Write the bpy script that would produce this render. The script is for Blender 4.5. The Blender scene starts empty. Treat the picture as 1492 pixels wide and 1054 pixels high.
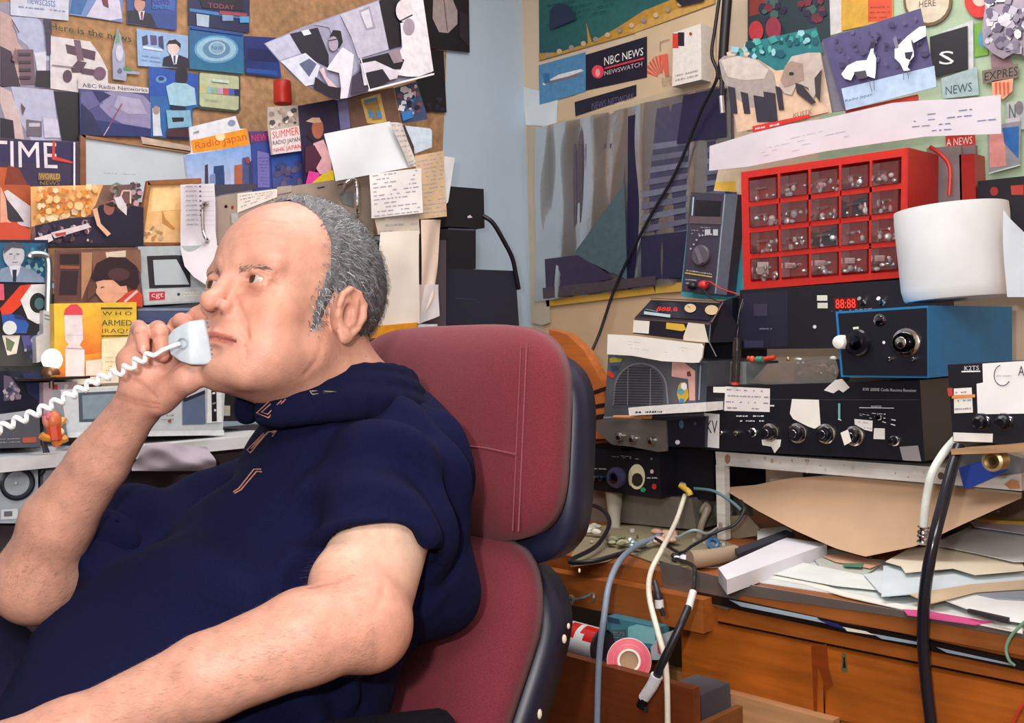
import bpy, bmesh, math, random
import numpy as np
from mathutils import Vector as V3, Matrix
S = bpy.context.scene
COL = bpy.data.collections.new('room'); S.collection.children.link(COL)
FPX = 1500.0
YAW = math.radians(46); PIT = math.radians(0.85); ROLL = math.radians(1.7)
CAM = V3((0, 0, 1.15))
_f = V3((math.cos(YAW), math.sin(YAW), 0)); _r = V3((math.sin(YAW), -math.cos(YAW), 0)); _u = V3((0, 0, 1))
VW = _f*math.cos(PIT) - _u*math.sin(PIT)
U0 = _u*math.cos(PIT) + _f*math.sin(PIT)
RC = _r*math.cos(ROLL) - U0*math.sin(ROLL)
UC = U0*math.cos(ROLL) + _r*math.sin(ROLL)
def ray(px, py): return VW + RC*((px-746)/FPX) + UC*((527-py)/FPX)
def P(px, py, D): return CAM + ray(px, py)*D
def XP(c): return (V3((c, 0, 0)), V3((-1, 0, 0)))
def YP(c): return (V3((0, c, 0)), V3((0, -1, 0)))
def ZP(c): return (V3((0, 0, c)), V3((0, 0, 1)))
def P3(a, b, c):
    n = (b-a).cross(c-a).normalized()
    if n.dot(CAM-a) < 0: n = -n
    return (a, n)
def on(px, py, pl):
    d = ray(px, py)
    t = (pl[0]-CAM).dot(pl[1])/d.dot(pl[1])
    return CAM + d*t
ZT = [0, 0, 1.0]
def z(ox=0, oy=0, s=1.0): ZT[:] = [ox, oy, s]
def q(p): return (ZT[0]+p[0]/ZT[2], ZT[1]+p[1]/ZT[2])
def lin(h):
    h = h.lstrip('#')
    r = [int(h[i:i+2], 16)/255 for i in (0, 2, 4)]
    return [(c/12.92 if c <= .04045 else ((c+.055)/1.055)**2.4) for c in r] + [1.0]
# ---------------------------------------------------------------- materials
MATS = {}
def mat(kind):
    if kind in MATS: return MATS[kind]
    m = bpy.data.materials.new({'print': 'printed_card', 'paper': 'paper', 'matte': 'matte_paint', 'plastic': 'moulded_plastic',
        'gloss': 'glossy_plastic', 'metal': 'brushed_metal', 'chrome': 'chrome', 'clear': 'clear_plastic', 'film': 'plastic_film', 'fabric': 'woven_fabric',
        'wood': 'varnished_wood', 'led': 'lit_display', 'bulb': 'lit_bulb', 'skin': 'skin', 'knit': 'knit_cotton', 'hair': 'hair', 'eye': 'wet_eye', 'wall': 'painted_plaster', 'cork': 'cork', 'stain': 'stained_wood'}[kind])
    m.use_nodes = True
    nt = m.node_tree; N = nt.nodes; L = nt.links
    b = N['Principled BSDF']
    at = N.new('ShaderNodeAttribute'); at.attribute_name = 'Col'
    def setv(k, v):
        if k in b.inputs: b.inputs[k].default_value = v
    base = at.outputs['Color']
    tc = N.new('ShaderNodeTexCoord')
    def noise(scale, detail=4, stretch=None):
        n = N.new('ShaderNodeTexNoise'); n.inputs['Scale'].default_value = scale; n.inputs['Detail'].default_value = detail
        if stretch:
            mp = N.new('ShaderNodeMapping'); mp.inputs['Scale'].default_value = stretch
            L.new(tc.outputs['Object'], mp.inputs['Vector']); L.new(mp.outputs['Vector'], n.inputs['Vector'])
        else: L.new(tc.outputs['Object'], n.inputs['Vector'])
        return n
    def vary(src, n, lo, hi, f0=.3, f1=.7):
        mr = N.new('ShaderNodeMapRange'); mr.inputs['From Min'].default_value = f0; mr.inputs['From Max'].default_value = f1
        mr.inputs['To Min'].default_value = lo; mr.inputs['To Max'].default_value = hi
        L.new(n.outputs['Fac'], mr.inputs['Value'])
        mx = N.new('ShaderNodeVectorMath'); mx.operation = 'SCALE'
        L.new(src, mx.inputs[0]); L.new(mr.outputs['Result'], mx.inputs['Scale'])
        return mx.outputs['Vector']
    def bump(n, strength, dist):
        bp = N.new('ShaderNodeBump'); bp.inputs['Strength'].default_value = strength; bp.inputs['Distance'].default_value = dist
        L.new(n.outputs['Fac'], bp.inputs['Height']); L.new(bp.outputs['Normal'], b.inputs['Normal'])
    rough = dict(print=.45, paper=.8, matte=.65, plastic=.42, gloss=.16, metal=.38, chrome=.12, fabric=.95, wood=.4, skin=.48, knit=.95, hair=.55, eye=.05, wall=.8, cork=.9, stain=.45).get(kind, .5)
    setv('Roughness', rough)
    if kind == 'print': base = vary(base, noise(60, 5), .86, 1.12)
    elif kind == 'paper': base = vary(base, noise(12), .93, 1.05); bump(noise(25, 5), .25, .003)
    elif kind == 'matte': base = vary(base, noise(30), .9, 1.08)
    elif kind == 'plastic': base = vary(base, noise(90), .92, 1.08); bump(noise(900, 2), .1, .0005)
    elif kind in ('metal', 'chrome'): setv('Metallic', 1.0 if kind == 'chrome' else .75); base = vary(base, noise(40), .85, 1.1)
    elif kind == 'fabric':
        base = vary(base, noise(700, 3), .72, 1.28); bump(noise(900, 2), .5, .001); setv('Sheen Weight', .12)
    elif kind == 'knit':
        base = vary(base, noise(500, 3), .8, 1.2); bump(noise(26, 4), .35, .010); setv('Specular IOR Level', .12)
    elif kind in ('wood', 'stain'):
        n = noise(6, 6, (8, 1, 14)); base = vary(base, n, .78, 1.15)
        base = vary(base, noise(9, 5), .72, 1.12) if kind == 'stain' else base
        setv('Specular IOR Level', .35)
    elif kind == 'cork': base = vary(base, noise(55, 6), .7, 1.25); base = vary(base, noise(7, 3), .85, 1.15)
    elif kind == 'wall': base = vary(base, noise(2.5, 3), .94, 1.05); bump(noise(120, 3), .15, .001)
    elif kind == 'skin':
        base = vary(base, noise(60, 6), .86, 1.08); base = vary(base, noise(14, 3), .93, 1.05); bump(noise(380, 5), .45, .0012)
        setv('Subsurface Weight', .12); setv('Subsurface Radius', (.012, .005, .003)); setv('Subsurface Scale', 1.0); setv('Specular IOR Level', .4)
    elif kind == 'hair': base = vary(base, noise(160, 5), .65, 1.35); bump(noise(300, 4), .6, .003)
    elif kind in ('led', 'bulb'):
        L.new(base, b.inputs['Emission Color']); setv('Emission Strength', 1.3 if kind == 'led' else 14.0)
    if kind in ('clear', 'film'):
        out = N['Material Output']; tr = N.new('ShaderNodeBsdfTransparent'); gl = N.new('ShaderNodeBsdfGlossy'); mx = N.new('ShaderNodeMixShader')
        gl.inputs['Roughness'].default_value = .12 if kind == 'clear' else .3
        L.new(base, tr.inputs['Color'])
        fr = N.new('ShaderNodeFresnel'); fr.inputs['IOR'].default_value = 1.5
        ad = N.new('ShaderNodeMath'); ad.operation = 'ADD'; ad.inputs[1].default_value = .02 if kind == 'clear' else .1
        L.new(fr.outputs[0], ad.inputs[0]); L.new(ad.outputs[0], mx.inputs[0])
        n = noise(35, 4); bp = N.new('ShaderNodeBump'); bp.inputs['Strength'].default_value = .5; bp.inputs['Distance'].default_value = .004
        L.new(n.outputs['Fac'], bp.inputs['Height']); L.new(bp.outputs['Normal'], gl.inputs['Normal'])
        if kind == 'film':
            df = N.new('ShaderNodeBsdfDiffuse'); df.inputs['Color'].default_value = (.42, .38, .36, 1); m2 = N.new('ShaderNodeMixShader'); m2.inputs[0].default_value = .26
            L.new(tr.outputs[0], m2.inputs[1]); L.new(df.outputs[0], m2.inputs[2]); L.new(m2.outputs[0], mx.inputs[1])
        else:
            df = N.new('ShaderNodeBsdfDiffuse'); df.inputs['Color'].default_value = (.8, .72, .72, 1); m2 = N.new('ShaderNodeMixShader'); m2.inputs[0].default_value = .03
            L.new(tr.outputs[0], m2.inputs[1]); L.new(df.outputs[0], m2.inputs[2]); L.new(m2.outputs[0], mx.inputs[1])
        L.new(gl.outputs[0], mx.inputs[2]); L.new(mx.outputs[0], out.inputs['Surface'])
    else: L.new(base, b.inputs['Base Color'])
    MATS[kind] = m
    return m
# ---------------------------------------------------------------- text outlines
_TX = {}
def text2d(s):
    if s in _TX: return _TX[s]
    cu = bpy.data.curves.new('t', 'FONT'); cu.body = s; cu.resolution_u = 2; cu.size = 1
    o = bpy.data.objects.new('t', cu); S.collection.objects.link(o)
    dg = bpy.context.evaluated_depsgraph_get(); me = o.evaluated_get(dg).to_mesh()
    vs = [(v.co.x, v.co.y) for v in me.vertices]; fs = [tuple(p.vertices) for p in me.polygons]
    o.evaluated_get(dg).to_mesh_clear(); bpy.data.objects.remove(o); bpy.data.curves.remove(cu)
    if vs:
        x0 = min(v[0] for v in vs); x1 = max(v[0] for v in vs); y0 = min(v[1] for v in vs); y1 = max(v[1] for v in vs)
        vs = [((v[0]-x0)/max(x1-x0, 1e-6), 1-(v[1]-y0)/max(y1-y0, 1e-6)) for v in vs]
    _TX[s] = (vs, fs); return _TX[s]
def cr(pts, n=8):
    pts = [V3(p) for p in pts]; out = []
    Q = [pts[0]*2-pts[1]] + pts + [pts[-1]*2-pts[-2]]
    for i in range(1, len(Q)-2):
        a, b, c, d = Q[i-1:i+3]
        for k in range(n):
            t = k/n
            out.append(.5*((2*b)+(c-a)*t+(2*a-5*b+4*c-d)*t*t+(3*b-a-3*c+d)*t**3))
    out.append(pts[-1]); return out
WL = {}
class M:
    def __init__(s, pl=None, mk='print'):
        s.v = []; s.f = []; s.m = []; s.c = []; s.pl = pl; s.h = 0.0; s.mk = mk; s.dh = .0004
    def F(s, p, h=0.0):
        p = q(p); return on(p[0], p[1], s.pl) + s.pl[1]*h
    def face(s, pts, col, mk=None):
        i = len(s.v); s.v += [V3(p) for p in pts]; s.f.append(list(range(i, i+len(pts))))
        s.m.append(mk or s.mk); s.c.append(col if isinstance(col, (list, tuple)) else [col]*len(pts)); return s
    def idx(s, faces, base, col, mk=None):
        for f in faces:
            s.f.append([base+k for k in f]); s.m.append(mk or s.mk); s.c.append([col]*len(f))
    def pg(s, pts, col, mk=None):          # printed polygon on the current plane, in crop coordinates
        s.h += s.dh; s.face([s.F(p, s.h) for p in pts], col, mk); return s
    def rc(s, x0, y0, x1, y1, col, mk=None): return s.pg([(x0, y0), (x1, y0), (x1, y1), (x0, y1)], col, mk)
    def el(s, cx, cy, rx, ry, col, mk=None, n=20, a0=0, a1=360):
        pts = [(cx+rx*math.cos(math.radians(a0+(a1-a0)*k/n)), cy+ry*math.sin(math.radians(a0+(a1-a0)*k/n))) for k in range(n + (a1-a0 < 360))]
        if a1-a0 < 360: pts.append((cx, cy))
        return s.pg(pts, col, mk)
    def ln(s, pts, w, col, mk=None):
        for a, b in zip(pts, pts[1:]):
            dx, dy = b[0]-a[0], b[1]-a[1]; l = math.hypot(dx, dy) or 1; nx, ny = -dy/l*w/2, dx/l*w/2
            s.pg([(a[0]+nx, a[1]+ny), (b[0]+nx, b[1]+ny), (b[0]-nx, b[1]-ny), (a[0]-nx, a[1]-ny)], col, mk)
        return s
    def tx(s, t, quad, col, mk=None):
        vs, fs = text2d(t); (a, b, c, d) = quad; s.h += s.dh; base = len(s.v)
        for (u, w) in vs:
            p = ((a[0]*(1-u)+b[0]*u)*(1-w)+(d[0]*(1-u)+c[0]*u)*w, (a[1]*(1-u)+b[1]*u)*(1-w)+(d[1]*(1-u)+c[1]*u)*w)
            s.v.append(s.F(p, s.h))
        s.idx(fs, base, col, mk); return s
    def tr(s, t, x0, y0, x1, y1, col, mk=None): return s.tx(t, [(x0, y0), (x1, y0), (x1, y1), (x0, y1)], col, mk)
    def scrib(s, quad, rows, col, seed=1, w=.35, mk=None, fill=.8):   # rows of illegible writing
        rnd = random.Random(seed); a, b, c, d = quad; s.h += s.dh
        def B(u, v): return ((a[0]*(1-u)+b[0]*u)*(1-v)+(d[0]*(1-u)+c[0]*u)*v, (a[1]*(1-u)+b[1]*u)*(1-v)+(d[1]*(1-u)+c[1]*u)*v)
        for r in range(rows):
            u = .03+rnd.random()*.04; v = (r+.5)/rows; hh = w/rows/2
            while u < .95:
                L = .02+rnd.random()*.09
                if rnd.random() < fill: s.face([s.F(B(u, v-hh*rnd.uniform(.5, 1)), s.h), s.F(B(min(u+L, .98), v-hh*rnd.uniform(.4, 1)), s.h), s.F(B(min(u+L, .98), v+hh*rnd.uniform(.5, 1)), s.h), s.F(B(u, v+hh), s.h)], col, mk)
                u += L+.015+rnd.random()*.02
        return s
    def blots(s, quad, n, cols, sz, seed=1, mk=None):
        rnd = random.Random(seed); a, b, c, d = quad
        for k in range(n):
            u, v = rnd.uniform(.03, .97), rnd.uniform(.03, .97)
            x = (a[0]*(1-u)+b[0]*u)*(1-v)+(d[0]*(1-u)+c[0]*u)*v; y = (a[1]*(1-u)+b[1]*u)*(1-v)+(d[1]*(1-u)+c[1]*u)*v
            m = rnd.choice((4, 5, 6)); r = sz*rnd.uniform(.4, 1); a0 = rnd.random()*6; fx = rnd.uniform(.5, 1.3)
            if k % 3 == 0: s.h += s.dh*.7
            s.face([s.F((x+r*fx*math.cos(a0+6.283*i/m), y+r*math.sin(a0+6.283*i/m)), s.h+.00001*k) for i in range(m)], rnd.choice(cols), mk)
        return s
    def slab(s, pts, col, t=.001, mk=None, side=None, h0=0.0):
        h = s.h+h0; A = [s.F(p, h) for p in pts]; n = s.pl[1]
        if (A[1]-A[0]).cross(A[2]-A[1]).dot(n) < 0: A.reverse(); col = list(reversed(col)) if isinstance(col, (list, tuple)) else col
        B = [p-n*t for p in A]; s.face(A, col, mk); sd = side or (col if isinstance(col, str) else col[0])
        s.face(B[::-1], sd, mk)
        for i in range(len(A)):
            j = (i+1) % len(A); s.face([A[j], A[i], B[i], B[j]], sd, mk)
        return s
    def hexa(s, A, B, col, mk=None):       # A front quad, B back quad
        s.face(A, col, mk); s.face(B[::-1], col, mk)
        for i in range(4):
            j = (i+1) % 4; s.face([A[j], A[i], B[i], B[j]], col, mk)
        return s
    def box(s, lo, hi, col, mk=None, R=None, o=None, bev=0):
        x0, y0, z0 = lo; x1, y1, z1 = hi
        if bev <= 0:
            c = [V3(p) for p in ((x0,y0,z0),(x1,y0,z0),(x1,y1,z0),(x0,y1,z0),(x0,y0,z1),(x1,y0,z1),(x1,y1,z1),(x0,y1,z1))]
            fs = [(0,3,2,1),(4,5,6,7),(0,1,5,4),(1,2,6,5),(2,3,7,6),(3,0,4,7)]
        else:
            bm = bmesh.new(); bmesh.ops.create_cube(bm, size=1)
            for v in bm.verts: v.co = V3(((x0+x1)/2+v.co.x*(x1-x0), (y0+y1)/2+v.co.y*(y1-y0), (z0+z1)/2+v.co.z*(z1-z0)))
            bmesh.ops.bevel(bm, geom=list(bm.edges), offset=bev, segments=2, affect='EDGES', profile=.5)
            bm.verts.ensure_lookup_table(); c = [v.co.copy() for v in bm.verts]; fs = [tuple(v.index for v in f.verts) for f in bm.faces]; bm.free()
        if R: c = [R @ p for p in c]
        if o: c = [p+o for p in c]
        b = len(s.v); s.v += c; s.idx(fs, b, col, mk); return s
    def tube(s, pts, r, col, mk=None, n=8, sm=6, cap=True):
        P_ = cr(pts, sm) if sm > 1 and len(pts) > 2 else [V3(p) for p in pts]
        k = len(P_); b = len(s.v); up = V3((0, 0, 1)); prev = None
        for i, p in enumerate(P_):
            t = (P_[min(i+1, k-1)]-P_[max(i-1, 0)]).normalized()
            if prev is None: x = t.cross(up if abs(t.z) < .9 else V3((1, 0, 0))).normalized()
            else: x = (prev-t*prev.dot(t)).normalized()
            y = t.cross(x); prev = x
            rr = r if not callable(r) else r(i/(k-1))
            s.v += [p+(x*math.cos(6.28318*j/n)+y*math.sin(6.28318*j/n))*rr for j in range(n)]
        cc = col if callable(col) else (lambda t: col)
        for i in range(k-1):
            for j in range(n):
                j2 = (j+1) % n; s.f.append([b+i*n+j, b+i*n+j2, b+(i+1)*n+j2, b+(i+1)*n+j]); s.m.append(mk or s.mk); s.c.append([cc(i/k)]*4)
        if cap:
            s.idx([list(range(n))[::-1]], b, cc(0), mk); s.idx([list(range(n))], b+(k-1)*n, cc(1), mk)
        return s
    def lathe(s, o, ax, prof, col, mk=None, n=24):
        ax = V3(ax).normalized(); x = ax.cross(V3((0, 0, 1)) if abs(ax.z) < .9 else V3((1, 0, 0))).normalized(); y = ax.cross(x); b = len(s.v)
        for r, h in prof: s.v += [V3(o)+ax*h+(x*math.cos(6.28318*j/n)+y*math.sin(6.28318*j/n))*max(r, 1e-5) for j in range(n)]
        cc = col if isinstance(col, (list, tuple)) else [col]*len(prof)
        for i in range(len(prof)-1):
            for j in range(n):
                j2 = (j+1) % n; s.f.append([b+i*n+j, b+i*n+j2, b+(i+1)*n+j2, b+(i+1)*n+j]); s.m.append(mk or s.mk); s.c.append([cc[i]]*4)
        return s
    def ball(s, o, r, col, mk=None, n=14):
        r = r if isinstance(r, (tuple, list)) else (r, r, r); b = len(s.v); o = V3(o)
        for i in range(n+1):
            a = math.pi*i/n
            s.v += [o+V3((r[0]*math.sin(a)*math.cos(6.28318*j/(n*2)), r[1]*math.sin(a)*math.sin(6.28318*j/(n*2)), r[2]*math.cos(a))) for j in range(n*2)]
        for i in range(n):
            for j in range(n*2):
                j2 = (j+1) % (n*2); s.f.append([b+i*n*2+j, b+(i+1)*n*2+j, b+(i+1)*n*2+j2, b+i*n*2+j2]); s.m.append(mk or s.mk); s.c.append([col]*4)
        return s
    def knob(s, p, rpx, ht, col, mk='plastic', ring=None, mark=None, pl=None):
        o = s.F(p, s.h); r = rpx/ZT[2]*(o-CAM).dot(VW)/FPX*1.15; n = s.pl[1]
        if ring: s.lathe(o, n, [(r*1.35, 0), (r*1.35, ht*.15), (r*1.05, ht*.25), (r*1.0, ht*.25)], ring, 'chrome')
        s.lathe(o, n, [(r, 0), (r, ht*.6), (r*.88, ht*.9), (r*.6, ht), (0, ht)], col, mk)
        if mark: s.lathe(o+n*(ht+.0002), n, [(r*.55, 0), (r*.5, .0006), (0, .0006)], mark, 'chrome')
        return s
    def build(s, name, parent=None, label=None, cat=None, group=None, kind=None, smooth=.65, ori=None):
        me = bpy.data.meshes.new(name)
        vs = s.v
        if ori is None:
            xs = [v.x for v in vs]; ys = [v.y for v in vs]; zs = [v.z for v in vs]
            ori = V3(((min(xs)+max(xs))/2, (min(ys)+max(ys))/2, min(zs)))
        me.from_pydata([tuple(v-ori) for v in vs], [], s.f)
        ms = []
        for k in s.m:
            if k not in ms: ms.append(k)
        for k in ms: me.materials.append(mat(k))
        me.polygons.foreach_set('material_index', [ms.index(k) for k in s.m])
        ca = me.color_attributes.new('Col', 'FLOAT_COLOR', 'CORNER'); buf = []
        cache = {}
        for cs in s.c:
            for c in cs:
                if c not in cache: cache[c] = lin(c) if isinstance(c, str) else list(c)
                buf += cache[c]
        ca.data.foreach_set('color', buf)
        if smooth is not None:
            bm = bmesh.new(); bm.from_mesh(me); bmesh.ops.remove_doubles(bm, verts=bm.verts, dist=2e-6)
            for f in bm.faces: f.smooth = True
            for e in bm.edges:
                if len(e.link_faces) != 2 or e.calc_face_angle(0) > smooth: e.smooth = False
            bm.to_mesh(me); bm.free()
        o = bpy.data.objects.new(name, me)
        return _link(o, ori, parent, label, cat, group, kind)
def _link(o, ori, parent, label, cat, group, kind):
    COL.objects.link(o); WL[o.name] = V3(ori)
    if parent: o.parent = parent; o.location = V3(ori)-WL[parent.name]
    else: o.location = ori
    if label: o['label'] = label
    if cat: o['category'] = cat
    if group: o['group'] = group
    if kind: o['kind'] = kind
    return o
def empty(name, loc, label, cat, group=None):
    o = bpy.data.objects.new(name, None); o.empty_display_size = .05
    return _link(o, V3(loc), None, label, cat, group, None)
def card(name, label, cat, pl, pts, col, h=0, t=.0008, draw=None, group=None, mk='print', parent=None):
    m = M(pl, mk); m.h = h; m.slab(pts, col, t, mk)
    if draw: draw(m)
    return m.build(name, parent, label, cat, group)
def back(pl, d): return (pl[0]-pl[1]*d, pl[1])
def pz(p, pl, h=0): p = q(p); return on(p[0], p[1], pl)+pl[1]*h
def wbox(m, pts, pl, d, col, mk='plastic', side=None, zmin=-9):   # box: front quad on plane, body going back by d
    A = [pz(p, pl) for p in pts]
    for a_ in A: a_.z = max(a_.z, zmin)
    if (A[1]-A[0]).cross(A[2]-A[1]).dot(pl[1]) < 0: A.reverse()
    m.hexa(A, [p-pl[1]*d for p in A], col, mk); return A
def scale_at(p, pl): p = q(p); return (on(p[0], p[1], pl)-CAM).dot(VW)/FPX/ZT[2]
# ================================================================ room shell
XW, YW = 2.2, 2.19
ZC = 2.45
def st(name, m): return m.build(name, kind='structure', smooth=None)
m = M(mk='wall'); m.box((-1.2, YW, 0), (XW+.1, YW+.1, ZC), '#b5c8da'); st('wall_left', m)
m = M(mk='wall'); m.box((XW, -1.2, 0), (XW+.1, YW, ZC), '#d2bda6'); st('wall_right', m)
m = M(mk='wall'); m.box((-1.3, -1.3, 0), (-1.2, YW+.1, ZC), '#cfc8be'); st('wall_back', m)
m = M(mk='wall'); m.box((-1.2, -1.3, 0), (XW+.1, -1.2, ZC), '#cfc8be'); st('wall_front', m)
m = M(mk='wood'); m.box((-1.3, -1.3, -.08), (XW+.1, YW+.1, 0), '#6a4a34'); st('floor', m)
m = M(mk='wall'); m.box((-1.3, -1.3, ZC), (XW+.1, YW+.1, ZC+.08), '#e6e2da'); st('ceiling', m)
RW = XP(XW-.002)
ZF = (750, 0, 3.73); ZG = (1092, 0, 3.73); ZH = (560, 250, 3.73); R1 = (850, 250, 4.973); R2 = (1050, 200, 3.3756)
R3 = (820, 420, 4.973); R4 = (1020, 500, 3.161); R5 = (820, 600, 4.583); R6 = (780, 780, 3.846); R7 = (1040, 720, 3.155)
# corner strip of ageing paint and tape on the right wall
z(*ZF)
card('masking_tape', 'pale strip of old masking tape running down the wall corner', 'tape', XP(XW-.001), [(30, 480), (130, 480), (105, 1900), (60, 1900)], '#c9bfae', mk='paper')
card('paper_patch', 'blank white paper patch on the wall left of the airplane sticker', 'paper', XP(XW-.003), [(40, 470), (235, 520), (225, 690), (60, 680)], '#d5dde4', mk='paper')
def d(m):
    m.pg([(131, 290), (240, 285), (400, 235), (390, 120), (420, 230), (560, 150), (700, 60), (900, -20), (1090, -60), (1090, 20), (650, 182), (135, 330)], '#b98a35')
    m.pg([(600, 170), (760, 90), (1085, -10), (1089, 18), (650, 180)], '#c49a52')
    for k in range(14): m.el(180+k*66, 300-k*19-(k*k)*.55, 14, 14, '#c9b08a' if k % 2 else '#9b8a86')
    m.pg([(200, 60), (240, 20), (300, 30), (330, 70), (340, 110), (200, 165)], '#1d2c4a')
    m.scrib([(170, 20), (560, -50), (560, 60), (170, 160)], 4, '#123a44', 3, .2)
    m.pg([(880, 0), (1040, -40), (1040, 10), (920, 38)], '#241d33')
card('wall_map', 'teal and yellow wall map beside the corner at the top', 'map', XP(XW-.003), [(131, -120), (1090, -120), (1090, 20), (650, 182), (135, 332)], ['#20605a', '#1d5560', '#2a6460', '#26625f', '#1b4f58'], draw=d, h=.001)
def d(m):
    m.pg([(150, 455), (240, 405), (360, 375), (375, 385), (300, 412), (200, 445), (160, 465)], '#d8dde0')
    m.pg([(160, 448), (360, 398), (360, 408), (165, 458)], '#8a6a70'); m.pg([(150, 400), (185, 400), (195, 445), (165, 455)], '#2f6ca0')
card('airplane_sticker', 'light blue sticker of a white airliner left of the black news sticker', 'sticker', XP(XW-.005), [(130, 355), (384, 283), (387, 498), (135, 567)], '#4f86b3', draw=d)
def d(m):
    m.el(452, 390, 33, 36, '#e0405a'); m.el(452, 395, 12, 22, '#f0a0a0')
    m.tx('NBC NEWS', [(488, 312), (700, 258), (700, 300), (488, 358)], '#e8e4e0')
    m.pg([(490, 368), (706, 312), (706, 322), (490, 378)], '#d0354a')
    m.tx('NEWSWATCH', [(490, 388), (695, 335), (695, 360), (490, 412)], '#c9b6c4')
card('news_sticker', 'black sticker with white NEWS lettering and a red disc', 'sticker', XP(XW-.006), [(386, 298), (718, 198), (718, 420), (386, 492)], '#17142a', draw=d)
def d(m): m.tx('NEWS NETWORK', [(420, 560), (650, 505), (650, 535), (420, 600)], '#5d5a80')
card('dark_sticker', 'smaller faded black sticker below the news sticker', 'sticker', XP(XW-.006), [(325, 555), (660, 460), (660, 522), (330, 632)], '#1a162b', draw=d)
def d(m):
    for k in range(7): 
        a = math.radians(195+k*13); a2 = a+math.radians(8)
        m.pg([(800+25*math.cos(a), 430+25*math.sin(a)*1.3), (800+92*math.cos(a), 430+130*math.sin(a)), (800+92*math.cos(a2), 430+130*math.sin(a2)), (800+25*math.cos(a2), 430+25*math.sin(a2)*1.3)], '#d9503f')
    m.pg([(795, 300), (835, 292), (842, 412), (822, 415)], '#d9604f')
    m.ln([(795, 280), (795, 230), (845, 215)], 4, '#8a7a70')
    m.scrib([(800, 420), (920, 395), (920, 450), (800, 475)], 3, '#a08a78', 8)
card('cream_poster', 'cream poster with a red fan emblem beside the white wall box', 'poster', XP(XW-.004), [(652, 182), (1092, 30), (1092, 500), (240, 660), (235, 560), (385, 494), (718, 422)], '#c9b193', draw=d, mk='paper')
pl = XP(XW-.055); A = M(pl, 'plastic')
wbox(A, [(862, 178), (1012, 128), (1015, 432), (855, 470)], pl, .05, '#dcd6d0')
A.rc(858, 182, 890, 262, '#d03a28'); A.rc(888, 176, 922, 250, '#221a28'); A.el(957, 184, 8, 9, '#a8402a'); A.scrib([(870, 400), (1000, 370), (1000, 420), (870, 450)], 2, '#a09a98', 4)
A.build('wall_box', None, 'white plastic wall box with a red and black logo', 'box')
# covered window-like panel with dark posters under a plastic sheet
PA = XP(XW-.012); root = empty('covered_panel', on(900, 430, PA), 'large dark panel covered in wrinkled clear plastic beside the corner', 'panel')
z(0, 0, 1); m = M(PA, 'print'); m.slab([(786, 196), (1064, 118), (1075, 406), (795, 438)], '#5c5160', .008)
m.pg([(792, 205), (915, 172), (917, 412), (798, 430)], ['#62565e', '#554a5a', '#46404e', '#463842'])
for x in range(800, 915, 9): m.pg([(x, 210), (x+4, 209), (x+6, 380-(x % 5)*9), (x+1, 385)], ['#6a5c62', '#766a70', '#564c5c'][x % 3])
m.pg([(917, 170), (934, 166), (938, 410), (916, 413)], '#1c1a3c')
m.pg([(934, 166), (1060, 132), (1070, 400), (938, 410)], ['#4a4a64', '#3a3552', '#2b2847', '#3b3854'])
for k in range(12): m.pg([(938, 212+k*17), (1060, 196+k*16), (1060, 203+k*16), (938, 221+k*17)], '#5f6076' if k % 2 else '#6b6e82')
m.pg([(938, 345), (1060, 330), (1070, 400), (938, 408)], '#2a2744'); m.pg([(1000, 140), (1060, 128), (1062, 200), (990, 210)], '#241e42')
m.pg([(846, 362), (914, 268), (918, 408), (840, 372)], '#4b5f68'); m.pg([(798, 378), (846, 372), (900, 405), (800, 428)], '#3a2f4a')
m.pg([(795, 420), (960, 402), (960, 415), (796, 436)], '#4b4048'); m.build('poster_board', root)
m = M(PA, 'paper'); m.h = .001; m.slab([(768, 182), (790, 190), (802, 470), (790, 474), (775, 470)], '#b5a894', .002)
m.slab([(786, 200), (800, 182), (1062, 108), (1064, 122), (940, 150)], '#bba98f', .002); m.slab([(795, 436), (955, 415), (955, 428), (797, 447)], '#c79a3a', .002)
m.slab([(952, 416), (1075, 402), (1078, 418), (955, 428)], '#c79f45', .002); m.build('tape_border', root)
m = M(PA, 'film')
rnd = random.Random(5); nx, ny = 26, 22
def gp(i, j):
    u, v = i/nx, j/ny; x = 782+u*285; yt = 188-u*66; yb = 440-u*36
    p = on(x, yt+(yb-yt)*v, PA); return p+PA[1]*(.006+.006*math.sin(u*19+v*3)*math.cos(v*4-u*6)+.004*math.sin(u*47+1.7*v))
G = [[gp(i, j) for j in range(ny+1)] for i in range(nx+1)]; b = len(m.v)
m.v += [p for r in G for p in r]; m.idx([(i*(ny+1)+j, (i+1)*(ny+1)+j, (i+1)*(ny+1)+j+1, i*(ny+1)+j+1) for i in range(nx) for j in range(ny)], b, '#c6bcb6')
m.build('plastic_sheet', root, 'clear wrinkled plastic sheet')
# orange-white marks low on the right wall
card('brown_wrapping', 'stained brown paper taped low on the wall under the dark panel', 'paper', XP(XW-.004), [(790, 448), (960, 424), (1080, 420), (1100, 640), (800, 640)], '#c9a988', mk='paper')
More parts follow.
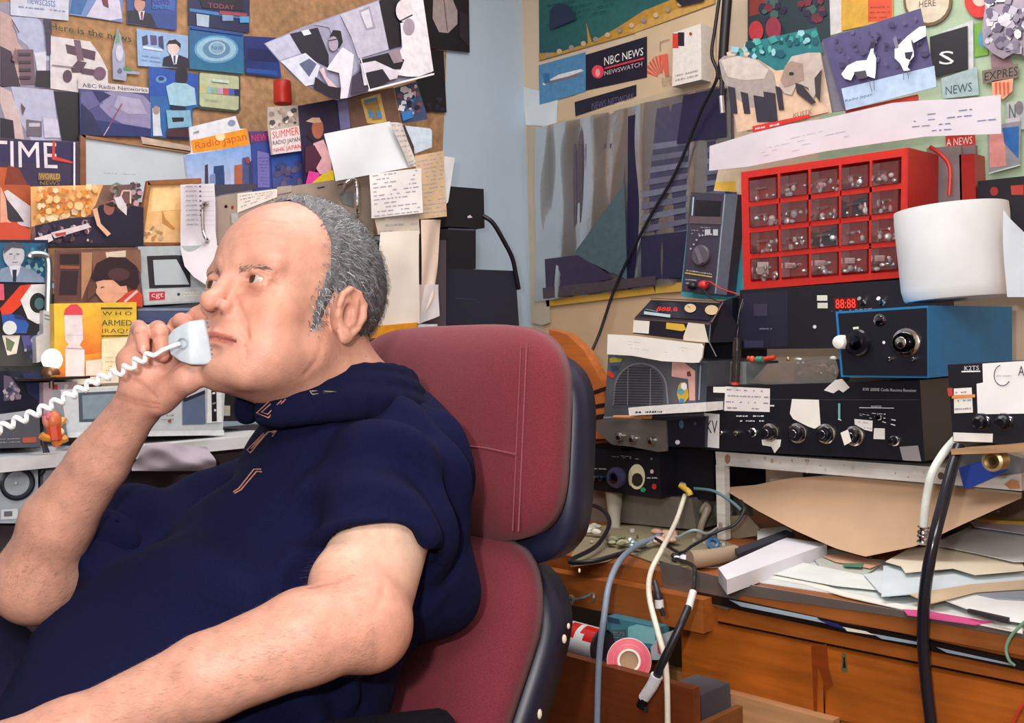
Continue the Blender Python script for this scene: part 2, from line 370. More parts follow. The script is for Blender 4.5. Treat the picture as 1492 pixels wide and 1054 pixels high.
# pale green shelf backing at upper right
z(*ZG)
GB = XP(XW-.016)
card('display_board', 'pale green board behind the stickers at upper right', 'board', GB, [(380, -80), (1800, -300), (1800, 1300), (380, 1100)], '#a9bfa2', t=.014, mk='matte')
def k(n): return .0016*n
def d(m):
    m.pg([(0, 0), (110, -20), (110, 60), (0, 90)], '#7a3028'); m.blots([(0, 0), (420, 0), (420, 170), (0, 230)], 30, ['#1d2340', '#16344a', '#6b2030', '#3a5a55', '#2a1a3c'], 34, 3)
    m.el(40, 170, 40, 55, '#b0303a'); m.el(135, 155, 42, 60, '#8a2c40')
card('dark_poster', 'dark red and green poster behind the elephant picture', 'poster', XP(XW-.021), [(-10, -120), (430, -120), (440, 240), (380, 330), (-10, 330)], '#1d3038', draw=d)
card('white_border', 'white strip of card left of the yellow sticker', 'card', GB, [(420, -120), (500, -120), (510, 175), (440, 195)], '#c8c6c8', k(2))
def d(m): m.rc(650, -60, 780, 120, '#cf4a26'); m.scrib([(655, 30), (775, 25), (775, 110), (655, 112)], 3, '#9a3a20', 2); m.rc(560, -120, 760, -10, '#d9b45a')
card('yellow_sticker', 'mustard yellow sticker with an orange square above the crane picture', 'sticker', GB, [(505, -120), (782, -120), (785, 110), (505, 170)], '#c99b32', k(3), draw=d)
def d(m): m.el(975, 10, 118, 118, '#d2c6b0'); m.tx('HERE', [(930, 10), (1020, 0), (1020, 35), (930, 45)], '#5a4a40')
m = M(GB); m.h = k(4)
m.slab([(975+132*math.cos(a*.2094), 10+134*math.sin(a*.2094)) for a in range(30)], '#6a5238', .003); d(m)
m.build('round_badge', None, 'round cream badge with a brown rim above the crane picture', 'badge')
def d(m):
    m.pg([(1185, -60), (1310, -60), (1310, 0), (1290, 60)], '#e0b040')
    m.el(1255, 0, 75, 100, '#d5281e'); m.el(1262, -8, 42, 48, '#e3c3b8')
m = M(GB); m.h = k(5); m.slab([(1255+78*math.cos(a*.2094), 0+103*math.sin(a*.2094)) for a in range(30)], '#c02018', .003); d(m)
m.build('red_disc_sticker', None, 'red and yellow disc sticker at the top right', 'sticker')
card('green_sticker', 'green sticker to the left of the crinkled foil', 'sticker', GB, [(1222, 135), (1300, 105), (1300, 300), (1228, 312)], '#6fa33a', k(2), draw=lambda m: m.el(1275, 215, 28, 45, '#4a9cc0'))
def d(m): m.tr('S', 1042, 282, 1122, 355, '#e6e6ea')
card('letter_card', 'black card with a white letter S right of the crane picture', 'card', GB, [(990, 205), (1195, 145), (1198, 380), (1000, 425)], '#15131e', k(6), draw=d)
card('white_card_edge', 'white card showing behind the black letter card', 'card', GB, [(1010, 190), (1222, 112), (1225, 400), (1195, 385), (1190, 150)], '#c7cbcf', k(4))
def d(m): m.tx('NEWS', [(1075, 475), (1218, 450), (1218, 500), (1075, 520)], '#3a5560')
card('news_label', 'pale label reading NEWS under the letter card', 'label', GB, [(1050, 430), (1245, 365), (1255, 520), (1060, 540)], '#9fb6bb', k(5), draw=d)
m = M(GB, 'metal'); m.h = .02
rnd = random.Random(8)
ed = [(1310, -120), (1300, 60), (1285, 160), (1290, 250), (1345, 300), (1400, 330), (1450, 300), (1550, 320), (1560, -120)]
m.slab(ed, '#9e93a2', .012)
m.blots([(1310, -60), (1540, -60), (1540, 310), (1300, 250)], 60, ['#cfc8d4', '#8d8698', '#b5afc0', '#e3dfe6', '#6a6278'], 34, 8)
m.build('crinkled_foil', None, 'crinkled silver foil packet at the upper right edge', 'foil')
def d(m): m.tx('EXPRES', [(1290, 400), (1470, 365), (1470, 415), (1290, 445)], '#2c2226')
card('express_sticker', 'brown lettered sticker below the foil packet', 'sticker', GB, [(1275, 390), (1470, 350), (1475, 425), (1280, 460)], '#7a6a62', k(7), draw=d)
card('mauve_sticker', 'small mauve sticker just above the brown lettered sticker', 'sticker', GB, [(1320, 300), (1420, 290), (1440, 360), (1325, 375)], '#8a6a74', k(6))
def d(m):
    for i in range(4): m.pg([(1345+i*22, 455), (1357+i*22, 450), (1357+i*22, 520), (1350+i*22, 525)], '#d9553a')
card('striped_sticker', 'orange striped sticker below the brown lettered sticker', 'sticker', GB, [(1328, 445), (1445, 430), (1440, 500), (1390, 545), (1330, 520)], '#e0a080', k(7), draw=d)
def d(m): m.el(1475, 590, 22, 38, '#77727c'); m.tr('N', 1420, 570, 1455, 650, '#5a5a66'); m.pg([(1400, 650), (1480, 640), (1480, 700), (1405, 700)], '#c7c0c8')
card('grey_sticker', 'pale grey sticker with a dark dot above the coloured squares', 'sticker', GB, [(1402, 560), (1520, 545), (1520, 705), (1405, 710)], '#aab2b4', k(5), draw=d)
def d(m): m.pg([(1315, 735), (1395, 720), (1405, 905), (1315, 915)], '#d58d88'); m.pg([(1385, 700), (1475, 690), (1472, 865), (1395, 780)], '#2563a8'); m.ln([(1312, 945), (1482, 900)], 7, '#cfd8cc')
card('coloured_square_poster', 'poster of pink, blue and grey blocks at the right edge', 'poster', GB, [(1305, 690), (1485, 660), (1482, 905), (1312, 945)], '#8d8c96', k(6), draw=d)
def d(m): m.tx('A NEWS', [(1085, 760), (1225, 745), (1225, 785), (1085, 800)], '#e8d8cc')
card('red_news_label', 'small red label with white letters beside the drawer cabinet', 'label', GB, [(1078, 745), (1240, 725), (1240, 795), (1082, 810)], '#c03530', k(8), draw=d)
card('grey_folder', 'grey folder standing behind the red drawer cabinet', 'folder', XP(2.02), [(1100, 800), (1228, 790), (1235, 1100), (1110, 1100)], '#7c7478', t=.01, mk='matte')
card('red_folder', 'red box file standing behind the white paper roll', 'box file', XP(2.0), [(1140, 840), (1222, 835), (1232, 1100), (1145, 1100)], '#a82320', t=.05, mk='plastic')
m = M(XP(1.98), 'matte'); A = wbox(m, [(1240, 985), (1560, 950), (1560, 1500), (1240, 1500)], XP(1.98), .1, '#171420')
m.el(1330, 1040, 22, 24, '#a02a20'); m.pg([(1420, 1010), (1490, 1005), (1490, 1060), (1425, 1060)], '#b03a24'); m.build('dark_case', None, 'dark case with red marks behind the white paper roll', 'case')
# pictures standing on the cabinet
def d(m):
    m.pg([(0, 228), (365, 150), (400, 285), (250, 330), (170, 400), (60, 330), (0, 300)], '#1d6a70')
    m.blots([(-100, 250), (365, 160), (385, 270), (-100, 330)], 40, ['#0f4f5c', '#2f8a86', '#4aa09a', '#0d3d4a', '#89b8c4'], 26, 4)
    m.pg([(-110, 420), (200, 380), (400, 560), (440, 610), (100, 690), (-60, 720)], '#cfae95')
    m.pg([(-160, 330), (-130, 305), (-20, 305), (80, 340), (140, 400), (155, 470), (150, 540), (120, 600), (80, 560), (20, 590), (-30, 560), (-90, 520), (-140, 430)], '#9a8f8c')
    m.pg([(-150, 330), (-60, 308), (40, 325), (110, 380), (90, 430), (-20, 440), (-110, 420)], '#bdb2ac')
    for x0, y0, x1, y1 in ((-110, 470, -70, 620), (-40, 500, 0, 620), (30, 520, 90, 665), (85, 500, 150, 665), (150, 470, 185, 600)): m.pg([(x0, y0), (x1, y0+10), (x1+14, y1), (x0+20, y1)], '#2e2a38')
    m.pg([(190, 440), (215, 350), (240, 310), (330, 290), (395, 290), (410, 380), (375, 500), (350, 560), (330, 480), (270, 455), (240, 520), (200, 510), (170, 470)], '#b0a29a')
    m.pg([(205, 360), (240, 335), (300, 350), (310, 440), (260, 460), (200, 480), (180, 440)], '#957f76'); m.el(240, 405, 14, 10, '#2c2426')
    m.pg([(365, 430), (405, 380), (395, 560), (372, 520)], '#3a3034'); m.pg([(262, 455), (300, 465), (375, 560), (350, 570), (310, 540), (270, 510)], '#332c34')
    m.tx('KUSTK', [(252, 620), (355, 595), (355, 622), (252, 645)], '#7a5c50')
    m.pg([(30, 690), (340, 625), (345, 640), (35, 725)], '#c92a28'); m.scrib([(40, 695), (180, 665), (180, 690), (40, 715)], 1, '#e8c0b8', 3, .5)
card('elephant_picture', 'picture of elephants at a waterhole leaning above the drawer cabinet', 'picture', XP(1.93), [(-125, 285), (362, 150), (448, 612), (38, 735), (-10, 720), (-70, 560)], '#c9b19c', draw=d)
def d(m):
    m.pg([(500, 482), (1005, 358), (1018, 472), (525, 600)], '#a9bedb'); m.blots([(420, 210), (930, 60), (990, 330), (480, 450)], 60, ['#454063', '#57527a', '#3a3558', '#4d4970'], 22, 7)
    m.pg([(508, 405), (540, 360), (590, 335), (645, 330), (662, 290), (675, 240), (688, 235), (682, 285), (697, 320), (695, 385), (690, 430), (660, 420), (600, 400), (580, 400), (560, 440), (525, 430)], '#e6eaee')
    m.pg([(575, 395), (640, 385), (650, 425), (600, 435)], '#4a3f52'); m.pg([(668, 235), (690, 228), (692, 262), (662, 270)], '#2a2438')
    m.ln([(660, 440), (675, 500)], 4, '#5f6678'); m.ln([(685, 440), (690, 495)], 4, '#5f6678')
    m.pg([(800, 270), (830, 240), (870, 200), (935, 150), (968, 145), (970, 200), (900, 240), (905, 310), (880, 340), (870, 370), (885, 385), (850, 390), (830, 350), (800, 320)], '#e9ecef')
    m.pg([(790, 215), (810, 200), (822, 262), (806, 270)], '#7a7488'); m.pg([(855, 290), (900, 285), (885, 330), (860, 320)], '#2a2438'); m.pg([(890, 215), (905, 240), (905, 285), (895, 250)], '#3a3448')
    m.ln([(850, 395), (852, 440)], 4, '#6c7486'); m.ln([(872, 390), (878, 435)], 4, '#6c7486')
    m.tx('Radio Japan', [(535, 545), (680, 508), (680, 530), (535, 565)], '#2a3040')
card('crane_picture', 'blue picture of two white cranes with a small caption', 'picture', XP(1.925), [(395, 215), (930, 45), (1020, 472), (515, 602)], '#4a4570', draw=d)
m = M(XP(1.935), 'matte'); m.slab([(360, 290), (400, 215), (520, 600), (440, 610)], '#6f6a78', .004); m.build('card_backing', None, 'grey card showing between the elephant and crane pictures', 'card')
card('red_strip', 'thin red card strip under the crane picture', 'card', XP(1.932), [(520, 600), (915, 512), (920, 545), (525, 640)], '#b5382c')
def d(m):
    m.scrib([(20, 790), (560, 660), (560, 780), (60, 860)], 4, '#b4aec0', 5, .18, fill=.35)
    m.scrib([(860, 620), (1350, 560), (1350, 700), (860, 735)], 4, '#6a7090', 6, .2, fill=.42)
m = M(XP(1.90), 'paper')   # banner: bent strip
top = [(1034, 205), (1100, 190), (1150, 177), (1225, 166), (1238, 164), (1300, 150), (1350, 145), (1400, 142), (1459, 137)]
bot = [(1032, 250), (1060, 246), (1110, 240), (1180, 225), (1240, 213), (1300, 210), (1350, 203), (1400, 198), (1460, 194)]
z(0, 0, 1)
tp = [(1034, 213), (1100, 193), (1150, 181), (1200, 173), (1235, 165), (1300, 150), (1350, 146), (1400, 144), (1458, 138)]
bt = [(1033, 249), (1090, 243), (1150, 231), (1200, 221), (1245, 214), (1300, 206), (1350, 199), (1400, 197), (1459, 195)]
m.slab(tp+bt[::-1], '#c9c3cc', .0015)
z(*ZG); d(m); m.build('paper_banner', None, 'long white handwritten paper strip above the red drawer cabinet', 'paper')
z(0, 0, 1)
card('torn_label', 'small cream and yellow paper label left of the drawer cabinet top', 'label', XP(1.96), [(1048, 240), (1080, 236), (1077, 280), (1040, 278)], '#d9c4a8', draw=lambda m: m.pg([(1042, 266), (1072, 264), (1072, 280), (1042, 276)], '#dcb040'))
# ---------------------------------------------------------------- red drawer cabinet
z(*R2)
CF = XP(1.86); root = empty('drawer_cabinet', pz((500, 720), CF), 'red plastic cabinet of small clear drawers', 'cabinet')
fq = [(100, 172), (912, 52), (905, 690), (112, 752)]
inn = [(135, 200), (890, 95), (880, 660), (148, 712)]
def bil(Q, u, v): return ((Q[0][0]*(1-u)+Q[1][0]*u)*(1-v)+(Q[3][0]*(1-u)+Q[2][0]*u)*v, (Q[0][1]*(1-u)+Q[1][1]*u)*(1-v)+(Q[3][1]*(1-u)+Q[2][1]*u)*v)
m = M(CF, 'plastic'); RED = '#c2241c'
def bar(a, b, c, dd, dep=.11, col=RED): 
    A = [pz(p, CF) for p in (a, b, c, dd)]
    if (A[1]-A[0]).cross(A[2]-A[1]).dot(CF[1]) < 0: A.reverse()
    m.hexa(A, [p-CF[1]*dep for p in A], col)
bar(fq[0], fq[1], inn[1], inn[0]); bar(inn[3], inn[2], fq[2], fq[3]); bar(fq[0], inn[0], inn[3], fq[3]); bar(inn[1], fq[1], fq[2], inn[2], .13)
for i in range(1, 5): 
    u = i/5; bar(bil(inn, u-.008, 0), bil(inn, u+.008, 0), bil(inn, u+.008, 1), bil(inn, u-.008, 1))
for j in range(1, 4):
    v = j/4; bar(bil(inn, 0, v-.018), bil(inn, 1, v-.018), bil(inn, 1, v+.03), bil(inn, 0, v+.03))
A = [pz(p, CF, -.036) for p in (inn[0], inn[1], inn[2], inn[3])]; m.face(A, '#b8201a', 'plastic')
m.build('cabinet_frame', root)
m = M(CF, 'plastic')                         # side cheek and carrying handle
a = pz(fq[1], CF); b = pz(fq[2], CF); X = V3((1, 0, 0))
m.hexa([a+X*.0, a+X*.13, b+X*.13, b], [a+X*0+V3((0, -.004, 0)), a+X*.13+V3((0, -.004, 0)), b+X*.13+V3((0, -.004, 0)), b+V3((0, -.004, 0))], '#b3201a'); m.build('side_panel', root)
rnd = random.Random(12)
for j in range(4):
    for i in range(5):
        u0, u1, v0, v1 = i/5+.014, (i+1)/5-.014, j/4+.035, (j+1)/4-.022
        Q = [bil(inn, u0, v0), bil(inn, u1, v0), bil(inn, u1, v1), bil(inn, u0, v1)]
        dm = M(CF, 'clear'); dm.h = .004
        A = [pz(p, CF, .004) for p in Q]
        if (A[1]-A[0]).cross(A[2]-A[1]).dot(CF[1]) < 0: A.reverse()
        B = [p-CF[1]*.032 for p in A]; dm.face(A, '#faf0f0')
        for k_ in range(4):
            k2 = (k_+1) % 4; dm.face([A[k2], A[k_], B[k_], B[k2]], '#faf0f0')
        # pull lip
        L1 = [bil(Q, .3, .42), bil(Q, .72, .40), bil(Q, .72, .5), bil(Q, .3, .52)]
        C = [pz(p, CF, .012) for p in L1]; C2 = [pz(p, CF, .004) for p in L1]; dm.hexa(C, C2, '#f4f0f0')
        dr = dm.build('drawer', root)
        cm = M(CF, 'metal')
        for k_ in range(rnd.choice((5, 6, 8)) if (i*4+j) % 7 else 3):
            p = bil(Q, rnd.uniform(.12, .88), rnd.uniform(.45, .95)); o = pz(p, CF, -rnd.uniform(.0, .022))
            cm.ball(o, (.004+rnd.random()*.004, .003+rnd.random()*.005, .003+rnd.random()*.005), rnd.choice(['#e8e4e6', '#f2eeee', '#d8b0b0', '#cfcfda', '#ffffff']), rnd.choice(['plastic', 'metal', 'plastic']), 5)
        if j == 3: cm.pl = (CF[0]-CF[1]*.006, CF[1]); cm.rc(*[c for c in (*bil(Q, .2, .15), *bil(Q, .62, .8))], '#eae6e2', 'paper') if i == 0 else cm.rc(*[c for c in (*bil(Q, .1, .3), *bil(Q, .5, .6))], '#e6c8c6', 'paper')
        if (i, j) in ((2, 2), (3, 1)): cm.pl = (CF[0]-CF[1]*.01, CF[1]); cm.pg([bil(Q, .4, .3), bil(Q, .95, .1), bil(Q, .95, .95), bil(Q, .35, .9)], '#1c1830', 'matte')
        cm.build('drawer_contents', dr)
z(0, 0, 1)
HP = lambda px, py, c=1.93: on(px, py, XP(c))
m = M(mk='plastic'); m.tube([HP(1355, 214), HP(1372, 226), HP(1384, 245), HP(1383, 285)], .004, '#b8221c'); m.build('carry_handle', root)
card('plastic_board', 'grey plastic board leaning behind the right end of the drawer cabinet', 'board', XP(2.0), [(1350, 216), (1400, 212), (1402, 300), (1352, 300)], '#85797c', t=.006, mk='matte')
# ---------------------------------------------------------------- multimeter
z(*R1)
MP = XP(1.93); root = empty('multimeter', pz((870, 880), MP), 'grey multimeter with a round dial leaning beside the drawer cabinet', 'multimeter')
m = M(MP, 'plastic'); wbox(m, [(780, 150), (1120, 165), (1035, 900), (712, 870)], MP, .035, '#3d3748')
m.pg([(1020, 160), (1120, 165), (1040, 895), (950, 885)], '#565a68'); m.ln([(1028, 165), (958, 885)], 8, '#8fa2b0'); m.ln([(800, 185), (790, 320)], 10, '#a9c4cc')
m.pg([(775, 325), (1010, 330), (1005, 385), (765, 375)], '#5b4d54'); m.scrib([(775, 390), (990, 400), (980, 470), (770, 460)], 3, '#9d98a6', 5, .3, fill=.5)
m.rc(885, 420, 925, 460, '#b9bcc2'); m.rc(945, 420, 980, 465, '#b9bcc2')
m.ln([(742, 735), (940, 765)], 10, '#b5a24a'); m.scrib([(745, 700), (940, 730), (940, 760), (745, 730)], 1, '#b0a8b0', 9, .4); m.scrib([(745, 770), (830, 775), (830, 830), (745, 820)], 2, '#c0b8c0', 10)
for k_ in range(8): m.rc(780+k_*22, 555-k_*32+max(0, k_-3)*30, 792+k_*22, 567-k_*32+max(0, k_-3)*30, '#b3adb8')
m.build('meter_body', root)
m = M(MP, 'gloss'); m.h = .001; m.slab([(815, 205), (1000, 215), (990, 330), (805, 320)], '#0f0e18', .002); m.build('display', root)
m = M(MP, 'plastic'); o = pz((860, 610), MP); m.lathe(o, MP[1], [(.0235, 0), (.0235, .006), (.021, .009), (0, .009)], '#57505c'); m.box((-.0045, -.019, -.005), (.0, .019, .005), '#6b6472', R=Matrix.Rotation(1.2, 3, 'X'), o=o+MP[1]*.0095); m.build('dial', root)
m = M(mk='plastic')
card_o = pz((735, 640), back(MP, .045))
m = M(back(MP, .04), 'plastic'); m.slab([(755, 395), (1140, 400), (1165, 900), (1040, 930), (850, 925), (708, 905), (712, 800)], '#3fa3b5', .012); m.build('holder', root, 'turquoise rubber holder')
m = M(mk='plastic'); o = pz((885, 825), MP, .008); m.ball(o, (.011, .013, .011), '#c92a2a', 'plastic', 8); m.tube([o, pz((950, 800), MP, .02), pz((1050, 850), MP, .03), pz((1180, 905), MP, .02), pz((1250, 1010), MP, .01)], .0016, '#c53338'); m.build('red_lead', root, 'red test lead')
m = M(mk='plastic'); o = pz((800, 830), MP, .006); m.ball(o, (.009, .012, .009), '#14131c', 'plastic', 8); m.tube([o, pz((900, 850), MP, .02), pz((960, 900), MP, .03), pz((1050, 945), MP, .03), pz((1150, 910), MP, .02), pz((1220, 870), MP, .01)], .0018, '#15151f'); m.build('black_lead', root, 'black test lead')
# ---------------------------------------------------------------- clock radio with red digits
z(*R2)
pl = XP(1.82); root = empty('clock_unit', pz((500, 1010), pl), 'black electronic unit with a red digital readout under the drawer cabinet', 'electronic unit')
m = M(pl, 'plastic'); wbox(m, [(95, 752), (920, 700), (920, 1035), (75, 1044)], pl, .2, '#16141f'); m.pg([(110, 770), (330, 755), (330, 1030), (90, 1040)], '#201f33')
m.rc(475, 778, 526, 805, '#d8d6cc'); m.rc(478, 815, 528, 842, '#d0cfc8'); m.rc(165, 820, 232, 880, '#383048'); m.el(465, 933, 9, 9, '#d8d4dc'); m.rc(118, 1000, 215, 1035, '#32304a')
m.scrib([(190, 930), (260, 930), (260, 955), (190, 955)], 1, '#77738c', 2); m.scrib([(540, 850), (760, 835), (760, 850), (540, 862)], 1, '#8a869c', 4, fill=.5); m.build('case', root)
m = M(pl, 'led'); m.h = .001; m.slab([(558, 792), (672, 788), (674, 845), (560, 848)], '#5a0606', .001, 'gloss')
m.tx('88:88', [(566, 798), (664, 794), (666, 840), (568, 843)], '#ff3020'); m.build('digital_readout', root, 'lit red digits')
for x in (702, 796):
    m = M(pl, 'chrome'); a = pz((x, 815), pl); m.tube([a, a+V3((-.016, 0, .008))], lambda t: .0028+.0012*t, '#d8dadf', sm=1); m.lathe(a, pl[1], [(.006, 0), (.006, .002), (.003, .003)], '#b9bcc4'); m.build('toggle_switch', root)
# bag of tools and bulbs in front
m = M(mk='clear')
z(*R4)
pl = XP(1.74)
pb = empty('parts_bag', pz((440, 188), pl), 'clear plastic bag of small parts lying on the black receiver', 'bag')
m = M(pl, 'film'); rnd = random.Random(3)
base = [(225, 185), (270, 140), (310, 95), (420, 92), (520, 70), (625, 75), (640, 130), (620, 190), (420, 198)]
m.slab(base, '#cdb9a8', .05); m.build('bag_film', pb)
m = M(pl, 'metal')
for k_ in range(26):
    p = (rnd.uniform(330, 620), rnd.uniform(70, 180)); m.ball(pz(p, pl, -rnd.uniform(.005, .035)), (.004, rnd.uniform(.004, .009), rnd.uniform(.003, .006)), rnd.choice(['#d9d4cc', '#a89078', '#c9c4c4', '#7a6a60', '#efece6']), rnd.choice(['chrome', 'metal', 'plastic']), 6)
m.slab([(262, 180), (285, 110), (330, 95), (425, 98), (418, 182)], '#a88a76', .02, 'paper', h0=-.01); m.build('small_parts', pb)
m = M(mk='metal'); z(*R3); m.tube([pz((1312, 80), XP(1.72)), pz((1285, 170), XP(1.72)), pz((1265, 300), XP(1.72)), pz((1255, 370), XP(1.72))], .0022, '#c9cdd2', 'chrome')
m.tube([pz((1262, 360), XP(1.72)), pz((1262, 450), XP(1.72)), pz((1250, 680), XP(1.72))], .008, '#9c8a7c', 'clear', n=10); m.tube([pz((1252, 655), XP(1.72)), pz((1248, 700), XP(1.72))], .0075, '#d83a2a', 'plastic', n=10)
m.build('test_probe', None, 'long steel probe with a clear handle and red tip', 'tool')
m = M(mk='plastic'); m.tube([pz((1340, 505), XP(1.76)), pz((1375, 518), XP(1.76)), pz((1450, 515), XP(1.76)), pz((1540, 500), XP(1.76))], .0045, '#c8412c', 'plastic'); m.ball(pz((1372, 516), XP(1.755)), .007, '#d24a30', 'plastic', 8); m.tube([pz((1405, 516), XP(1.755)), pz((1450, 516), XP(1.755))], .006, '#3f8f7a'); m.build('screwdriver', None, 'orange handled screwdriver lying in front of the black unit', 'screwdriver')
# ---------------------------------------------------------------- white paper roll
z(0, 0, 1)
c = on(1394, 436, XP(1.765)); rr = .088
m = M(mk='paper'); n = 40
sc = (c-CAM).dot(VW)/FPX
H = .155
for_prof = [(.018, 0), (rr*.93, 0), (rr*.96, .004), (rr*1.0, .02), (rr*1.04, H*.9), (rr*1.03, H), (.020, H), (.020, H*.5)]
ax = V3((.0, .05, 1)).normalized()
m.lathe(c+V3((.0, 0, 0)), ax, for_prof, '#dfe1e4', 'paper', 48)
m.build('paper_roll', None, 'big white paper towel roll standing on the blue box', 'paper roll')
# loose sheet hanging off the roll to the right
m = M(mk='paper'); G = []
for i in range(9):
    for j in range(9):
        u, v = i/8, j/8; p = on(1462+u*34+v*(4+24*u), 305+u*40+v*(128-u*40), XP(1.72-u*.02)); G.append(p+V3((0, 0, 0))+V3((-1, 0, 0))*.006*math.sin(u*5+v*4))
m.v += G; m.idx([(i*9+j, (i+1)*9+j, (i+1)*9+j+1, i*9+j+1) for i in range(8) for j in range(8)], 0, '#d3d9e2')
m.build('loose_sheet', None, 'loose crumpled white sheet at the right of the paper roll', 'paper')
# ---------------------------------------------------------------- blue tuner box
z(*R2)
pl = XP(1.66); root = empty('blue_tuner', pz((790, 1160), pl), 'bright blue metal box with a black knob panel', 'tuner')
fp = q((1020, 830)); 
Q = [(565, 858), (1020, 828), (1022, 1185), (592, 1180)]
A = [pz(p, pl) for p in Q]; m = M(pl, 'matte')
ym = A[1].y; 
B = [p+V3((.36, 0, 0)) for p in A]; m.hexa(A, B, '#1272ad'); m.build('case', root)
pf = XP(1.657); m = M(pf, 'plastic'); m.slab([(577, 868), (1012, 840), (1014, 1176), (602, 1170)], '#0f0f1d', .002)
m.el(803, 1010, 7, 8, '#e0dce0'); m.scrib([(630, 985), (720, 980), (720, 1040), (630, 1040)], 4, '#8d8ba2', 4, fill=.5); m.build('front_panel', root)
def knobp(pl, p, rpx, ht, col, parent, ring=None, mark=None, mk='plastic', nm='knob'):
    m = M(pl, mk); m.h = .0005; m.knob(p, rpx, ht, col, mk, ring, mark); return m.build(nm, parent)
knobp(pf, (680, 1010), 58, .012, '#14141f', root, mark='#3a3a48', mk='gloss')
knobp(pf, (915, 1010), 45, .022, '#1b1a24', root, ring='#d9d6d0', mark='#cfcac4', mk='chrome')
knobp(pf, (604, 1008), 30, .02, '#ecebe8', root, nm='white_knob')
knobp(pf, (783, 900), 20, .004, '#6a6474', root, ring='#a9a6ac', mk='chrome', nm='bolt')
knobp(pf, (840, 1090), 9, .01, '#d8d5d2', root, mk='chrome', nm='bolt'); knobp(pf, (955, 1090), 9, .01, '#d8d5d2', root, mk='chrome', nm='bolt')
m = M(pf, 'paper'); m.h = .001; m.slab([(652, 935), (680, 932), (678, 970), (656, 970)], '#e6e2dc', .0005); m.build('dial_pointer', root)
# ---------------------------------------------------------------- long black receiver (on the wooden rack)
z(*R4)
pl = XP(1.72); root = empty('receiver', pz((500, 520), pl), 'wide black receiver with a row of silver ringed knobs on the white wooden rack', 'receiver')
Q = [(30, 200), (1012, 172), (1035, 545), (22, 492)]; A = [pz(p, pl) for p in Q]
m = M(pl, 'plastic'); m.hexa(A, [p+V3((.28, 0, 0)) for p in A], '#11101b')
m.ln([(70, 258), (640, 262), (1010, 262)], 3, '#3a3848'); m.tx('KW 2000E Code Receive Receiver', [(752, 206), (998, 212), (998, 226), (752, 220)], '#e4e2e6')
m.ln([(735, 298), (895, 300)], 3, '#d8d6de'); m.tr('MONITOR', 790, 288, 838, 298, '#c8c6ce'); m.scrib([(165, 325), (300, 325), (300, 370), (165, 370)], 2, '#d8d5dc', 3, .3); m.scrib([(725, 315), (915, 320), (915, 395), (725, 330)], 3, '#d9d6dc', 5, .25, fill=.5)
m.rc(640, 278, 650, 352, '#6aa8a8'); m.ln([(640, 350), (655, 356)], 4, '#dcdcdc'); m.rc(325, 285, 347, 292, '#d0d0d8'); m.build('case', root)
for (x, y, r, rg, mk_) in ((108, 412, 9, 0, 'chrome'), (175, 414, 11, 0, 'chrome'), (245, 412, 14, 1, 'gloss'), (325, 412, 27, 1, 'gloss'), (450, 415, 30, 1, 'gloss'), (582, 418, 30, 1, 'gloss'), (712, 428, 30, 1, 'gloss'), (898, 450, 16, 1, 'gloss'), (825, 342, 9, 1, 'chrome')):
    knobp(pl, (x, y), r, .018 if r > 12 else .01, '#15141c' if rg else '#c9c6c6', root, ring='#d6d2cc' if rg else None, mk=mk_, mark='#8d8a90' if r > 20 else None)
def note(nm, lab, pts, col, par=None, h=.0012, scr=0, pl_=None, cat='note'):
    m = M(pl_ or pl, 'paper'); m.h = h; m.slab(pts, col, .0006)
    if scr: m.scrib(pts[:4], scr, '#8b8aa0', len(pts)+scr, .25, fill=.6)
    return m.build(nm, par, lab, None if par else cat)
note('paper_note', 'blank cream note', [(118, 200), (323, 210), (322, 318), (112, 312)], '#e0d8d8', root, scr=4); note('paper_note', 'small cream tab', [(62, 202), (118, 202), (116, 230), (62, 228)], '#e6e0d8', root, h=.0008)
note('paper_note', 'torn white note', [(425, 258), (548, 262), (552, 320), (556, 378), (530, 395), (500, 385), (430, 350), (415, 325)], '#e9e5dd', root)
note('paper_note', 'letters KV on a white tag', [(22, 322), (92, 328), (90, 485), (20, 478)], '#ddd8dc', root, h=.002)
m = M(pl, 'print'); m.h = .003; m.tx('KV', [(34, 355), (84, 358), (84, 418), (34, 412)], '#2a2838'); m.build('handwriting', root)
note('paper_note', 'white ragged scrap on top edge', [(572, 218), (590, 200), (625, 170), (655, 165), (690, 205), (660, 228), (640, 215), (615, 232), (595, 225)], '#dcd8d4', root)
note('paper_note', None, [(712, 350), (796, 358), (794, 408), (760, 400), (714, 375)], '#e2dedc', root, scr=2); note('paper_note', None, [(803, 392), (852, 394), (852, 444), (800, 442)], '#ddd9d4', root); note('paper_note', None, [(672, 410), (706, 395), (722, 450), (690, 468)], '#e8e5df', root, h=.02)
note('paper_note', 'grey tape patch', [(920, 478), (1005, 472), (1020, 545), (935, 540)], '#8b8789', root); note('paper_note', None, [(285, 445), (375, 445), (370, 475), (345, 508), (330, 478), (288, 470)], '#d9d6cc', root)
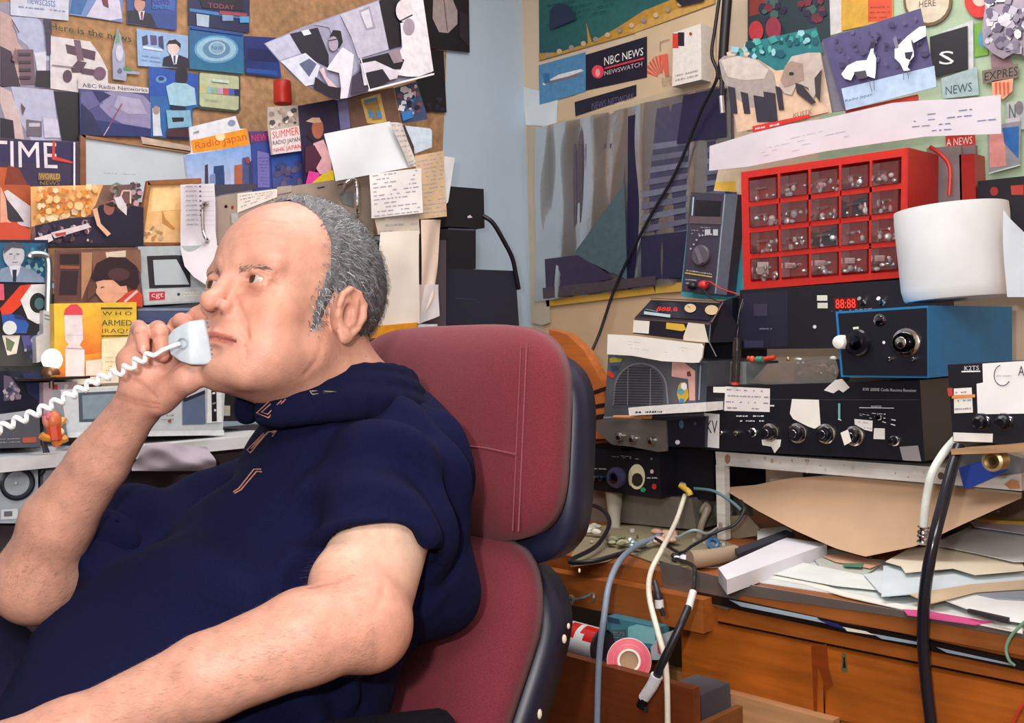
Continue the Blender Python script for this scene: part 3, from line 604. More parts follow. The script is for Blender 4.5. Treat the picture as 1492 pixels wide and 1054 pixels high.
# ---------------------------------------------------------------- radio at far right
pl2 = XP(1.52); root = empty('small_radio', pz((1300, 455), pl2), 'black radio with paper notes taped on at the right edge', 'radio')
m = M(pl2, 'plastic'); A = wbox(m, [(1140, 100), (1500, 85), (1500, 470), (1165, 455)], pl2, .14, '#12111d'); m.tx('K2TS', [(1218, 106), (1285, 104), (1285, 124), (1218, 128)], '#cfccd2'); m.ln([(1205, 132), (1292, 130)], 6, '#e6e4e6'); m.build('case', root)
note('paper_note', 'large white page', [(1302, 95), (1505, 82), (1510, 325), (1280, 328), (1275, 188), (1305, 182)], '#ebe8ea', root, pl_=pl2)
m = M(pl2, 'print'); m.h = .003
m.tube([pz((1395+38*math.cos(a*.35+2), 148+48*math.sin(a*.35+2)), pl2, .002) for a in range(-4, 8)], .0006, '#4a4a5c', sm=2); m.scrib([(1365, 140), (1440, 140), (1440, 160), (1365, 160)], 1, '#b9b6c4', 4); m.tr('A', 1470, 105, 1498, 150, '#4a3a4c'); m.build('handwriting', root)
note('paper_note', None, [(1170, 210), (1252, 205), (1258, 320), (1172, 324)], '#e7e3de', root, scr=3, pl_=pl2); note('paper_note', 'orange edge tab', [(1162, 240), (1270, 236), (1270, 250), (1164, 256)], '#d98a4a', root, h=.003, pl_=pl2)
note('paper_note', 'red tab', [(1142, 208), (1166, 206), (1168, 245), (1148, 245)], '#c0363a', root, h=.003, pl_=pl2); note('label_strip', 'white strip', [(1168, 412), (1350, 418), (1348, 458), (1168, 452)], '#e3e0dc', root, pl_=pl2)
for p in ((1300, 362), (1405, 362)): knobp(pl2, p, 26, .02, '#15141c', root, ring='#55535e', mk='gloss')
for p in ((1320, 1), ): pass
m = M(mk='wood'); A = [pz(p, XP(1.5)) for p in ((1155, 490), (1500, 462), (1500, 502), (1158, 515))]; m.hexa(A, [p+V3((.2, 0, 0)) for p in A], '#b08a68'); m.build('wooden_board', None, 'thin tan wooden board under the small right hand radio', 'board')
# ---------------------------------------------------------------- white wooden rack on the desk
pr = XP(1.76); root = empty('wooden_rack', pz((100, 900), pr), 'white painted wooden rack standing on the desk', 'rack')
m = M(pr, 'stain'); A = [pz(p, pr) for p in ((70, 500), (1480, 600), (1480, 682), (75, 562))]; m.hexa(A, [p+V3((.4, 0, 0)) for p in A], '#ddd8d4')
m.el(127, 535, 13, 22, '#b08060'); m.el(1110, 612, 15, 17, '#6a5a48'); m.blots([(80, 510), (1450, 610), (1450, 670), (80, 555)], 26, ['#c9c2bc', '#e6e4e2', '#b8a490'], 12, 4); m.pg([(1405, 650), (1440, 625), (1470, 635), (1480, 670), (1430, 672)], '#b8805c'); m.build('shelf_board', root)
m = M(pr, 'stain'); m.h = -.0; z(*R4)
A = [pz(p, pr) for p in ((72, 562), (112, 566), (118, 915), (80, 905))]
for a_ in A: a_.z = max(a_.z, .742)
m.hexa(A, [p+V3((.018, 0, 0)) for p in A], '#dcd8d2'); m.build('leg', root)
a0 = pz((80, 905), pr); y1 = pz((1480, 600), pr).y
m = M(mk='matte'); 
m.box((2.1, .15, .743), (2.11, a0.y, a0.z+.15), '#6f6157'); m.build('back_board', root)
# folded brown folder hanging under the shelf
m = M(mk='paper'); up = [(120, 665), (250, 655), (430, 620), (700, 615), (1000, 650), (1200, 670), (1480, 700)]; lo = [(135, 690), (260, 770), (430, 860), (620, 945), (760, 985), (1000, 935), (1200, 840), (1480, 715)]
def lerp(L, t):
    x = L[0][0]+(L[-1][0]-L[0][0])*t
    for a, b in zip(L, L[1:]):
        if a[0] <= x <= b[0]: k_ = (x-a[0])/(b[0]-a[0]); return (x, a[1]*(1-k_)+b[1]*k_)
    return L[-1]
G = []; nx, ny = 30, 10
for i in range(nx+1):
    for j in range(ny+1):
        u, v = i/nx, j/ny; a = lerp(up, u); b = lerp(lo, u); p = (a[0]*(1-v)+b[0]*v, a[1]*(1-v)+b[1]*v)
        G.append(pz(p, XP(1.79-.09*v*math.sin(math.pi*min(max(u, .0), 1))-.02*v)))
m.v += G; m.idx([(i*(ny+1)+j, i*(ny+1)+j+1, (i+1)*(ny+1)+j+1, (i+1)*(ny+1)+j) for i in range(nx) for j in range(ny)], 0, '#c4a183'); m.build('manila_folder', None, 'large tan folder sagging out from under the wooden rack', 'folder')
m = M(mk='paper'); A = [pz(p, XP(1.80)) for p in ((400, 625), (700, 600), (1480, 690), (1480, 715), (1300, 780), (1150, 860), (1050, 780), (700, 690))]; m.face(A, '#9f9787'); m.face([p+V3((.002, 0, 0)) for p in A][::-1], '#9f9787'); m.build('grey_folder', None, 'grey brown sheet behind the tan folder under the rack', 'folder')
# tape reel, blue cloth
z(*R4)
m = M(mk='metal'); o = pz((1345, 545), XP(1.56)); m.lathe(o+V3((.03, 0, 0)), (-1, 0, 0), [(.012, 0), (.0155, .002), (.0155, .03), (.011, .032), (.006, .03), (0, .03)], ['#b89a4a', '#c9b070', '#e0d0a0', '#8a7040', '#5a4a30', '#5a4a30'], 'metal'); m.build('brass_connector', None, 'round brass connector resting on the rack under the wooden board', 'connector')
m = M(XP(1.74), 'fabric'); m.slab([(1190, 575), (1290, 545), (1330, 575), (1420, 585), (1350, 620), (1250, 665), (1215, 672)], '#1d3f9a', .006); m.build('blue_cloth', None, 'dark blue cloth scrap hanging over the rack edge', 'cloth')
m = M(XP(1.75), 'film'); m.slab([(1160, 525), (1300, 470), (1480, 530), (1480, 600), (1330, 620), (1200, 580)], '#b8c6d6', .03); m.build('plastic_wrap', None, 'crumpled bluish plastic wrap beneath the small right hand radio', 'plastic bag')
# ================================================================ desk
DX, DZ = 1.455, .74
root = empty('desk', (1.8, 1.2, 0), 'orange brown wooden desk with drawers along the right wall', 'desk')
m = M(mk='stain'); m.box((DX, -.3, DZ-.03), (XW-.002, 2.1, DZ), '#9c5a2a'); m.build('desktop', root)
OR = '#a85d22'
m = M(mk='stain'); m.box((DX+.012, -.3, .668), (DX+.035, 2.1, DZ-.03), OR); m.build('rail', root)
m = M(mk='stain'); z(0, 0, 1); m.box((DX+.0, -.3, .556), (DX+.02, on(992, 900, XP(DX)).y, .662), '#a8591a'); dr = m.build('drawer_front', root)
z(*R7)
pd = XP(DX)
m = M(pd, 'metal'); m.h = .0005
o = pz((600, 775), pd); m.slab([(588, 735), (598, 728), (610, 740), (611, 775), (618, 815), (598, 822), (586, 815), (590, 775)], '#9c9870', .001); m.pg([(596, 750), (604, 750), (605, 770), (609, 800), (594, 800), (597, 770)], '#3a3420'); m.build('keyhole_plate', dr)
m = M(pd, 'stain'); m.h = .0004
m.pg([(448, 700), (520, 690), (530, 800), (550, 880), (520, 905), (508, 1060), (518, 1060), (505, 860), (480, 800), (474, 1060), (462, 1060), (455, 820)], '#84390f'); m.build('varnish_stain', dr)
m = M(mk='stain'); m.box((DX+.03, -.3, .08), (DX+.05, 2.1, .556), '#b98652'); m.box((DX+.02, 1.02, .0), (DX+.06, 1.06, .55), '#c58a45'); m.box((DX+.02, .3, .0), (DX+.06, .34, .56), '#c58a45'); m.build('carcass', root)
# dark gap moulding and tape strip
z(0, 0, 1)
m = M(XP(DX-.004), 'gloss'); m.slab([(1012, 862), (1080, 876), (1492, 965), (1520, 972), (1520, 985), (1492, 978), (1080, 890), (1012, 874)], '#1b1412', .01)
m.pg([(1062, 874), (1190, 900), (1205, 909), (1080, 884)], '#9fb0c0'); m.pg([(1225, 913), (1262, 920), (1275, 926), (1235, 920)], '#dcd8cc'); m.pg([(1270, 923), (1340, 936), (1345, 941), (1285, 931)], '#8fa0ac'); m.pg([(1365, 943), (1470, 966), (1475, 970), (1380, 951)], '#8794a2'); m.pg([(1190, 901), (1222, 909), (1235, 918), (1212, 912)], '#2a2c66')
m.build('tape_strip', root, 'dark strip with torn tape')
# grimy taped edge of the desk top
m = M(XP(DX-.002), 'film'); m.slab([(960, 818), (1090, 852), (1300, 888), (1490, 920), (1520, 926), (1520, 936), (1490, 930), (1300, 898), (1080, 868), (1060, 890), (1000, 868), (968, 862)], '#9a8070', .003); m.build('edge_tape', root, 'grimy clear tape along the desk edge')
# open drawer at left
root2 = empty('open_drawer', (1.36, 1.3, .45), 'pulled out desk drawer holding a can and a roll of tape', 'drawer')
z(*R6)
z(0, 0, 1); yA, yB = on(1010, 1030, XP(1.30)).y, 1.62; z(*R6)
m = M(mk='stain'); m.box((1.30, yA, .47), (1.318, yB, .607), '#6e3416'); m.build('drawer_front', root2)
m = M(mk='stain'); m.box((1.318, yA, .48), (1.46, yA+.012, .545), '#7a4a24'); m.box((1.318, yB-.012, .48), (1.46, yB, .6), '#7a4a24'); m.box((1.318, yA, .48), (1.46, yB, .49), '#6a4020'); m.build('drawer_box', root2)
m = M(mk='stain'); m.box((DX-.03, 1.03, .655), (DX+.012, 1.75, .712), '#a05a24'); m.build('drawer_rail', root)
m = M(mk='wood'); m.box((DX-.02, .8, .0), (DX+.0, 1.02, .56), '#b98a62'); m.build('side_panel', root)
# can
pc = XP(1.36); a = pz((150, 560), pc); b = pz((345, 615), XP(1.36)); ax = (b-a).normalized(); R_ = .030
m = M(mk='gloss'); L_ = (b-a).length+.02; nn = 32
x = ax.cross(V3((0, 0, 1))).normalized(); y = ax.cross(x)
if x.dot(CAM-a) < 0: x = -x; y = ax.cross(x)
if y.z < 0: y = -y
for i in range(10):
    for j in range(nn):
        t0, t1 = i/10, (i+1)/10; a0, a1 = 6.28318*j/nn, 6.28318*(j+1)/nn; am = math.degrees((a0+a1)/2)
        pt = lambda t, an: a-ax*.01+ax*L_*t+(x*math.cos(an)+y*math.sin(an))*R_
        c = '#c9201c' if 20 < am < 90 and i not in (3, 6) and not (i == 7 and am < 45) and not (i == 4 and am < 40) else ('#c43a3a' if am < -20 and i % 4 == 1 else '#dcdfe4')
        m.face([pt(t0, a0), pt(t1, a0), pt(t1, a1), pt(t0, a1)], c)
m.lathe(a+ax*(L_-.01), ax, [(R_, 0), (R_*1.03, .001), (R_*1.03, .004), (R_*.95, .005), (R_*.9, .001), (0, .001)], '#35303a', 'gloss', nn); m.lathe(a-ax*.01, -ax, [(R_, 0), (0, 0)], '#888888', 'metal', nn) if False else None
m.build('spray_can', None, 'red and white can lying on its side in the open drawer', 'can')
# tape roll facing the camera
o = pz((525, 705), XP(1.335)); ax = (CAM-o); ax.z = ax.z*.9; ax.normalize(); s_ = scale_at((525, 705), XP(1.335)); r1 = 125*s_
m = M(mk='plastic'); m.lathe(o-ax*.03, ax, [(r1*.42, 0), (r1*.98, 0), (r1, .002), (r1, .03), (r1*.97, .031), (r1*.72, .031), (r1*.7, .0312), (r1*.52, .0312), (r1*.47, .0315), (r1*.42, .031), (r1*.41, 0)], ['#d3526a', '#d3526a', '#cf4a62', '#e8c8cc', '#d84058', '#e27488', '#d8445c', '#e6dccc', '#efe6d8', '#b89478', '#b89478'], 'plastic', 40)
m.lathe(o-ax*.005, ax, [(0, 0), (r1*.42, 0)], '#b08e70', 'paper', 30); m.build('tape_roll', None, 'red and white roll of tape standing in the open drawer', 'tape roll')
m = M(XP(1.40), 'plastic'); m.slab([(400, 455), (560, 490), (690, 520), (690, 640), (640, 640), (500, 590), (400, 600)], '#3f7f92', .03); m.pg([(520, 515), (570, 500), (672, 520), (672, 612), (600, 605), (520, 570)], '#86c6cc'); m.rc(430, 530, 510, 590, '#4a5a68'); m.pg([(400, 455), (470, 470), (480, 500), (410, 490)], '#1c3a58'); m.scrib([(435, 535), (505, 545), (505, 580), (435, 580)], 3, '#9aa8b0', 3); m.build('teal_carton', None, 'small teal carton behind the roll of tape in the drawer', 'carton')
m = M(XP(1.38), 'plastic'); m.slab([(645, 630), (700, 560), (755, 540), (752, 590), (715, 700), (650, 700)], '#a9bcc4', .02); m.pg([(680, 580), (705, 560), (712, 680), (688, 660)], '#c23a3a'); m.build('wrapper', None, 'pale wrapper with a red stripe at the right of the drawer', 'wrapper')
m = M(mk='fabric'); m.box((1.33, yA+.015, .495), (1.43, yA+.09, .585), '#2a2530', bev=.01); m.build('dark_pouch', None, 'dark cloth pouch in the corner of the open drawer', 'pouch')
m = M(mk='metal'); 
pk = XP(1.41); o = pz((200, 362), pk); m.lathe(o, pk[1], [(.005, -.002), (.009, -.002), (.0095, 0), (.009, .003), (.005, .003), (.005, -.002)], '#a9b8bc', 'metal', 20); m.tube([pz((225, 362), pk), pz((270, 350), pk), pz((320, 330), pk), pz((328, 350), back(pk, -.01)), pz((322, 375), pk)], .0026, '#9fb0b6', 'metal'); m.build('eye_hook', None, 'grey metal eye hook screwed to the desk rail', 'hook')
# ---------------------------------------------------------------- papers over the desk
z(*R7); zt = DZ
def sheet(nm, lab, pts, zz, col, t=.0015, cat='paper', scr=0, mk='paper', cols=None):
    pl_ = ZP(zz); m = M(pl_, mk); m.slab(pts, col, t)
    if scr and len(pts) == 4: m.scrib(pts, scr, '#a09a98', int(zz*1e5) % 97, .25, fill=.7)
    if cols: m.blots(pts[:4], 20, cols, 18, 5)
    return m.build(nm, None, lab, cat)
sheet('newspaper', 'grimy newspaper sheet covering the front of the desk', [(135, 370), (480, 270), (1000, 330), (1480, 470), (1500, 640), (1040, 560), (640, 470), (170, 400)], DZ+.002, '#cdd2d2', cols=['#b9b6ae', '#e4e6e4', '#a9b4b0', '#c9bcae'])
sheet('paper_strip', 'long white paper edge along the front of the desk', [(170, 375), (300, 372), (430, 395), (620, 455), (880, 510), (1250, 580), (1420, 610), (1420, 640), (1250, 605), (870, 530), (600, 470), (420, 415), (300, 392)], DZ+.004, '#e4e2dc')
sheet('pink_strip', 'bright pink paper strip on the desk edge', [(870, 530), (960, 535), (1290, 590), (1200, 600), (890, 555)], DZ+.005, '#cf4f8a')
sheet('envelope', 'pale envelope lying at the middle of the desk', [(440, 270), (560, 250), (760, 330), (700, 370), (520, 380)], DZ+.006, '#b9bdb4')
sheet('notepaper', 'white sheet with print at the left of the desk papers', [(220, 355), (380, 310), (720, 380), (760, 440), (560, 420)], DZ+.008, '#dde2e0')
sheet('leaflet', 'peach and green leaflet sticking out from under the tan folder', [(500, 285), (620, 270), (770, 320), (720, 340), (560, 310)], DZ+.010, '#d9a88c')
sheet('green_card', 'small green card poking out under the tan folder', [(590, 318), (690, 318), (680, 335), (600, 330)], DZ+.012, '#4f7f66')
sheet('blue_white_sheet', 'bluish white sheet lying right of the middle of the desk', [(690, 370), (900, 330), (980, 440), (800, 470), (760, 450)], DZ+.012, '#d3dbe2')
sheet('large_page', 'large pale blue page beneath the black cable on the desk', [(780, 330), (1080, 330), (1430, 360), (1440, 400), (1200, 420), (900, 460), (770, 470)], DZ+.016, '#cfdbe4')
sheet('tan_sheet', 'tan paper with a dark edge at the front of the pile', [(900, 460), (1180, 415), (1440, 395), (1500, 430), (1200, 450), (990, 505)], DZ+.018, '#cdb699')
sheet('dark_sheet', 'dark grey blue sheet at the right front of the desk', [(1180, 452), (1440, 430), (1480, 490), (1300, 480)], DZ+.015, '#8c93a0')
sheet('writing_sheet', 'white sheet with a thin dark line near the right front corner', [(1040, 480), (1200, 455), (1480, 500), (1480, 600), (1280, 570)], DZ+.013, '#e6e9e9')
sheet('pencil', 'thin dark pencil lying on the white sheet at the right', [(1165, 530), (1175, 527), (1360, 568), (1355, 576)], DZ+.020, '#2d2a30', t=.005, cat='pencil')
sheet('cream_page', 'cream page curling beneath the tan folder', [(790, 310), (900, 250), (1120, 230), (1420, 320), (1430, 350), (1200, 370), (1100, 340), (880, 360), (860, 330)], DZ+.026, '#eadfc9')
sheet('grey_page', 'pale grey page at the right back of the pile', [(1000, 230), (1180, 150), (1480, 170), (1480, 310), (1380, 310), (1200, 270)], DZ+.032, '#c9cdd0')
sheet('mauve_page', 'pale mauve page at the back right of the pile', [(1180, 130), (1300, 105), (1480, 130), (1480, 190), (1200, 150)], DZ+.038, '#cfc3d2')
sheet('yellow_folder', 'mustard folder edge at the right back of the pile', [(1200, 115), (1300, 75), (1500, 70), (1500, 130), (1350, 125)], DZ+.044, '#b8913a', t=.006, cat='folder')
sheet('lilac_page', 'lilac page behind the mustard folder', [(1300, 80), (1480, 20), (1500, 60), (1400, 75)], DZ+.055, '#b9a0bc')
sheet('binder', 'white ring binder lying at the left of the desk papers', [(20, 340), (330, 200), (520, 230), (60, 395)], DZ+.026, '#e2dfe8', t=.024, cat='binder')
sheet('black_ruler', 'dark cable cover lying behind the white binder', [(95, 250), (330, 165), (370, 178), (110, 275)], DZ+.03, '#2b2a38', t=.008, cat='ruler')
sheet('white_envelope', 'white envelope tucked behind the white binder', [(200, 160), (330, 150), (360, 170), (200, 220)], DZ+.02, '#d6d3cc', t=.003)
z(*R5)
sheet('grimy_paper', 'dirty crumpled paper under the cables at the left of the desk', [(60, 950), (200, 760), (900, 760), (1150, 900), (1150, 1040), (700, 1040), (420, 940), (300, 1000), (50, 1035)], DZ+.003, '#8c8268', cols=['#6f6a50', '#b0a890', '#a59a80', '#5c5848', '#c9c4b8'])
m = M(mk='film'); rnd = random.Random(21)
def clump(nm, lab, cx, cy, n, spread, zz, cols, mk='film', r=(.006, .014), cat='bag', flat=.5):
    m = M(mk=mk); rnd = random.Random(int(cx*7+cy)); 
    for k_ in range(n):
        p = pz((cx+rnd.uniform(-spread, spread), cy+rnd.uniform(-spread, spread)*flat), ZP(zz)); rr_ = rnd.uniform(*r); m.ball(p+V3((0, 0, rr_*.4)), (rr_*rnd.uniform(.7, 1.6), rr_*rnd.uniform(.7, 1.6), rr_*rnd.uniform(.4, .8)), rnd.choice(cols), mk, 6)
    return m.build(nm, None, lab, cat)
clump('crumpled_plastic', 'crumpled clear plastic behind the looping black cable', 190, 800, 10, 50, DZ+.01, ['#c9c6bc', '#e0dcd4', '#b4ae9c'], 'paper')
clump('olive_bag', 'crumpled olive plastic bag at the left of the desk', 360, 870, 14, 65, DZ+.01, ['#8d8a70', '#a8a488', '#77745c'], 'paper')
clump('silver_wrap', 'crumpled silvery wrap beside the grey cable on the desk', 500, 890, 14, 55, DZ+.012, ['#c3d3dc', '#8fa8b4', '#e4ecf0'], 'metal', (.004, .01))
clump('pink_cloth', 'small pinkish cloth crumpled between the cables', 690, 850, 10, 80, DZ+.012, ['#cba491', '#b98f7c', '#dcb8a4'], 'paper', (.008, .014), 'cloth')
clump('cable_knot', 'knot of black and white leads on the desk front', 790, 985, 12, 55, DZ+.012, ['#1a1a24', '#dcdce4', '#2b2b38'], 'plastic', (.003, .008), 'cable')
m = M(mk='paper'); m.tube([pz((850, 990), ZP(DZ+.02)), pz((950, 980), ZP(DZ+.02)), pz((1060, 960), ZP(DZ+.02)), pz((1150, 940), ZP(DZ+.02))], lambda t: .017-.003*t, '#a08a74', n=12); m.build('wrapped_bundle', None, 'tan paper wrapped bundle lying across the desk corner', 'bundle')
m = M(mk='clear'); m.ball(pz((1075, 760), ZP(DZ+.02))+V3((0, 0, .03)), (.022, .022, .028), '#cdbcae', 'film', 10); m.ball(pz((1075, 790), ZP(DZ+.02))+V3((0, 0, .01)), (.012, .012, .016), '#9a8a7c', 'plastic', 8); m.build('light_bulb', None, 'clear light bulb lying against the rack leg', 'light bulb')
m = M(mk='plastic'); m.tube([pz((940, 640), XP(1.78)), pz((960, 660), XP(1.78)), pz((925, 760), XP(1.76)), pz((905, 860), XP(1.72))], lambda t: .016-.009*min(t*2, 1), '#8e8272', n=10); m.build('bulb_holder', None, 'tan bulb shaped handle standing left of the rack leg', 'handle')
m = M(mk='gloss'); o = pz((1000, 890), ZP(DZ+.01)); m.lathe(o, (-.5, -.6, .6), [(.006, 0), (.012, .001), (.013, .008), (.010, .01), (.006, .009)], '#3f6f9f', 'gloss'); m.build('blue_ring', None, 'blue plastic ring lying near the rack leg', 'ring')
card('brown_envelope', 'grey brown cardboard piece under the left end of the rack', 'cardboard', XP(1.80), [(1085, 700), (1230, 690), (1310, 780), (1295, 830), (1090, 860)], '#7f7262', t=.003, mk='paper')
# ---------------------------------------------------------------- left stack on the desk
pl = XP(1.78)
m = M(pl, 'matte'); wbox(m, [(150, 520), (860, 580), (890, 790), (140, 770)], pl, .22, '#6f675f', zmin=.741); m.ln([(775, 590), (775, 780)], 6, '#8b8478'); m.pg([(150, 520), (400, 545), (370, 640), (350, 790), (140, 770)], '#82746a'); m.build('grey_box', None, 'grey cardboard box beneath the black transceiver', 'box')
m = M(mk='film'); m.tube([pz((340, 500), XP(1.765)), pz((345, 620), XP(1.765)), pz((345, 700), XP(1.75)), pz((355, 860), XP(1.72))], lambda t: .022-.012*t, '#a9a294', 'paper', n=10); m.build('plastic_bag', None, 'twisted grey plastic bag hanging in front of the grey box', 'bag')
pl = XP(1.74); root = empty('transceiver', pz((400, 560), pl), 'black transceiver with two round dials on the grey box', 'transceiver')
m = M(pl, 'plastic'); wbox(m, [(140, 260), (1000, 240), (1010, 600), (650, 580), (390, 550), (140, 515)][0:1]+[(650, 262), (652, 582), (140, 515)], pl, .2, '#12111a')
m.scrib([(310, 285), (520, 300), (520, 325), (310, 300)], 2, '#b8b4c0', 5, .3, fill=.6); m.scrib([(195, 370), (300, 372), (300, 395), (195, 390)], 1, '#a9a5b0', 6, .4); m.scrib([(560, 430), (640, 430), (640, 455), (560, 455)], 1, '#c0bcc6', 6, .4)
m.el(598, 400, 12, 14, '#c9b0b4'); m.el(540, 522, 20, 18, '#2f8f60', n=5); m.el(615, 500, 16, 20, '#a83038'); m.el(598, 315, 8, 8, '#6a6678'); m.build('case', root)
knobp(pl, (370, 440), 62, .016, '#3a3a58', root, mk='gloss', mark='#55556a'); knobp(pl, (222, 445), 20, .012, '#7d8394', root, mk='chrome'); knobp(pl, (270, 445), 20, .012, '#5a6a94', root, mk='chrome')
m = M(pl, 'plastic'); o = pz((497, 435), pl); s_ = scale_at((497, 435), pl); m.h = .001; m.el(497, 435, 55, 85, '#cfc9a8'); m.el(500, 455, 38, 45, '#2a2620'); m.el(455, 440, 12, 55, '#b9b29c'); m.build('round_dial', root, 'cream dial')
pl = XP(1.72); m = M(pl, 'plastic'); wbox(m, [(690, 60), (960, 40), (1010, 240), (1015, 610), (880, 600), (690, 575)][:1]+[(1000, 60), (1010, 590), (680, 575)], XP(1.80), .2, '#0f0e17')
m.build('black_power_unit', None, 'black power unit between the transceiver and the rack', 'power unit')
# device with bagged parts
pl = XP(1.71); root = empty('bagged_unit', pz((520, 250), pl), 'small black unit wrapped in clear plastic on the transceiver', 'electronic unit')
m = M(pl, 'plastic'); wbox(m, [(325, 40), (960, 30), (950, 240), (330, 225)], pl, .16, '#2a2b3a'); m.pg([(695, 60), (950, 35), (945, 238), (705, 235)], '#141422'); m.el(768, 205, 16, 15, '#d9d6d8'); m.el(795, 85, 16, 28, '#3d5570'); m.el(888, 80, 10, 12, '#34405c'); m.build('case', root)
m = M(pl, 'film'); m.h = .004; m.slab([(225, 60), (330, 40), (695, 60), (705, 262), (640, 268), (420, 225), (330, 215), (225, 120)], '#b7a594', .004); m.build('plastic_bag', root)
m = M(pl, 'metal'); m.h = .003; m.slab([(330, 45), (690, 65), (695, 262), (330, 218)], '#988c80', .003, 'paper'); m.el(505, 80, 48, 38, '#ece9e2', 'paper'); m.el(640, 100, 45, 32, '#5c4a38'); m.build('label', root)
for x, y in ((390, 165), (478, 182), (605, 195)):
    knobp(XP(1.706), (x, y), 26, .012, '#c9c6c2', root, mk='chrome')
z(*R3)
# white strip of cassettes
m = M(XP(1.66), 'plastic'); wbox(m, [(475, 868), (1035, 832), (1035, 895), (480, 925)], XP(1.66), .09, '#e4e1de'); m.scrib([(520, 885), (730, 880), (730, 912), (520, 915)], 1, '#3a3640', 14, .5, fill=.7); m.build('white_power_strip', None, 'white slim case with black marks lying in front of the grey speaker', 'case')
m = M(mk='wood'); m.tube([pz((370, 935), XP(1.68)), pz((640, 935), XP(1.68))], .004, '#c98a5c'); m.build('wooden_stick', None, 'short wooden stick at the foot of the grey speaker', 'stick')
# grey speaker
pl = XP(1.72); root = empty('grey_speaker', pz((600, 930), pl), 'grey loudspeaker with an arched slotted grille and stickers', 'loudspeaker')
m = M(pl, 'plastic'); wbox(m, [(330, 480), (1050, 530), (1035, 940), (298, 940)], pl, .16, '#57585f'); m.pg([(975, 545), (1050, 540), (1040, 830), (965, 830)], '#3f4250'); m.ln([(1000, 560), (988, 810)], 10, '#8c98a4'); m.ln([(298, 938), (470, 930)], 12, '#8b94a6')
arch = [(370+ (390-370)*0, 850)]+[(575-195*math.cos(math.radians(a)), 745-200*math.sin(math.radians(a))) for a in range(0, 181, 12)]+[(780, 850)]
m.ln(arch, 12, '#757782')
for k_ in range(15):
    y = 575+k_*19; w_ = 190*math.sqrt(max(0, 1-((745-y)/195)**2)) if y < 745 else 192
    if w_ > 20: m.ln([(575-w_+15, y), (575+w_-12, y+4)], 8, '#2c2a38')
m.ln([(505, 560), (500, 850)], 7, '#6a6b76'); m.ln([(668, 580), (665, 850)], 7, '#6a6b76'); m.build('case', root)
m = M(pl, 'print'); m.h = .001; m.slab([(335, 490), (380, 485), (440, 520), (410, 560), (410, 600), (370, 655), (325, 630), (330, 580), (345, 550)], '#4a5a74', .0006); m.pg([(340, 510), (370, 500), (435, 515), (425, 535), (345, 540)], '#b9a82e'); m.pg([(325, 598), (365, 610), (380, 640), (365, 655), (325, 630)], '#c73a2a'); m.pg([(350, 560), (400, 560), (405, 600), (360, 600)], '#3a4358'); m.build('sticker', root, 'torn yellow, blue and red sticker')
m = M(pl, 'print'); m.h = .001; m.slab([(795, 535), (880, 540), (960, 600), (960, 815), (920, 815), (910, 660), (790, 640)], '#d9a49c', .0006); m.pg([(900, 610), (925, 600), (935, 640), (905, 640)], '#6a3a38'); m.build('sticker', root, 'torn pink sticker')
m = M(pl, 'print'); m.h = .0016; m.slab([(855, 685), (890, 685), (910, 740), (915, 790), (885, 830), (850, 830), (830, 770), (840, 710)], '#c9a93a', .0006); m.el(882, 712, 22, 28, '#e6e6ea'); m.el(860, 750, 22, 24, '#5aa0b8'); m.el(868, 815, 18, 16, '#2f86c8'); m.build('sticker', root, 'small yellow and blue sticker')
# hanging white paper strip
m = M(XP(1.69), 'paper'); m.slab([(325, 335), (500, 345), (700, 370), (900, 395), (1000, 405), (1015, 430), (1008, 500), (985, 540), (940, 542), (720, 530), (500, 490), (320, 480)], '#eae6e0', .004, 'paper'); m.scrib([(450, 370), (950, 430), (950, 500), (450, 440)], 3, '#c9c4c0', 3, .15, fill=.4); m.build('folded_paper', None, 'folded white paper strip on top of the grey speaker', 'paper')
# angled digital device
pl = P3(pz((510, 335), XP(1.70)), pz((1075, 395), XP(1.70)), pz((640, 85), XP(1.80)))
root = empty('desk_meter', pz((800, 380), XP(1.70)), 'slanted black desk counter with red digits and two round gauges', 'electronic unit')
pf = XP(1.70)
m = M(pf, 'plastic'); A = [pz(p, pf) for p in ((520, 215), (1075, 255), (1070, 395), (510, 330))]; T_ = [pz((640, 85), XP(1.80)), pz((1165, 110), XP(1.80))]
B = [T_[0], T_[1], A[2]+V3((.14, 0, 0)), A[3]+V3((.14, 0, 0))]; m.hexa(A, B, '#1b1724'); m.ln([(520, 222), (1075, 262)], 12, '#5c4644'); m.build('case', root)
ps = P3(A[0], A[1], T_[0]); m = M(ps, 'gloss'); m.h = .001
m.pg([(600, 150), (660, 100), (1130, 120), (1060, 240), (560, 200)], '#141222'); m.tx('888.8', [(690, 140), (835, 145), (830, 175), (675, 170)], '#a01e20', 'led'); m.ln([(590, 185), (780, 210)], 22, '#9fb2b8', 'plastic'); m.ln([(600, 160), (690, 180)], 8, '#5a6a7a')
m.el(925, 155, 42, 32, '#c9b28a'); m.el(1080, 170, 48, 36, '#c4ad86'); m.ln([(925, 155), (905, 140)], 3, '#2a2426'); m.ln([(1165, 112), (1080, 262)], 8, '#7a5450'); m.ln([(640, 88), (1165, 112)], 7, '#4a3838'); m.build('display_panel', root, 'slanted panel with red digits')
m = M(pf, 'paper'); m.h = .002; m.slab([(518, 232), (632, 240), (625, 330), (512, 322)], '#e4dfd8', .001); m.build('paper_label', root); m = M(pf, 'paper'); m.h = .002; m.slab([(755, 250), (880, 262), (895, 300), (870, 312), (752, 295)], '#d9b03c', .001); m.build('paper_label', root, 'yellow label'); m = M(pf, 'paper'); m.h = .003; m.slab([(915, 250), (1030, 262), (1062, 395), (880, 378), (880, 350)], '#ddd2c2', .001); m.build('paper_label', root, 'large cream label')
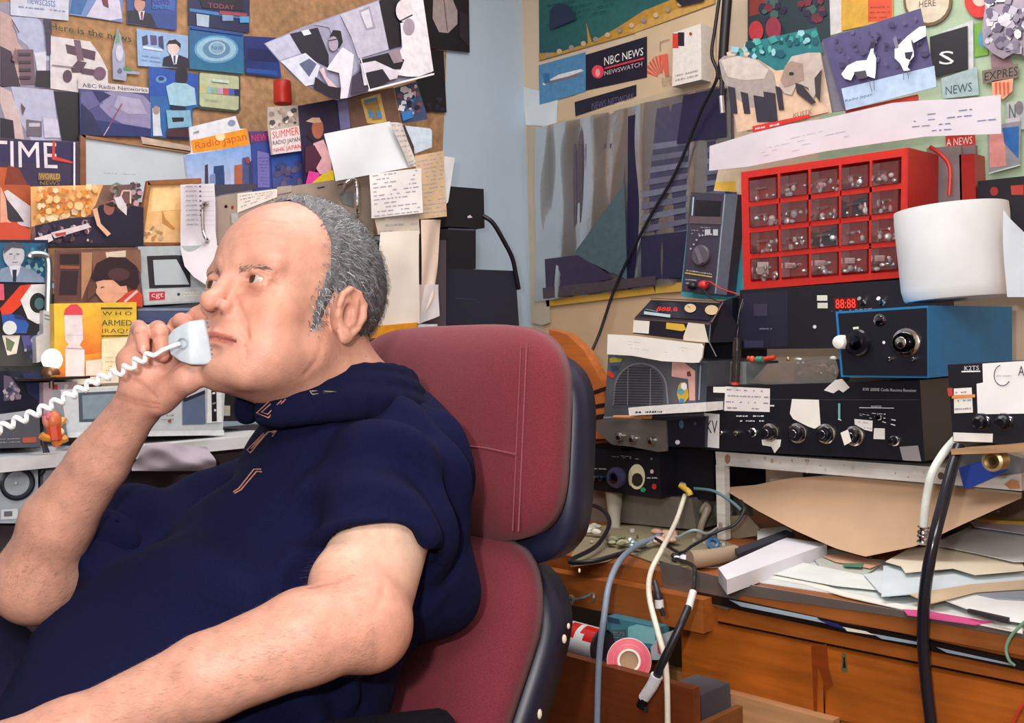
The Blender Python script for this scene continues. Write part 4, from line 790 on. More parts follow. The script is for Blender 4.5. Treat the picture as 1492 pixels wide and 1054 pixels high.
m = M(mk='metal'); m.tube([pz((1070, 270), XP(1.685)), pz((1060, 390), XP(1.685)), pz((1112, 495), XP(1.685))], .0012, '#8f929a', sm=1); m.build('wire_stand', root)
m = M(XP(1.84), 'plastic'); wbox(m, [(1080, 130), (1230, 70), (1215, 540), (1010, 515)], XP(1.84), .14, '#151826'); m.build('black_case', None, 'black case standing between the slanted counter and the steel probe', 'case')
m = M(XP(1.80), 'matte'); wbox(m, [(1000, 520), (1330, 540), (1330, 700), (1000, 700)], XP(1.80), .12, '#7f8484'); m.pg([(1140, 540), (1230, 545), (1230, 700), (1140, 700)], '#6a5c58'); m.build('grey_carton', None, 'grey carton beside the grey speaker', 'carton')
# orange wooden chair-back behind the office chair
m = M(mk='wood'); o = on(842, 600, XP(1.70)); 
z(0, 0, 1); pw = XP(1.74)
m = M(pw, 'wood'); m.slab([(800, 480), (826, 488), (850, 510), (862, 530), (878, 560), (884, 600), (884, 640), (800, 640)], '#b5652f', .03); m.ln([(850, 578), (884, 566)], 6, '#2a1a1a'); m.ln([(850, 596), (884, 590)], 6, '#2a1a1a'); m.ln([(850, 612), (884, 606)], 7, '#2a1a1a'); m.build('wooden_chair_back', None, 'rounded orange brown wooden crate with dark slots behind the red chair', 'chairback')
m = M(XP(1.76), 'plastic'); wbox(m, [(800, 625), (905, 628), (905, 668), (800, 664)], XP(1.76), .15, '#1e161c'); m.ln([(850, 646), (900, 642)], 4, '#b5643a'); m.build('low_box', None, 'low dark box with an orange line beside the bagged unit', 'box')
m = M(XP(1.765), 'matte'); wbox(m, [(800, 712), (860, 714), (860, 800), (800, 800)], XP(1.8), .1, '#8c6a58', zmin=.741); m.build('brown_box', None, 'brown box half hidden by the red chair', 'box')
# ---------------------------------------------------------------- cables
def cable(nm, lab, pts, r, col, mk='plastic', cat='cable', **k_):
    m = M(mk=mk); m.tube(pts, r, col, n=10, **k_); return m.build(nm, None, lab, cat)
D = lambda px, py, d_: P(px, py, d_)
cable('hanging_cord', 'thin black cord hanging diagonally across the covered panel', [on(1052, -30, XP(2.12)), on(1042, 40, XP(2.12)), on(1037, 80, XP(2.12)), on(1045, 112, XP(2.13)), on(1022, 160, XP(2.15)), on(985, 250, XP(2.17)), on(945, 320, XP(2.17)), on(900, 410, XP(2.17)), on(872, 490, XP(2.15)), on(850, 535, XP(2.1))], .0042, '#1a1620')
m = M(mk='plastic'); m.tube([on(1062, -30, XP(2.13)), on(1055, 60, XP(2.13)), on(1052, 115, XP(2.13))], .012, '#17131c', n=10); m.tube([on(1052, 115, XP(2.12)), on(1051, 150, XP(2.12))], .006, '#1f1a26'); m.tube([on(1051, 140, XP(2.118)), on(1053, 165, XP(2.118))], .006, '#c9c4c6', 'metal'); m.build('cord_bundle', None, 'thick black cord bundle with a metal plug hanging near the elephant picture', 'cable')
zd = DZ
cable('black_loop_cable', 'black cable looping on the desk behind the red chair', [on(826, 740, XP(1.7)), on(868, 738, XP(1.66)), on(888, 760, XP(1.62)), on(870, 795, ZP(zd+.02)), on(830, 818, ZP(zd+.015)), on(865, 818, ZP(zd+.02)), on(912, 805, ZP(zd+.025)), on(935, 770, XP(1.66))][:7], .0045, '#191822')
cable('grey_cable', 'thick grey cable hanging from the desk past the open drawer', [on(960, 782, ZP(zd+.02)), on(930, 795, ZP(zd+.02)), on(905, 815, XP(1.40)), on(888, 850, XP(1.33)), on(880, 900, XP(1.29)), on(873, 960, XP(1.285)), on(870, 1060, XP(1.285)), on(869, 1200, XP(1.285))], .0055, '#7f8ea4')
cable('cream_cable', 'flat cream cable hanging from the desk to below the frame', [on(998, 722, XP(1.70)), on(985, 760, XP(1.62)), on(965, 800, XP(1.46)), on(948, 835, XP(1.40)), on(946, 870, XP(1.33)), on(958, 920, XP(1.29)), on(970, 970, XP(1.285)), on(973, 1060, XP(1.285)), on(973, 1200, XP(1.285))], .0048, '#ddd6c6')
m = M(mk='plastic'); m.tube([on(992, 708, XP(1.70)), on(1003, 716, XP(1.69)), on(1006, 722, XP(1.69))], .006, '#c9a93a', n=10); m.tube([on(997, 707, XP(1.70)), on(993, 705, XP(1.71))], .004, '#cfcfd6', 'metal'); m.build('yellow_plug', None, 'yellow plug at the top end of the cream cable', 'plug')
m = M(mk='plastic'); m.tube([on(954, 848, XP(1.36)), on(958, 865, XP(1.35)), on(960, 876, XP(1.35))], lambda t: .0045+.004*t, '#25242e', n=12); m.tube([on(960, 874, XP(1.348)), on(961, 886, XP(1.348))], .0075, '#d9d9d9', 'plastic', n=12); m.tube([on(963, 886, XP(1.347)), on(967, 898, XP(1.347))], .004, '#1a1a20', n=8); m.build('small_plug', None, 'small black and white plug hanging in front of the desk rail', 'plug')
root = empty('jack_cord', on(980, 950, XP(1.28)), 'black cord with a white collar and a large silver plug at the drawer', 'cable')
m = M(mk='plastic'); m.tube([on(985, 815, ZP(zd+.02)), on(1010, 825, XP(1.40)), on(1012, 845, XP(1.38)), on(1010, 865, XP(1.35))], .0035, '#15141c'); m.tube([on(1003, 885, XP(1.33)), on(990, 915, XP(1.30)), on(968, 960, XP(1.28)), on(955, 990, XP(1.28))], lambda t: .006+.001*t, '#1a1922', n=10); m.build('cord', root)
m = M(mk='plastic'); m.tube([on(1010, 862, XP(1.352)), on(1003, 888, XP(1.33))], .0062, '#d9d6d2', n=12); m.build('collar', root, 'white collar')
m = M(mk='plastic'); m.tube([on(957, 985, XP(1.279)), on(950, 1000, XP(1.278)), on(938, 1018, XP(1.278))], lambda t: .010-.001*t, '#cfd0d6', n=14); m.build('plug_body', root); m = M(mk='metal'); m.tube([on(940, 1014, XP(1.277)), on(934, 1030, XP(1.277))], .008, '#22222a', n=12); m.tube([on(938, 1025, XP(1.277)), on(941, 1038, XP(1.277))], .003, '#3a3a44', n=8); m.build('plug_tip', root)
cable('white_loop_cable', 'white cable looping over the rack edge with a silver connector', [on(1392, 640, XP(1.60)), on(1375, 660, XP(1.56)), on(1358, 690, XP(1.54)), on(1350, 725, XP(1.54)), on(1346, 760, XP(1.54)), on(1346, 772, XP(1.54))], .0062, '#dbe0dc')
m = M(mk='chrome'); a = on(1346, 768, XP(1.535)); b = on(1344, 793, XP(1.535)); m.tube([a, a.lerp(b, .3), a.lerp(b, .6), b], lambda t: .009 if (t*7) % 2 < 1 else .0075, '#b9b6b4', n=14, sm=4); m.build('connector', None, 'silver threaded connector at the end of the white cable', 'connector')
cable('thick_black_cable', 'thick glossy black cable hanging down over the front of the desk', [on(1398, 650, XP(1.52)), on(1388, 680, XP(1.50)), on(1375, 730, XP(1.47)), on(1360, 790, XP(1.44)), on(1348, 860, XP(1.43)), on(1345, 930, XP(1.43)), on(1350, 1000, XP(1.43)), on(1357, 1060, XP(1.43)), on(1368, 1180, XP(1.43))], .0085, '#1b1a24', 'gloss')
cable('black_desk_lead', 'thin black lead running from the rack leg to the cable knot', [on(1080, 730, XP(1.72)), on(1084, 745, XP(1.70)), on(1070, 765, XP(1.68)), on(1045, 775, XP(1.66)), on(1010, 795, ZP(zd+.02)), on(990, 805, ZP(zd+.02)), on(955, 785, ZP(zd+.03))], .003, '#1d1c26')
cable('pale_desk_lead', 'thin pale lead crossing behind the cream cable on the desk', [on(985, 785, ZP(zd+.03)), on(1010, 773, ZP(zd+.05)), on(1030, 778, ZP(zd+.04)), on(1045, 770, XP(1.70)), on(1000, 795, ZP(zd+.02)), on(960, 812, ZP(zd+.01))][:4], .0028, '#8f9c9c')
cable('teal_lead', 'thin teal lead behind the rack leg', [on(1012, 712, XP(1.72)), on(1040, 716, XP(1.70)), on(1064, 730, XP(1.68)), on(1078, 742, XP(1.66))], .003, '#5a7c88')
cable('green_wire', 'thin green wire at the right edge of the desk', [on(1500, 900, XP(1.44)), on(1475, 925, XP(1.44)), on(1466, 945, XP(1.44)), on(1470, 962, XP(1.44)), on(1478, 970, XP(1.445))], .0022, '#6f9a80')
cable('red_wire', 'thin red wire at the bottom right corner', [on(1500, 1020, XP(1.43)), on(1485, 1035, XP(1.43)), on(1470, 1070, XP(1.43))], .0022, '#c0392b')
# ================================================================ left wall
LW = lambda k_=0: YP(YW-.004-.0012*k_)
ZA = (0, 0, 3.73); ZB = (350, 0, 3.73); ZCc = (0, 250, 3.73); ZD = (0, 480, 3.73); ZE = (250, 230, 3.73)
z(0, 0, 1)
card('cork_board', 'brown cork board behind the postcards on the left wall', 'cork board', YP(YW-.003), [(-60, -60), (655, -60), (648, 150), (640, 330), (-60, 430)], '#a98360', mk='cork')
def lc(nm, lab, cat, pts, col, k_, draw=None, **kw): return card(nm, lab, cat, LW(k_), pts, col, draw=draw, **kw)
z(*ZA)
def d(m):
    m.pg([(60, 90), (200, 95), (250, 150), (270, 330), (190, 330), (150, 250), (100, 210)], '#a9b0cf'); m.pg([(0, 60), (60, 90), (95, 230), (140, 290), (150, 460), (0, 470)], '#b99a98')
    m.pg([(0, 250), (60, 280), (110, 470), (0, 475)], '#3a2a40'); m.pg([(90, 270), (180, 270), (190, 460), (110, 460)], '#6a5060'); m.pg([(185, 290), (250, 280), (248, 385), (200, 385)], '#d0cfe0'); m.pg([(195, 385), (270, 385), (272, 478), (190, 470)], '#1c1626')
    for i in range(4): m.rc(100, 290+i*42, 165, 305+i*42, '#3f3040')
    m.pg([(235, 100), (272, 110), (272, 300), (250, 300)], '#3a2c4c'); m.ln([(60, 110), (100, 180)], 6, '#5a4450'); m.pg([(60, 330), (80, 260), (95, 350)], '#7a5c64')
lc('town_photo', 'faded photo of tall buildings at the top left, upper of two', 'photo', [(-160, 10), (60, 12), (275, 100), (275, 482), (-160, 470)], '#8c86a0', 1, d)
def d(m):
    m.pg([(60, 470), (290, 490), (320, 760), (170, 765), (100, 640)], '#b2b4d0'); m.pg([(0, 470), (60, 500), (110, 640), (130, 760), (60, 750), (0, 560)], '#c9b0b2')
    m.pg([(0, 640), (70, 655), (80, 755), (0, 750)], '#241c2e'); m.pg([(290, 495), (435, 505), (438, 770), (335, 765)], '#17121f'); m.pg([(140, 650), (225, 660), (225, 745), (145, 740)], '#6c6274')
    m.rc(155, 670, 215, 690, '#b9b4c4'); m.pg([(230, 640), (310, 650), (325, 750), (240, 750)], '#c4c2da'); m.pg([(110, 560), (135, 590), (120, 630)], '#5a4658')
lc('town_photo', 'dark edged photo of buildings above the purple magazine, lower of two', 'photo', [(-160, 455), (434, 502), (438, 775), (-160, 745)], '#8a84a0', 2, d)
def d(m):
    m.tx('newscasts', [(150, -15), (300, 0), (300, 40), (150, 20)], '#5a6aa8'); m.scrib([(90, 20), (360, 50), (360, 75), (90, 50)], 1, '#7a86b4', 8)
lc('news_leaflet', 'pale leaflet with blue print at the top left corner', 'leaflet', [(55, -80), (378, -80), (372, 112), (58, 82)], '#c2c6da', 3, d)
def d(m):
    m.pg([(470, 90), (560, -60), (640, -60), (664, 100), (600, 110)], '#c9c4dc'); m.pg([(400, -60), (500, -60), (440, 80), (380, 70)], '#2c62a0'); m.pg([(545, -20), (585, 0), (590, 45), (560, 30)], '#6a2438')
lc('screen_photo', 'photo of a blue television screen with a pale shape at the very top', 'photo', [(376, -80), (668, -80), (665, 122), (378, 80)], '#6a86bc', 3, d)
def d(m):
    m.pg([(820, -60), (955, -60), (950, 60), (830, 40)], '#3c5cae'); m.pg([(692, 60), (735, 55), (770, 65), (820, 75), (850, 145), (695, 122)], '#1a1a30'); m.pg([(750, 62), (785, 60), (775, 110), (760, 108)], '#d8dae6'); m.el(757, 22, 30, 42, '#c08e80'); m.pg([(725, 0), (745, -30), (785, -20), (790, 10), (750, -2)], '#2c1c20')
    m.tr('NEWS', 825, -10, 920, 25, '#5a4a9c'); m.tr('CENTRE', 825, 30, 920, 50, '#4f86c4'); m.pg([(762, 66), (774, 66), (771, 110), (765, 110)], '#7a2a3c')
lc('announcer_photo', 'photo of a suited announcer on a blue screen, topmost of the screen shots', 'photo', [(690, -80), (962, -80), (960, 165), (690, 128)], '#2a4690', 4, d)
def d(m):
    m.tx('THE WORLD NEWS', [(1100, 5), (1320, 20), (1320, 50), (1100, 40)], '#b08ac4'); m.pg([(1030, 45), (1352, 90), (1352, 108), (1030, 62)], '#3a7cc0'); m.pg([(1060, -60), (1320, -60), (1320, 60), (1100, 45)], '#141128'); m.tx('TODAY', [(1130, 15), (1270, 30), (1270, 55), (1130, 42)], '#9a4a60')
    m.pg([(1065, 75), (1135, 85), (1132, 150), (1068, 140)], '#a9bcd2'); m.rc(1205, 75, 1265, 115, '#7a9cc4'); m.rc(1300, 90, 1350, 125, '#4f9ad0'); m.pg([(1190, 60), (1340, 75), (1340, 92), (1190, 78)], '#a03a48')
lc('colour_bar_photo', 'dark screen photo with coloured squares above the one with the oval', 'photo', [(1022, -80), (1358, -80), (1355, 178), (1022, 135)], '#1a2050', 4, d)
m = M(LW(5)); m.slab([(238, 100), (280, 105), (282, 185), (245, 180)], '#3c2a4a', .0006); m.tx('Here is the news', [(268, 122), (712, 195), (715, 230), (272, 158)], '#1c2c1c'); m.build('headline_cutout', None, 'cut out dark green headline reading Here is the news', 'cutting')
m = M(LW(4)); m.slab([(272, 195), (490, 225), (545, 300), (585, 380), (588, 475), (430, 465), (425, 502), (275, 482)], '#d2cad0', .0008)
BR = '#52394c'
m.pg([(355, 240), (520, 280), (515, 330), (365, 290)], BR); m.pg([(400, 215), (435, 220), (455, 330), (420, 330)], '#6b5266'); m.pg([(385, 370), (420, 330), (470, 340), (440, 395), (390, 395)], BR); m.el(365, 415, 25, 34, BR); m.el(540, 400, 34, 36, '#6a5068'); m.pg([(440, 370), (510, 380), (508, 410), (440, 400)], BR); m.ln([(280, 355), (400, 368)], 6, '#8a7480')
m.build('satellite_cutout', None, 'white card with a dark satellite drawing on the cork board', 'card')
m = M(LW(6)); m.slab([(640, 150), (655, 190), (680, 300), (678, 380), (760, 392), (758, 405), (690, 400), (685, 440), (615, 430), (610, 280), (628, 200)], '#9aa0bc', .0006); m.pg([(630, 190), (645, 160), (650, 230), (628, 240)], '#6a9a78'); m.pg([(670, 365), (715, 372), (715, 388), (672, 382)], '#4f8a62'); m.el(648, 290, 20, 45, '#c4c6dc'); m.el(650, 385, 12, 14, '#5f6588'); m.build('rocket_cutout', None, 'pale cut out rocket pinned between the satellite card and the newsreader', 'cutting')
def d(m):
    m.pg([(770, 200), (800, 190), (805, 240), (775, 250)], '#3a3660'); m.pg([(815, 190), (850, 195), (852, 245), (820, 245)], '#584a78'); m.pg([(860, 200), (885, 195), (890, 270), (862, 250)], '#3c3a68')
    m.pg([(775, 250), (880, 268), (880, 280), (775, 265)], '#cfdcf0'); m.scrib([(765, 290), (880, 305), (875, 350), (765, 335)], 2, '#7f9cc8', 6)
    m.el(940, 258, 33, 45, '#d9c4c0'); m.pg([(900, 250), (915, 222), (950, 215), (980, 240), (978, 265), (955, 240), (915, 240)], '#1c1a2a'); m.pg([(880, 358), (885, 315), (925, 300), (970, 300), (1020, 320), (1022, 374)], '#241f38'); m.pg([(925, 300), (965, 300), (955, 350), (940, 352)], '#dfe2ee'); m.pg([(938, 305), (950, 305), (948, 350), (940, 345)], '#33406a')
lc('newsreader_photo', 'light blue photo of a dark haired newsreader left of the oval emblem photo', 'photo', [(742, 155), (1022, 195), (1022, 376), (750, 358)], '#8fb0dc', 5, d)
def d(m):
    m.el(1175, 268, 120, 76, '#5f9cc4'); m.el(1175, 268, 108, 66, '#93bcd6'); m.el(1175, 268, 75, 50, '#5a86ac'); m.el(1178, 262, 46, 36, '#a9c8da'); m.el(1178, 262, 38, 30, '#7fa6c4'); m.tx('NHK', [(1148, 250), (1210, 254), (1210, 276), (1148, 270)], '#3a587c')
    m.pg([(1032, 142), (1320, 182), (1320, 196), (1032, 158)], '#1f4c96')
lc('oval_logo_photo', 'blue photo with a pale oval emblem', 'photo', [(1028, 138), (1322, 180), (1326, 402), (1030, 374)], ['#26609c', '#1f5c9e', '#2a7296', '#236a90'], 6, d)
lc('dark_blue_photo', 'dark blue photo right of the oval emblem photo', 'photo', [(1326, 195), (1500, 205), (1530, 424), (1332, 402)], ['#1d2c74', '#1a2e7c', '#20408a', '#1b2a66'], 5, lambda m: (m.pg([(1345, 260), (1500, 275), (1510, 340), (1345, 325)], '#141d54'), m.pg([(1340, 370), (1500, 385), (1510, 412), (1340, 395)], '#2450a0')))
def d(m):
    m.pg([(812, 364), (1072, 404), (1072, 500), (960, 520), (812, 520)], '#2450ac'); m.el(875, 432, 30, 20, '#5f94c8'); m.el(875, 428, 16, 11, '#23357c'); m.el(985, 415, 34, 55, '#241d2c')
    m.pg([(900, 470), (940, 450), (1010, 455), (1055, 480), (1065, 570), (1000, 580), (920, 570)], '#9cc4d8'); m.pg([(825, 590), (865, 585), (870, 690), (880, 740), (830, 740)], '#cdd2dc'); m.el(846, 600, 18, 24, '#a08a88')
    m.pg([(900, 600), (1030, 600), (1040, 690), (910, 700)], '#7fb0cc'); m.pg([(930, 640), (995, 640), (995, 662), (935, 665)], '#24202c'); m.pg([(905, 700), (1040, 700), (1042, 750), (900, 745)], '#4a2c34'); m.pg([(920, 572), (1000, 580), (1010, 600), (930, 600)], '#1c1f44')
lc('presenter_photo', 'blue photo of a presenter in a light shirt below the newsreader photo', 'photo', [(808, 360), (1076, 402), (1076, 582), (1046, 590), (1046, 757), (815, 745)], '#2b62a4', 7, d)
m = M(LW(5)); m.slab([(1076, 392), (1090, 386), (1296, 408), (1306, 420), (1306, 600), (1296, 612), (1088, 592), (1074, 580)], '#3d4a44', .0008); m.pg([(1090, 395), (1294, 416), (1298, 430), (1296, 592), (1284, 600), (1092, 578), (1084, 565), (1084, 405)], '#b7bd9a')
for i, c in enumerate(['#c9b87a', '#8fb8bc', '#8fb090', '#c09ab8', '#c84a58', '#3e62b4', '#2c3058']): m.pg([(1090+i*30, 470+i*2.5), (1120+i*30, 472+i*2.5), (1120+i*30, 506+i*2.5), (1090+i*30, 504+i*2.5)], c)
m.pg([(1150, 430), (1240, 440), (1240, 455), (1150, 445)], '#c4d6cc'); m.scrib([(1110, 530), (1180, 538), (1180, 560), (1110, 552)], 1, '#8fa090', 4); m.build('test_card_photo', None, 'pale screen photo with a strip of coloured bars', 'photo')
m = M(LW(8)); m.slab([(425, 425), (480, 440), (808, 478), (808, 508), (425, 482)], '#cdc6cc', .0006); m.tx('ABC Radio Networks', [(445, 452), (800, 480), (802, 500), (448, 474)], '#35324a'); m.build('network_strip', None, 'white strip printed with black lettering above the mast photo', 'strip')
def d(m):
    m.pg([(560, 500), (660, 492), (780, 520), (818, 560), (818, 700), (700, 690), (600, 640), (540, 580)], '#8b84ac'); m.pg([(640, 520), (760, 540), (800, 620), (700, 620), (620, 580)], '#a8a0c0'); m.pg([(440, 500), (520, 500), (560, 560), (480, 600), (440, 580)], '#5f5c90')
    m.pg([(500, 495), (560, 500), (600, 520), (540, 560)], '#22255a'); m.pg([(438, 640), (560, 660), (700, 680), (818, 700), (818, 745), (438, 735)], '#26306c'); m.pg([(440, 560), (500, 620), (560, 740), (440, 734)], '#1f2452'); m.ln([(660, 565), (560, 740)], 6, '#8a4a5c'); m.ln([(560, 740), (590, 690)], 4, '#c4bccc')
lc('aerial_photo', 'purple photo of a mast against clouds above the framed white board', 'photo', [(432, 478), (812, 506), (820, 748), (435, 736)], '#4c4a84', 7, d)
# framed white board
pl = LW(8)
root = empty('whiteboard', pz((700, 1040), pl), 'white board in a thin wooden frame below the postcards', 'board')
m = M(pl, 'paper'); m.slab([(440, 745), (1045, 838), (1120, 850), (1120, 1100), (440, 1100)], '#c3cbd4', .002); m.scrib([(560, 930), (740, 940), (740, 960), (560, 950)], 1, '#9aa4b0', 3, .2); m.build('board_surface', root)
m = M(pl, 'wood'); m.h = .006; m.slab([(430, 733), (460, 738), (462, 1100), (430, 1100)], '#8e6048', .008); m.slab([(430, 733), (1060, 828), (1060, 842), (455, 752)], '#a07352', .008); m.slab([(760, 745), (1040, 800), (1045, 832), (770, 790)], '#c4ab9a', .004); m.build('frame', root)
# magazine TIME
LS = lambda k_=0: YP(1.84-.0014*k_)
PT = YP(1.93)
def d(m):
    m.pg([(-300, 760), (280, 768), (395, 775), (395, 890), (-300, 870)], '#2c2550'); m.tx('TIME', [(-62, 762), (305, 778), (312, 916), (-62, 905)], '#d9cfd8')
    m.pg([(285, 770), (300, 772), (296, 850), (395, 880), (395, 890), (280, 868)], '#c4382c'); m.pg([(-300, 900), (60, 912), (150, 1010), (-300, 1012)], '#b4542c'); m.pg([(40, 900), (100, 915), (150, 1010), (20, 1012)], '#7a3424'); m.pg([(205, 940), (325, 945), (325, 985), (205, 980)], '#7a6248'); m.tr('WORLD', 210, 945, 322, 975, '#c4a050'); m.tr('NEWS', 215, 985, 320, 1008, '#8a7a3c')
    m.pg([(395, 775), (405, 776), (405, 1012), (395, 1012)], '#dedbe4')
card('magazine', 'purple magazine with a big white title at the left edge', 'magazine', PT, [(-300, 745), (395, 770), (428, 775), (428, 1100), (-300, 1100)], '#352a4c', t=.006, draw=d)
# radio magazine
PB = YP(1.97)
def d(m):
    m.pg([(1035, 765), (1340, 700), (1355, 790), (1048, 832)], '#d98a1c'); m.tx('Radio Japan', [(1060, 775), (1330, 718), (1345, 775), (1062, 822)], '#b8541c'); m.el(1195, 745, 26, 22, '#e8c8a0'); m.el(1258, 668, 20, 16, '#7f86a8'); m.ln([(1050, 722), (1080, 714)], 8, '#8a8aa8')
    m.pg([(1000, 846), (1380, 786), (1398, 1010), (1045, 1100), (1005, 900)], ['#7fa0d4', '#6c94d0', '#9fb8d8', '#b4bcd4', '#8fa8d4'])
    for x, y0, y1, w_, c in ((1118, 900, 1010, 16, '#3a2c3c'), (1185, 905, 1020, 55, '#203a6a'), (1290, 900, 1020, 40, '#a0583c'), (1330, 860, 1020, 36, '#3f4a7a'), (1360, 880, 1010, 24, '#2c3058'), (1230, 930, 1030, 30, '#9aa4c4'), (1150, 950, 1040, 26, '#6a7aa8')): m.pg([(x-w_/2, y0), (x+w_/2, y0-6), (x+w_/2+4, y1), (x-w_/2, y1)], c)
    m.el(1340, 875, 12, 18, '#8a3a48'); m.pg([(1050, 1010), (1390, 1000), (1390, 1030), (1060, 1080)], '#3c3a4c')
card('radio_magazine', 'magazine with an orange band and a blue skyline cover', 'magazine', PB, [(1028, 692), (1280, 630), (1305, 700), (1340, 700), (1358, 786), (1384, 786), (1405, 1020), (1405, 1100), (1030, 1100), (1000, 848), (1040, 830)], '#cdd0dc', t=.004, draw=d)
z(*ZB)
def d(m):
    m.pg([(50, 725), (165, 715), (170, 765), (60, 775)], '#5f2a5c'); m.tx('NEWS', [(60, 735), (160, 722), (162, 760), (62, 770)], '#b03a70'); m.pg([(90, 820), (155, 835), (158, 1020), (95, 1020)], '#6a64a8'); m.scrib([(95, 850), (150, 850), (150, 1010), (98, 1010)], 9, '#4a4488', 3, .3)
    m.pg([(165, 860), (340, 820), (350, 1020), (175, 1020)], ['#1f4a9c', '#1c4494', '#3a3a6c', '#3f4a7a']); m.blots([(175, 900), (340, 880), (345, 1010), (180, 1010)], 22, ['#4a4468', '#5a5070', '#2c3a70'], 26, 4)
card('blue_magazine', 'blue and purple magazine with a purple NEWS tab beside the skyline magazine', 'magazine', YP(1.965), [(50, 715), (165, 712), (168, 790), (320, 790), (352, 1100), (75, 1100), (60, 780)], '#2a3e86', t=.004, draw=d)
def d(m):
    m.blots([(155, 590), (305, 580), (305, 680), (160, 690)], 26, ['#8a7c70', '#c4b8b0', '#4a4048', '#a08878', '#dcd4cc'], 20, 5)
    m.pg([(162, 712), (315, 685), (335, 820), (172, 842)], '#d8c8cc'); m.tx('SUMMER', [(170, 718), (312, 690), (314, 732), (172, 755)], '#d04a3a'); m.tx('RADIO JAPAN', [(172, 768), (318, 745), (322, 775), (174, 798)], '#4a5a58'); m.tx('NHK JAPAN', [(176, 808), (325, 785), (328, 812), (178, 835)], '#d0503f')
card('programme_booklet', 'small booklet with red lettering under the bright red cylinder', 'booklet', YP(1.955), [(148, 582), (312, 572), (336, 820), (170, 842), (150, 700)], '#b5a8a0', t=.003, draw=d)
m = M(mk='plastic'); o = pz((232, 565), YP(2.02)); s_ = scale_at((232, 500), YP(2.02)); m.lathe(o, (0, 0, 1), [(0, 0), (47*s_, 0), (50*s_, .003), (47*s_, 120*s_), (44*s_, 124*s_), (0, 124*s_)], '#c92c1c', 'plastic'); m.build('red_candle', None, 'bright red cylinder standing above the small booklet', 'candle')
def d(m):
    m.pg([(330, 600), (520, 540), (540, 690), (460, 740), (400, 640)], '#1c1438'); m.el(420, 700, 32, 55, '#a8604c'); m.pg([(355, 660), (390, 640), (430, 640), (440, 665), (400, 670)], '#c9a88c'); m.pg([(380, 700), (360, 740), (400, 780), (380, 700)], '#2a1420')
    m.pg([(395, 780), (450, 760), (490, 860), (495, 940), (430, 950), (390, 880)], '#d3a0a8'); m.pg([(350, 800), (400, 790), (440, 860), (390, 950), (350, 940)], '#4c2438'); m.pg([(350, 1010), (370, 930), (420, 940), (440, 975), (400, 1010)], '#e0409a'); m.pg([(375, 1005), (440, 950), (500, 925), (512, 1030), (380, 1060)], '#ddc22c')
card('portrait_photo', 'dark photo of a person in pink and yellow beside the small booklet', 'photo', YP(1.95), [(316, 575), (575, 528), (600, 690), (460, 735), (515, 990), (350, 1015)], '#241a3c', draw=d, t=.002)
card('lilac_strip', 'narrow lilac card left of the brown folder', 'card', YP(1.948), [(528, 545), (582, 530), (600, 692), (545, 706)], '#6a6a9c')
def d(m): m.pg([(655, 540), (760, 508), (795, 660), (740, 672), (690, 670)], '#c9a85a'); m.pg([(668, 560), (745, 535), (770, 650), (720, 655)], '#9a7c44'); m.pg([(670, 545), (740, 528), (745, 545), (675, 562)], '#3f7fb0'); m.pg([(690, 600), (720, 610), (725, 640), (700, 640)], '#4a8ac0'); m.pg([(735, 610), (760, 600), (770, 640), (745, 645)], '#4a8ac0')
card('brown_folder', 'brown folder with a yellow and blue emblem above the white papers', 'folder', YP(1.955), [(580, 525), (832, 475), (875, 700), (610, 740)], '#6f5044', draw=d, t=.003)
def d(m):
    m.blots([(845, 490), (955, 460), (1005, 620), (880, 650)], 34, ['#c9b8c0', '#1c1c34', '#3a86a8', '#e0dce4', '#7a4a5a', '#2a5a90'], 22, 6); m.pg([(870, 610), (930, 600), (935, 640), (880, 660)], '#2f78c0')
card('group_photo', 'small colour photo of people right of the brown folder', 'photo', YP(1.953), [(835, 480), (958, 442), (1022, 648), (882, 672)], '#384a6c', draw=d)
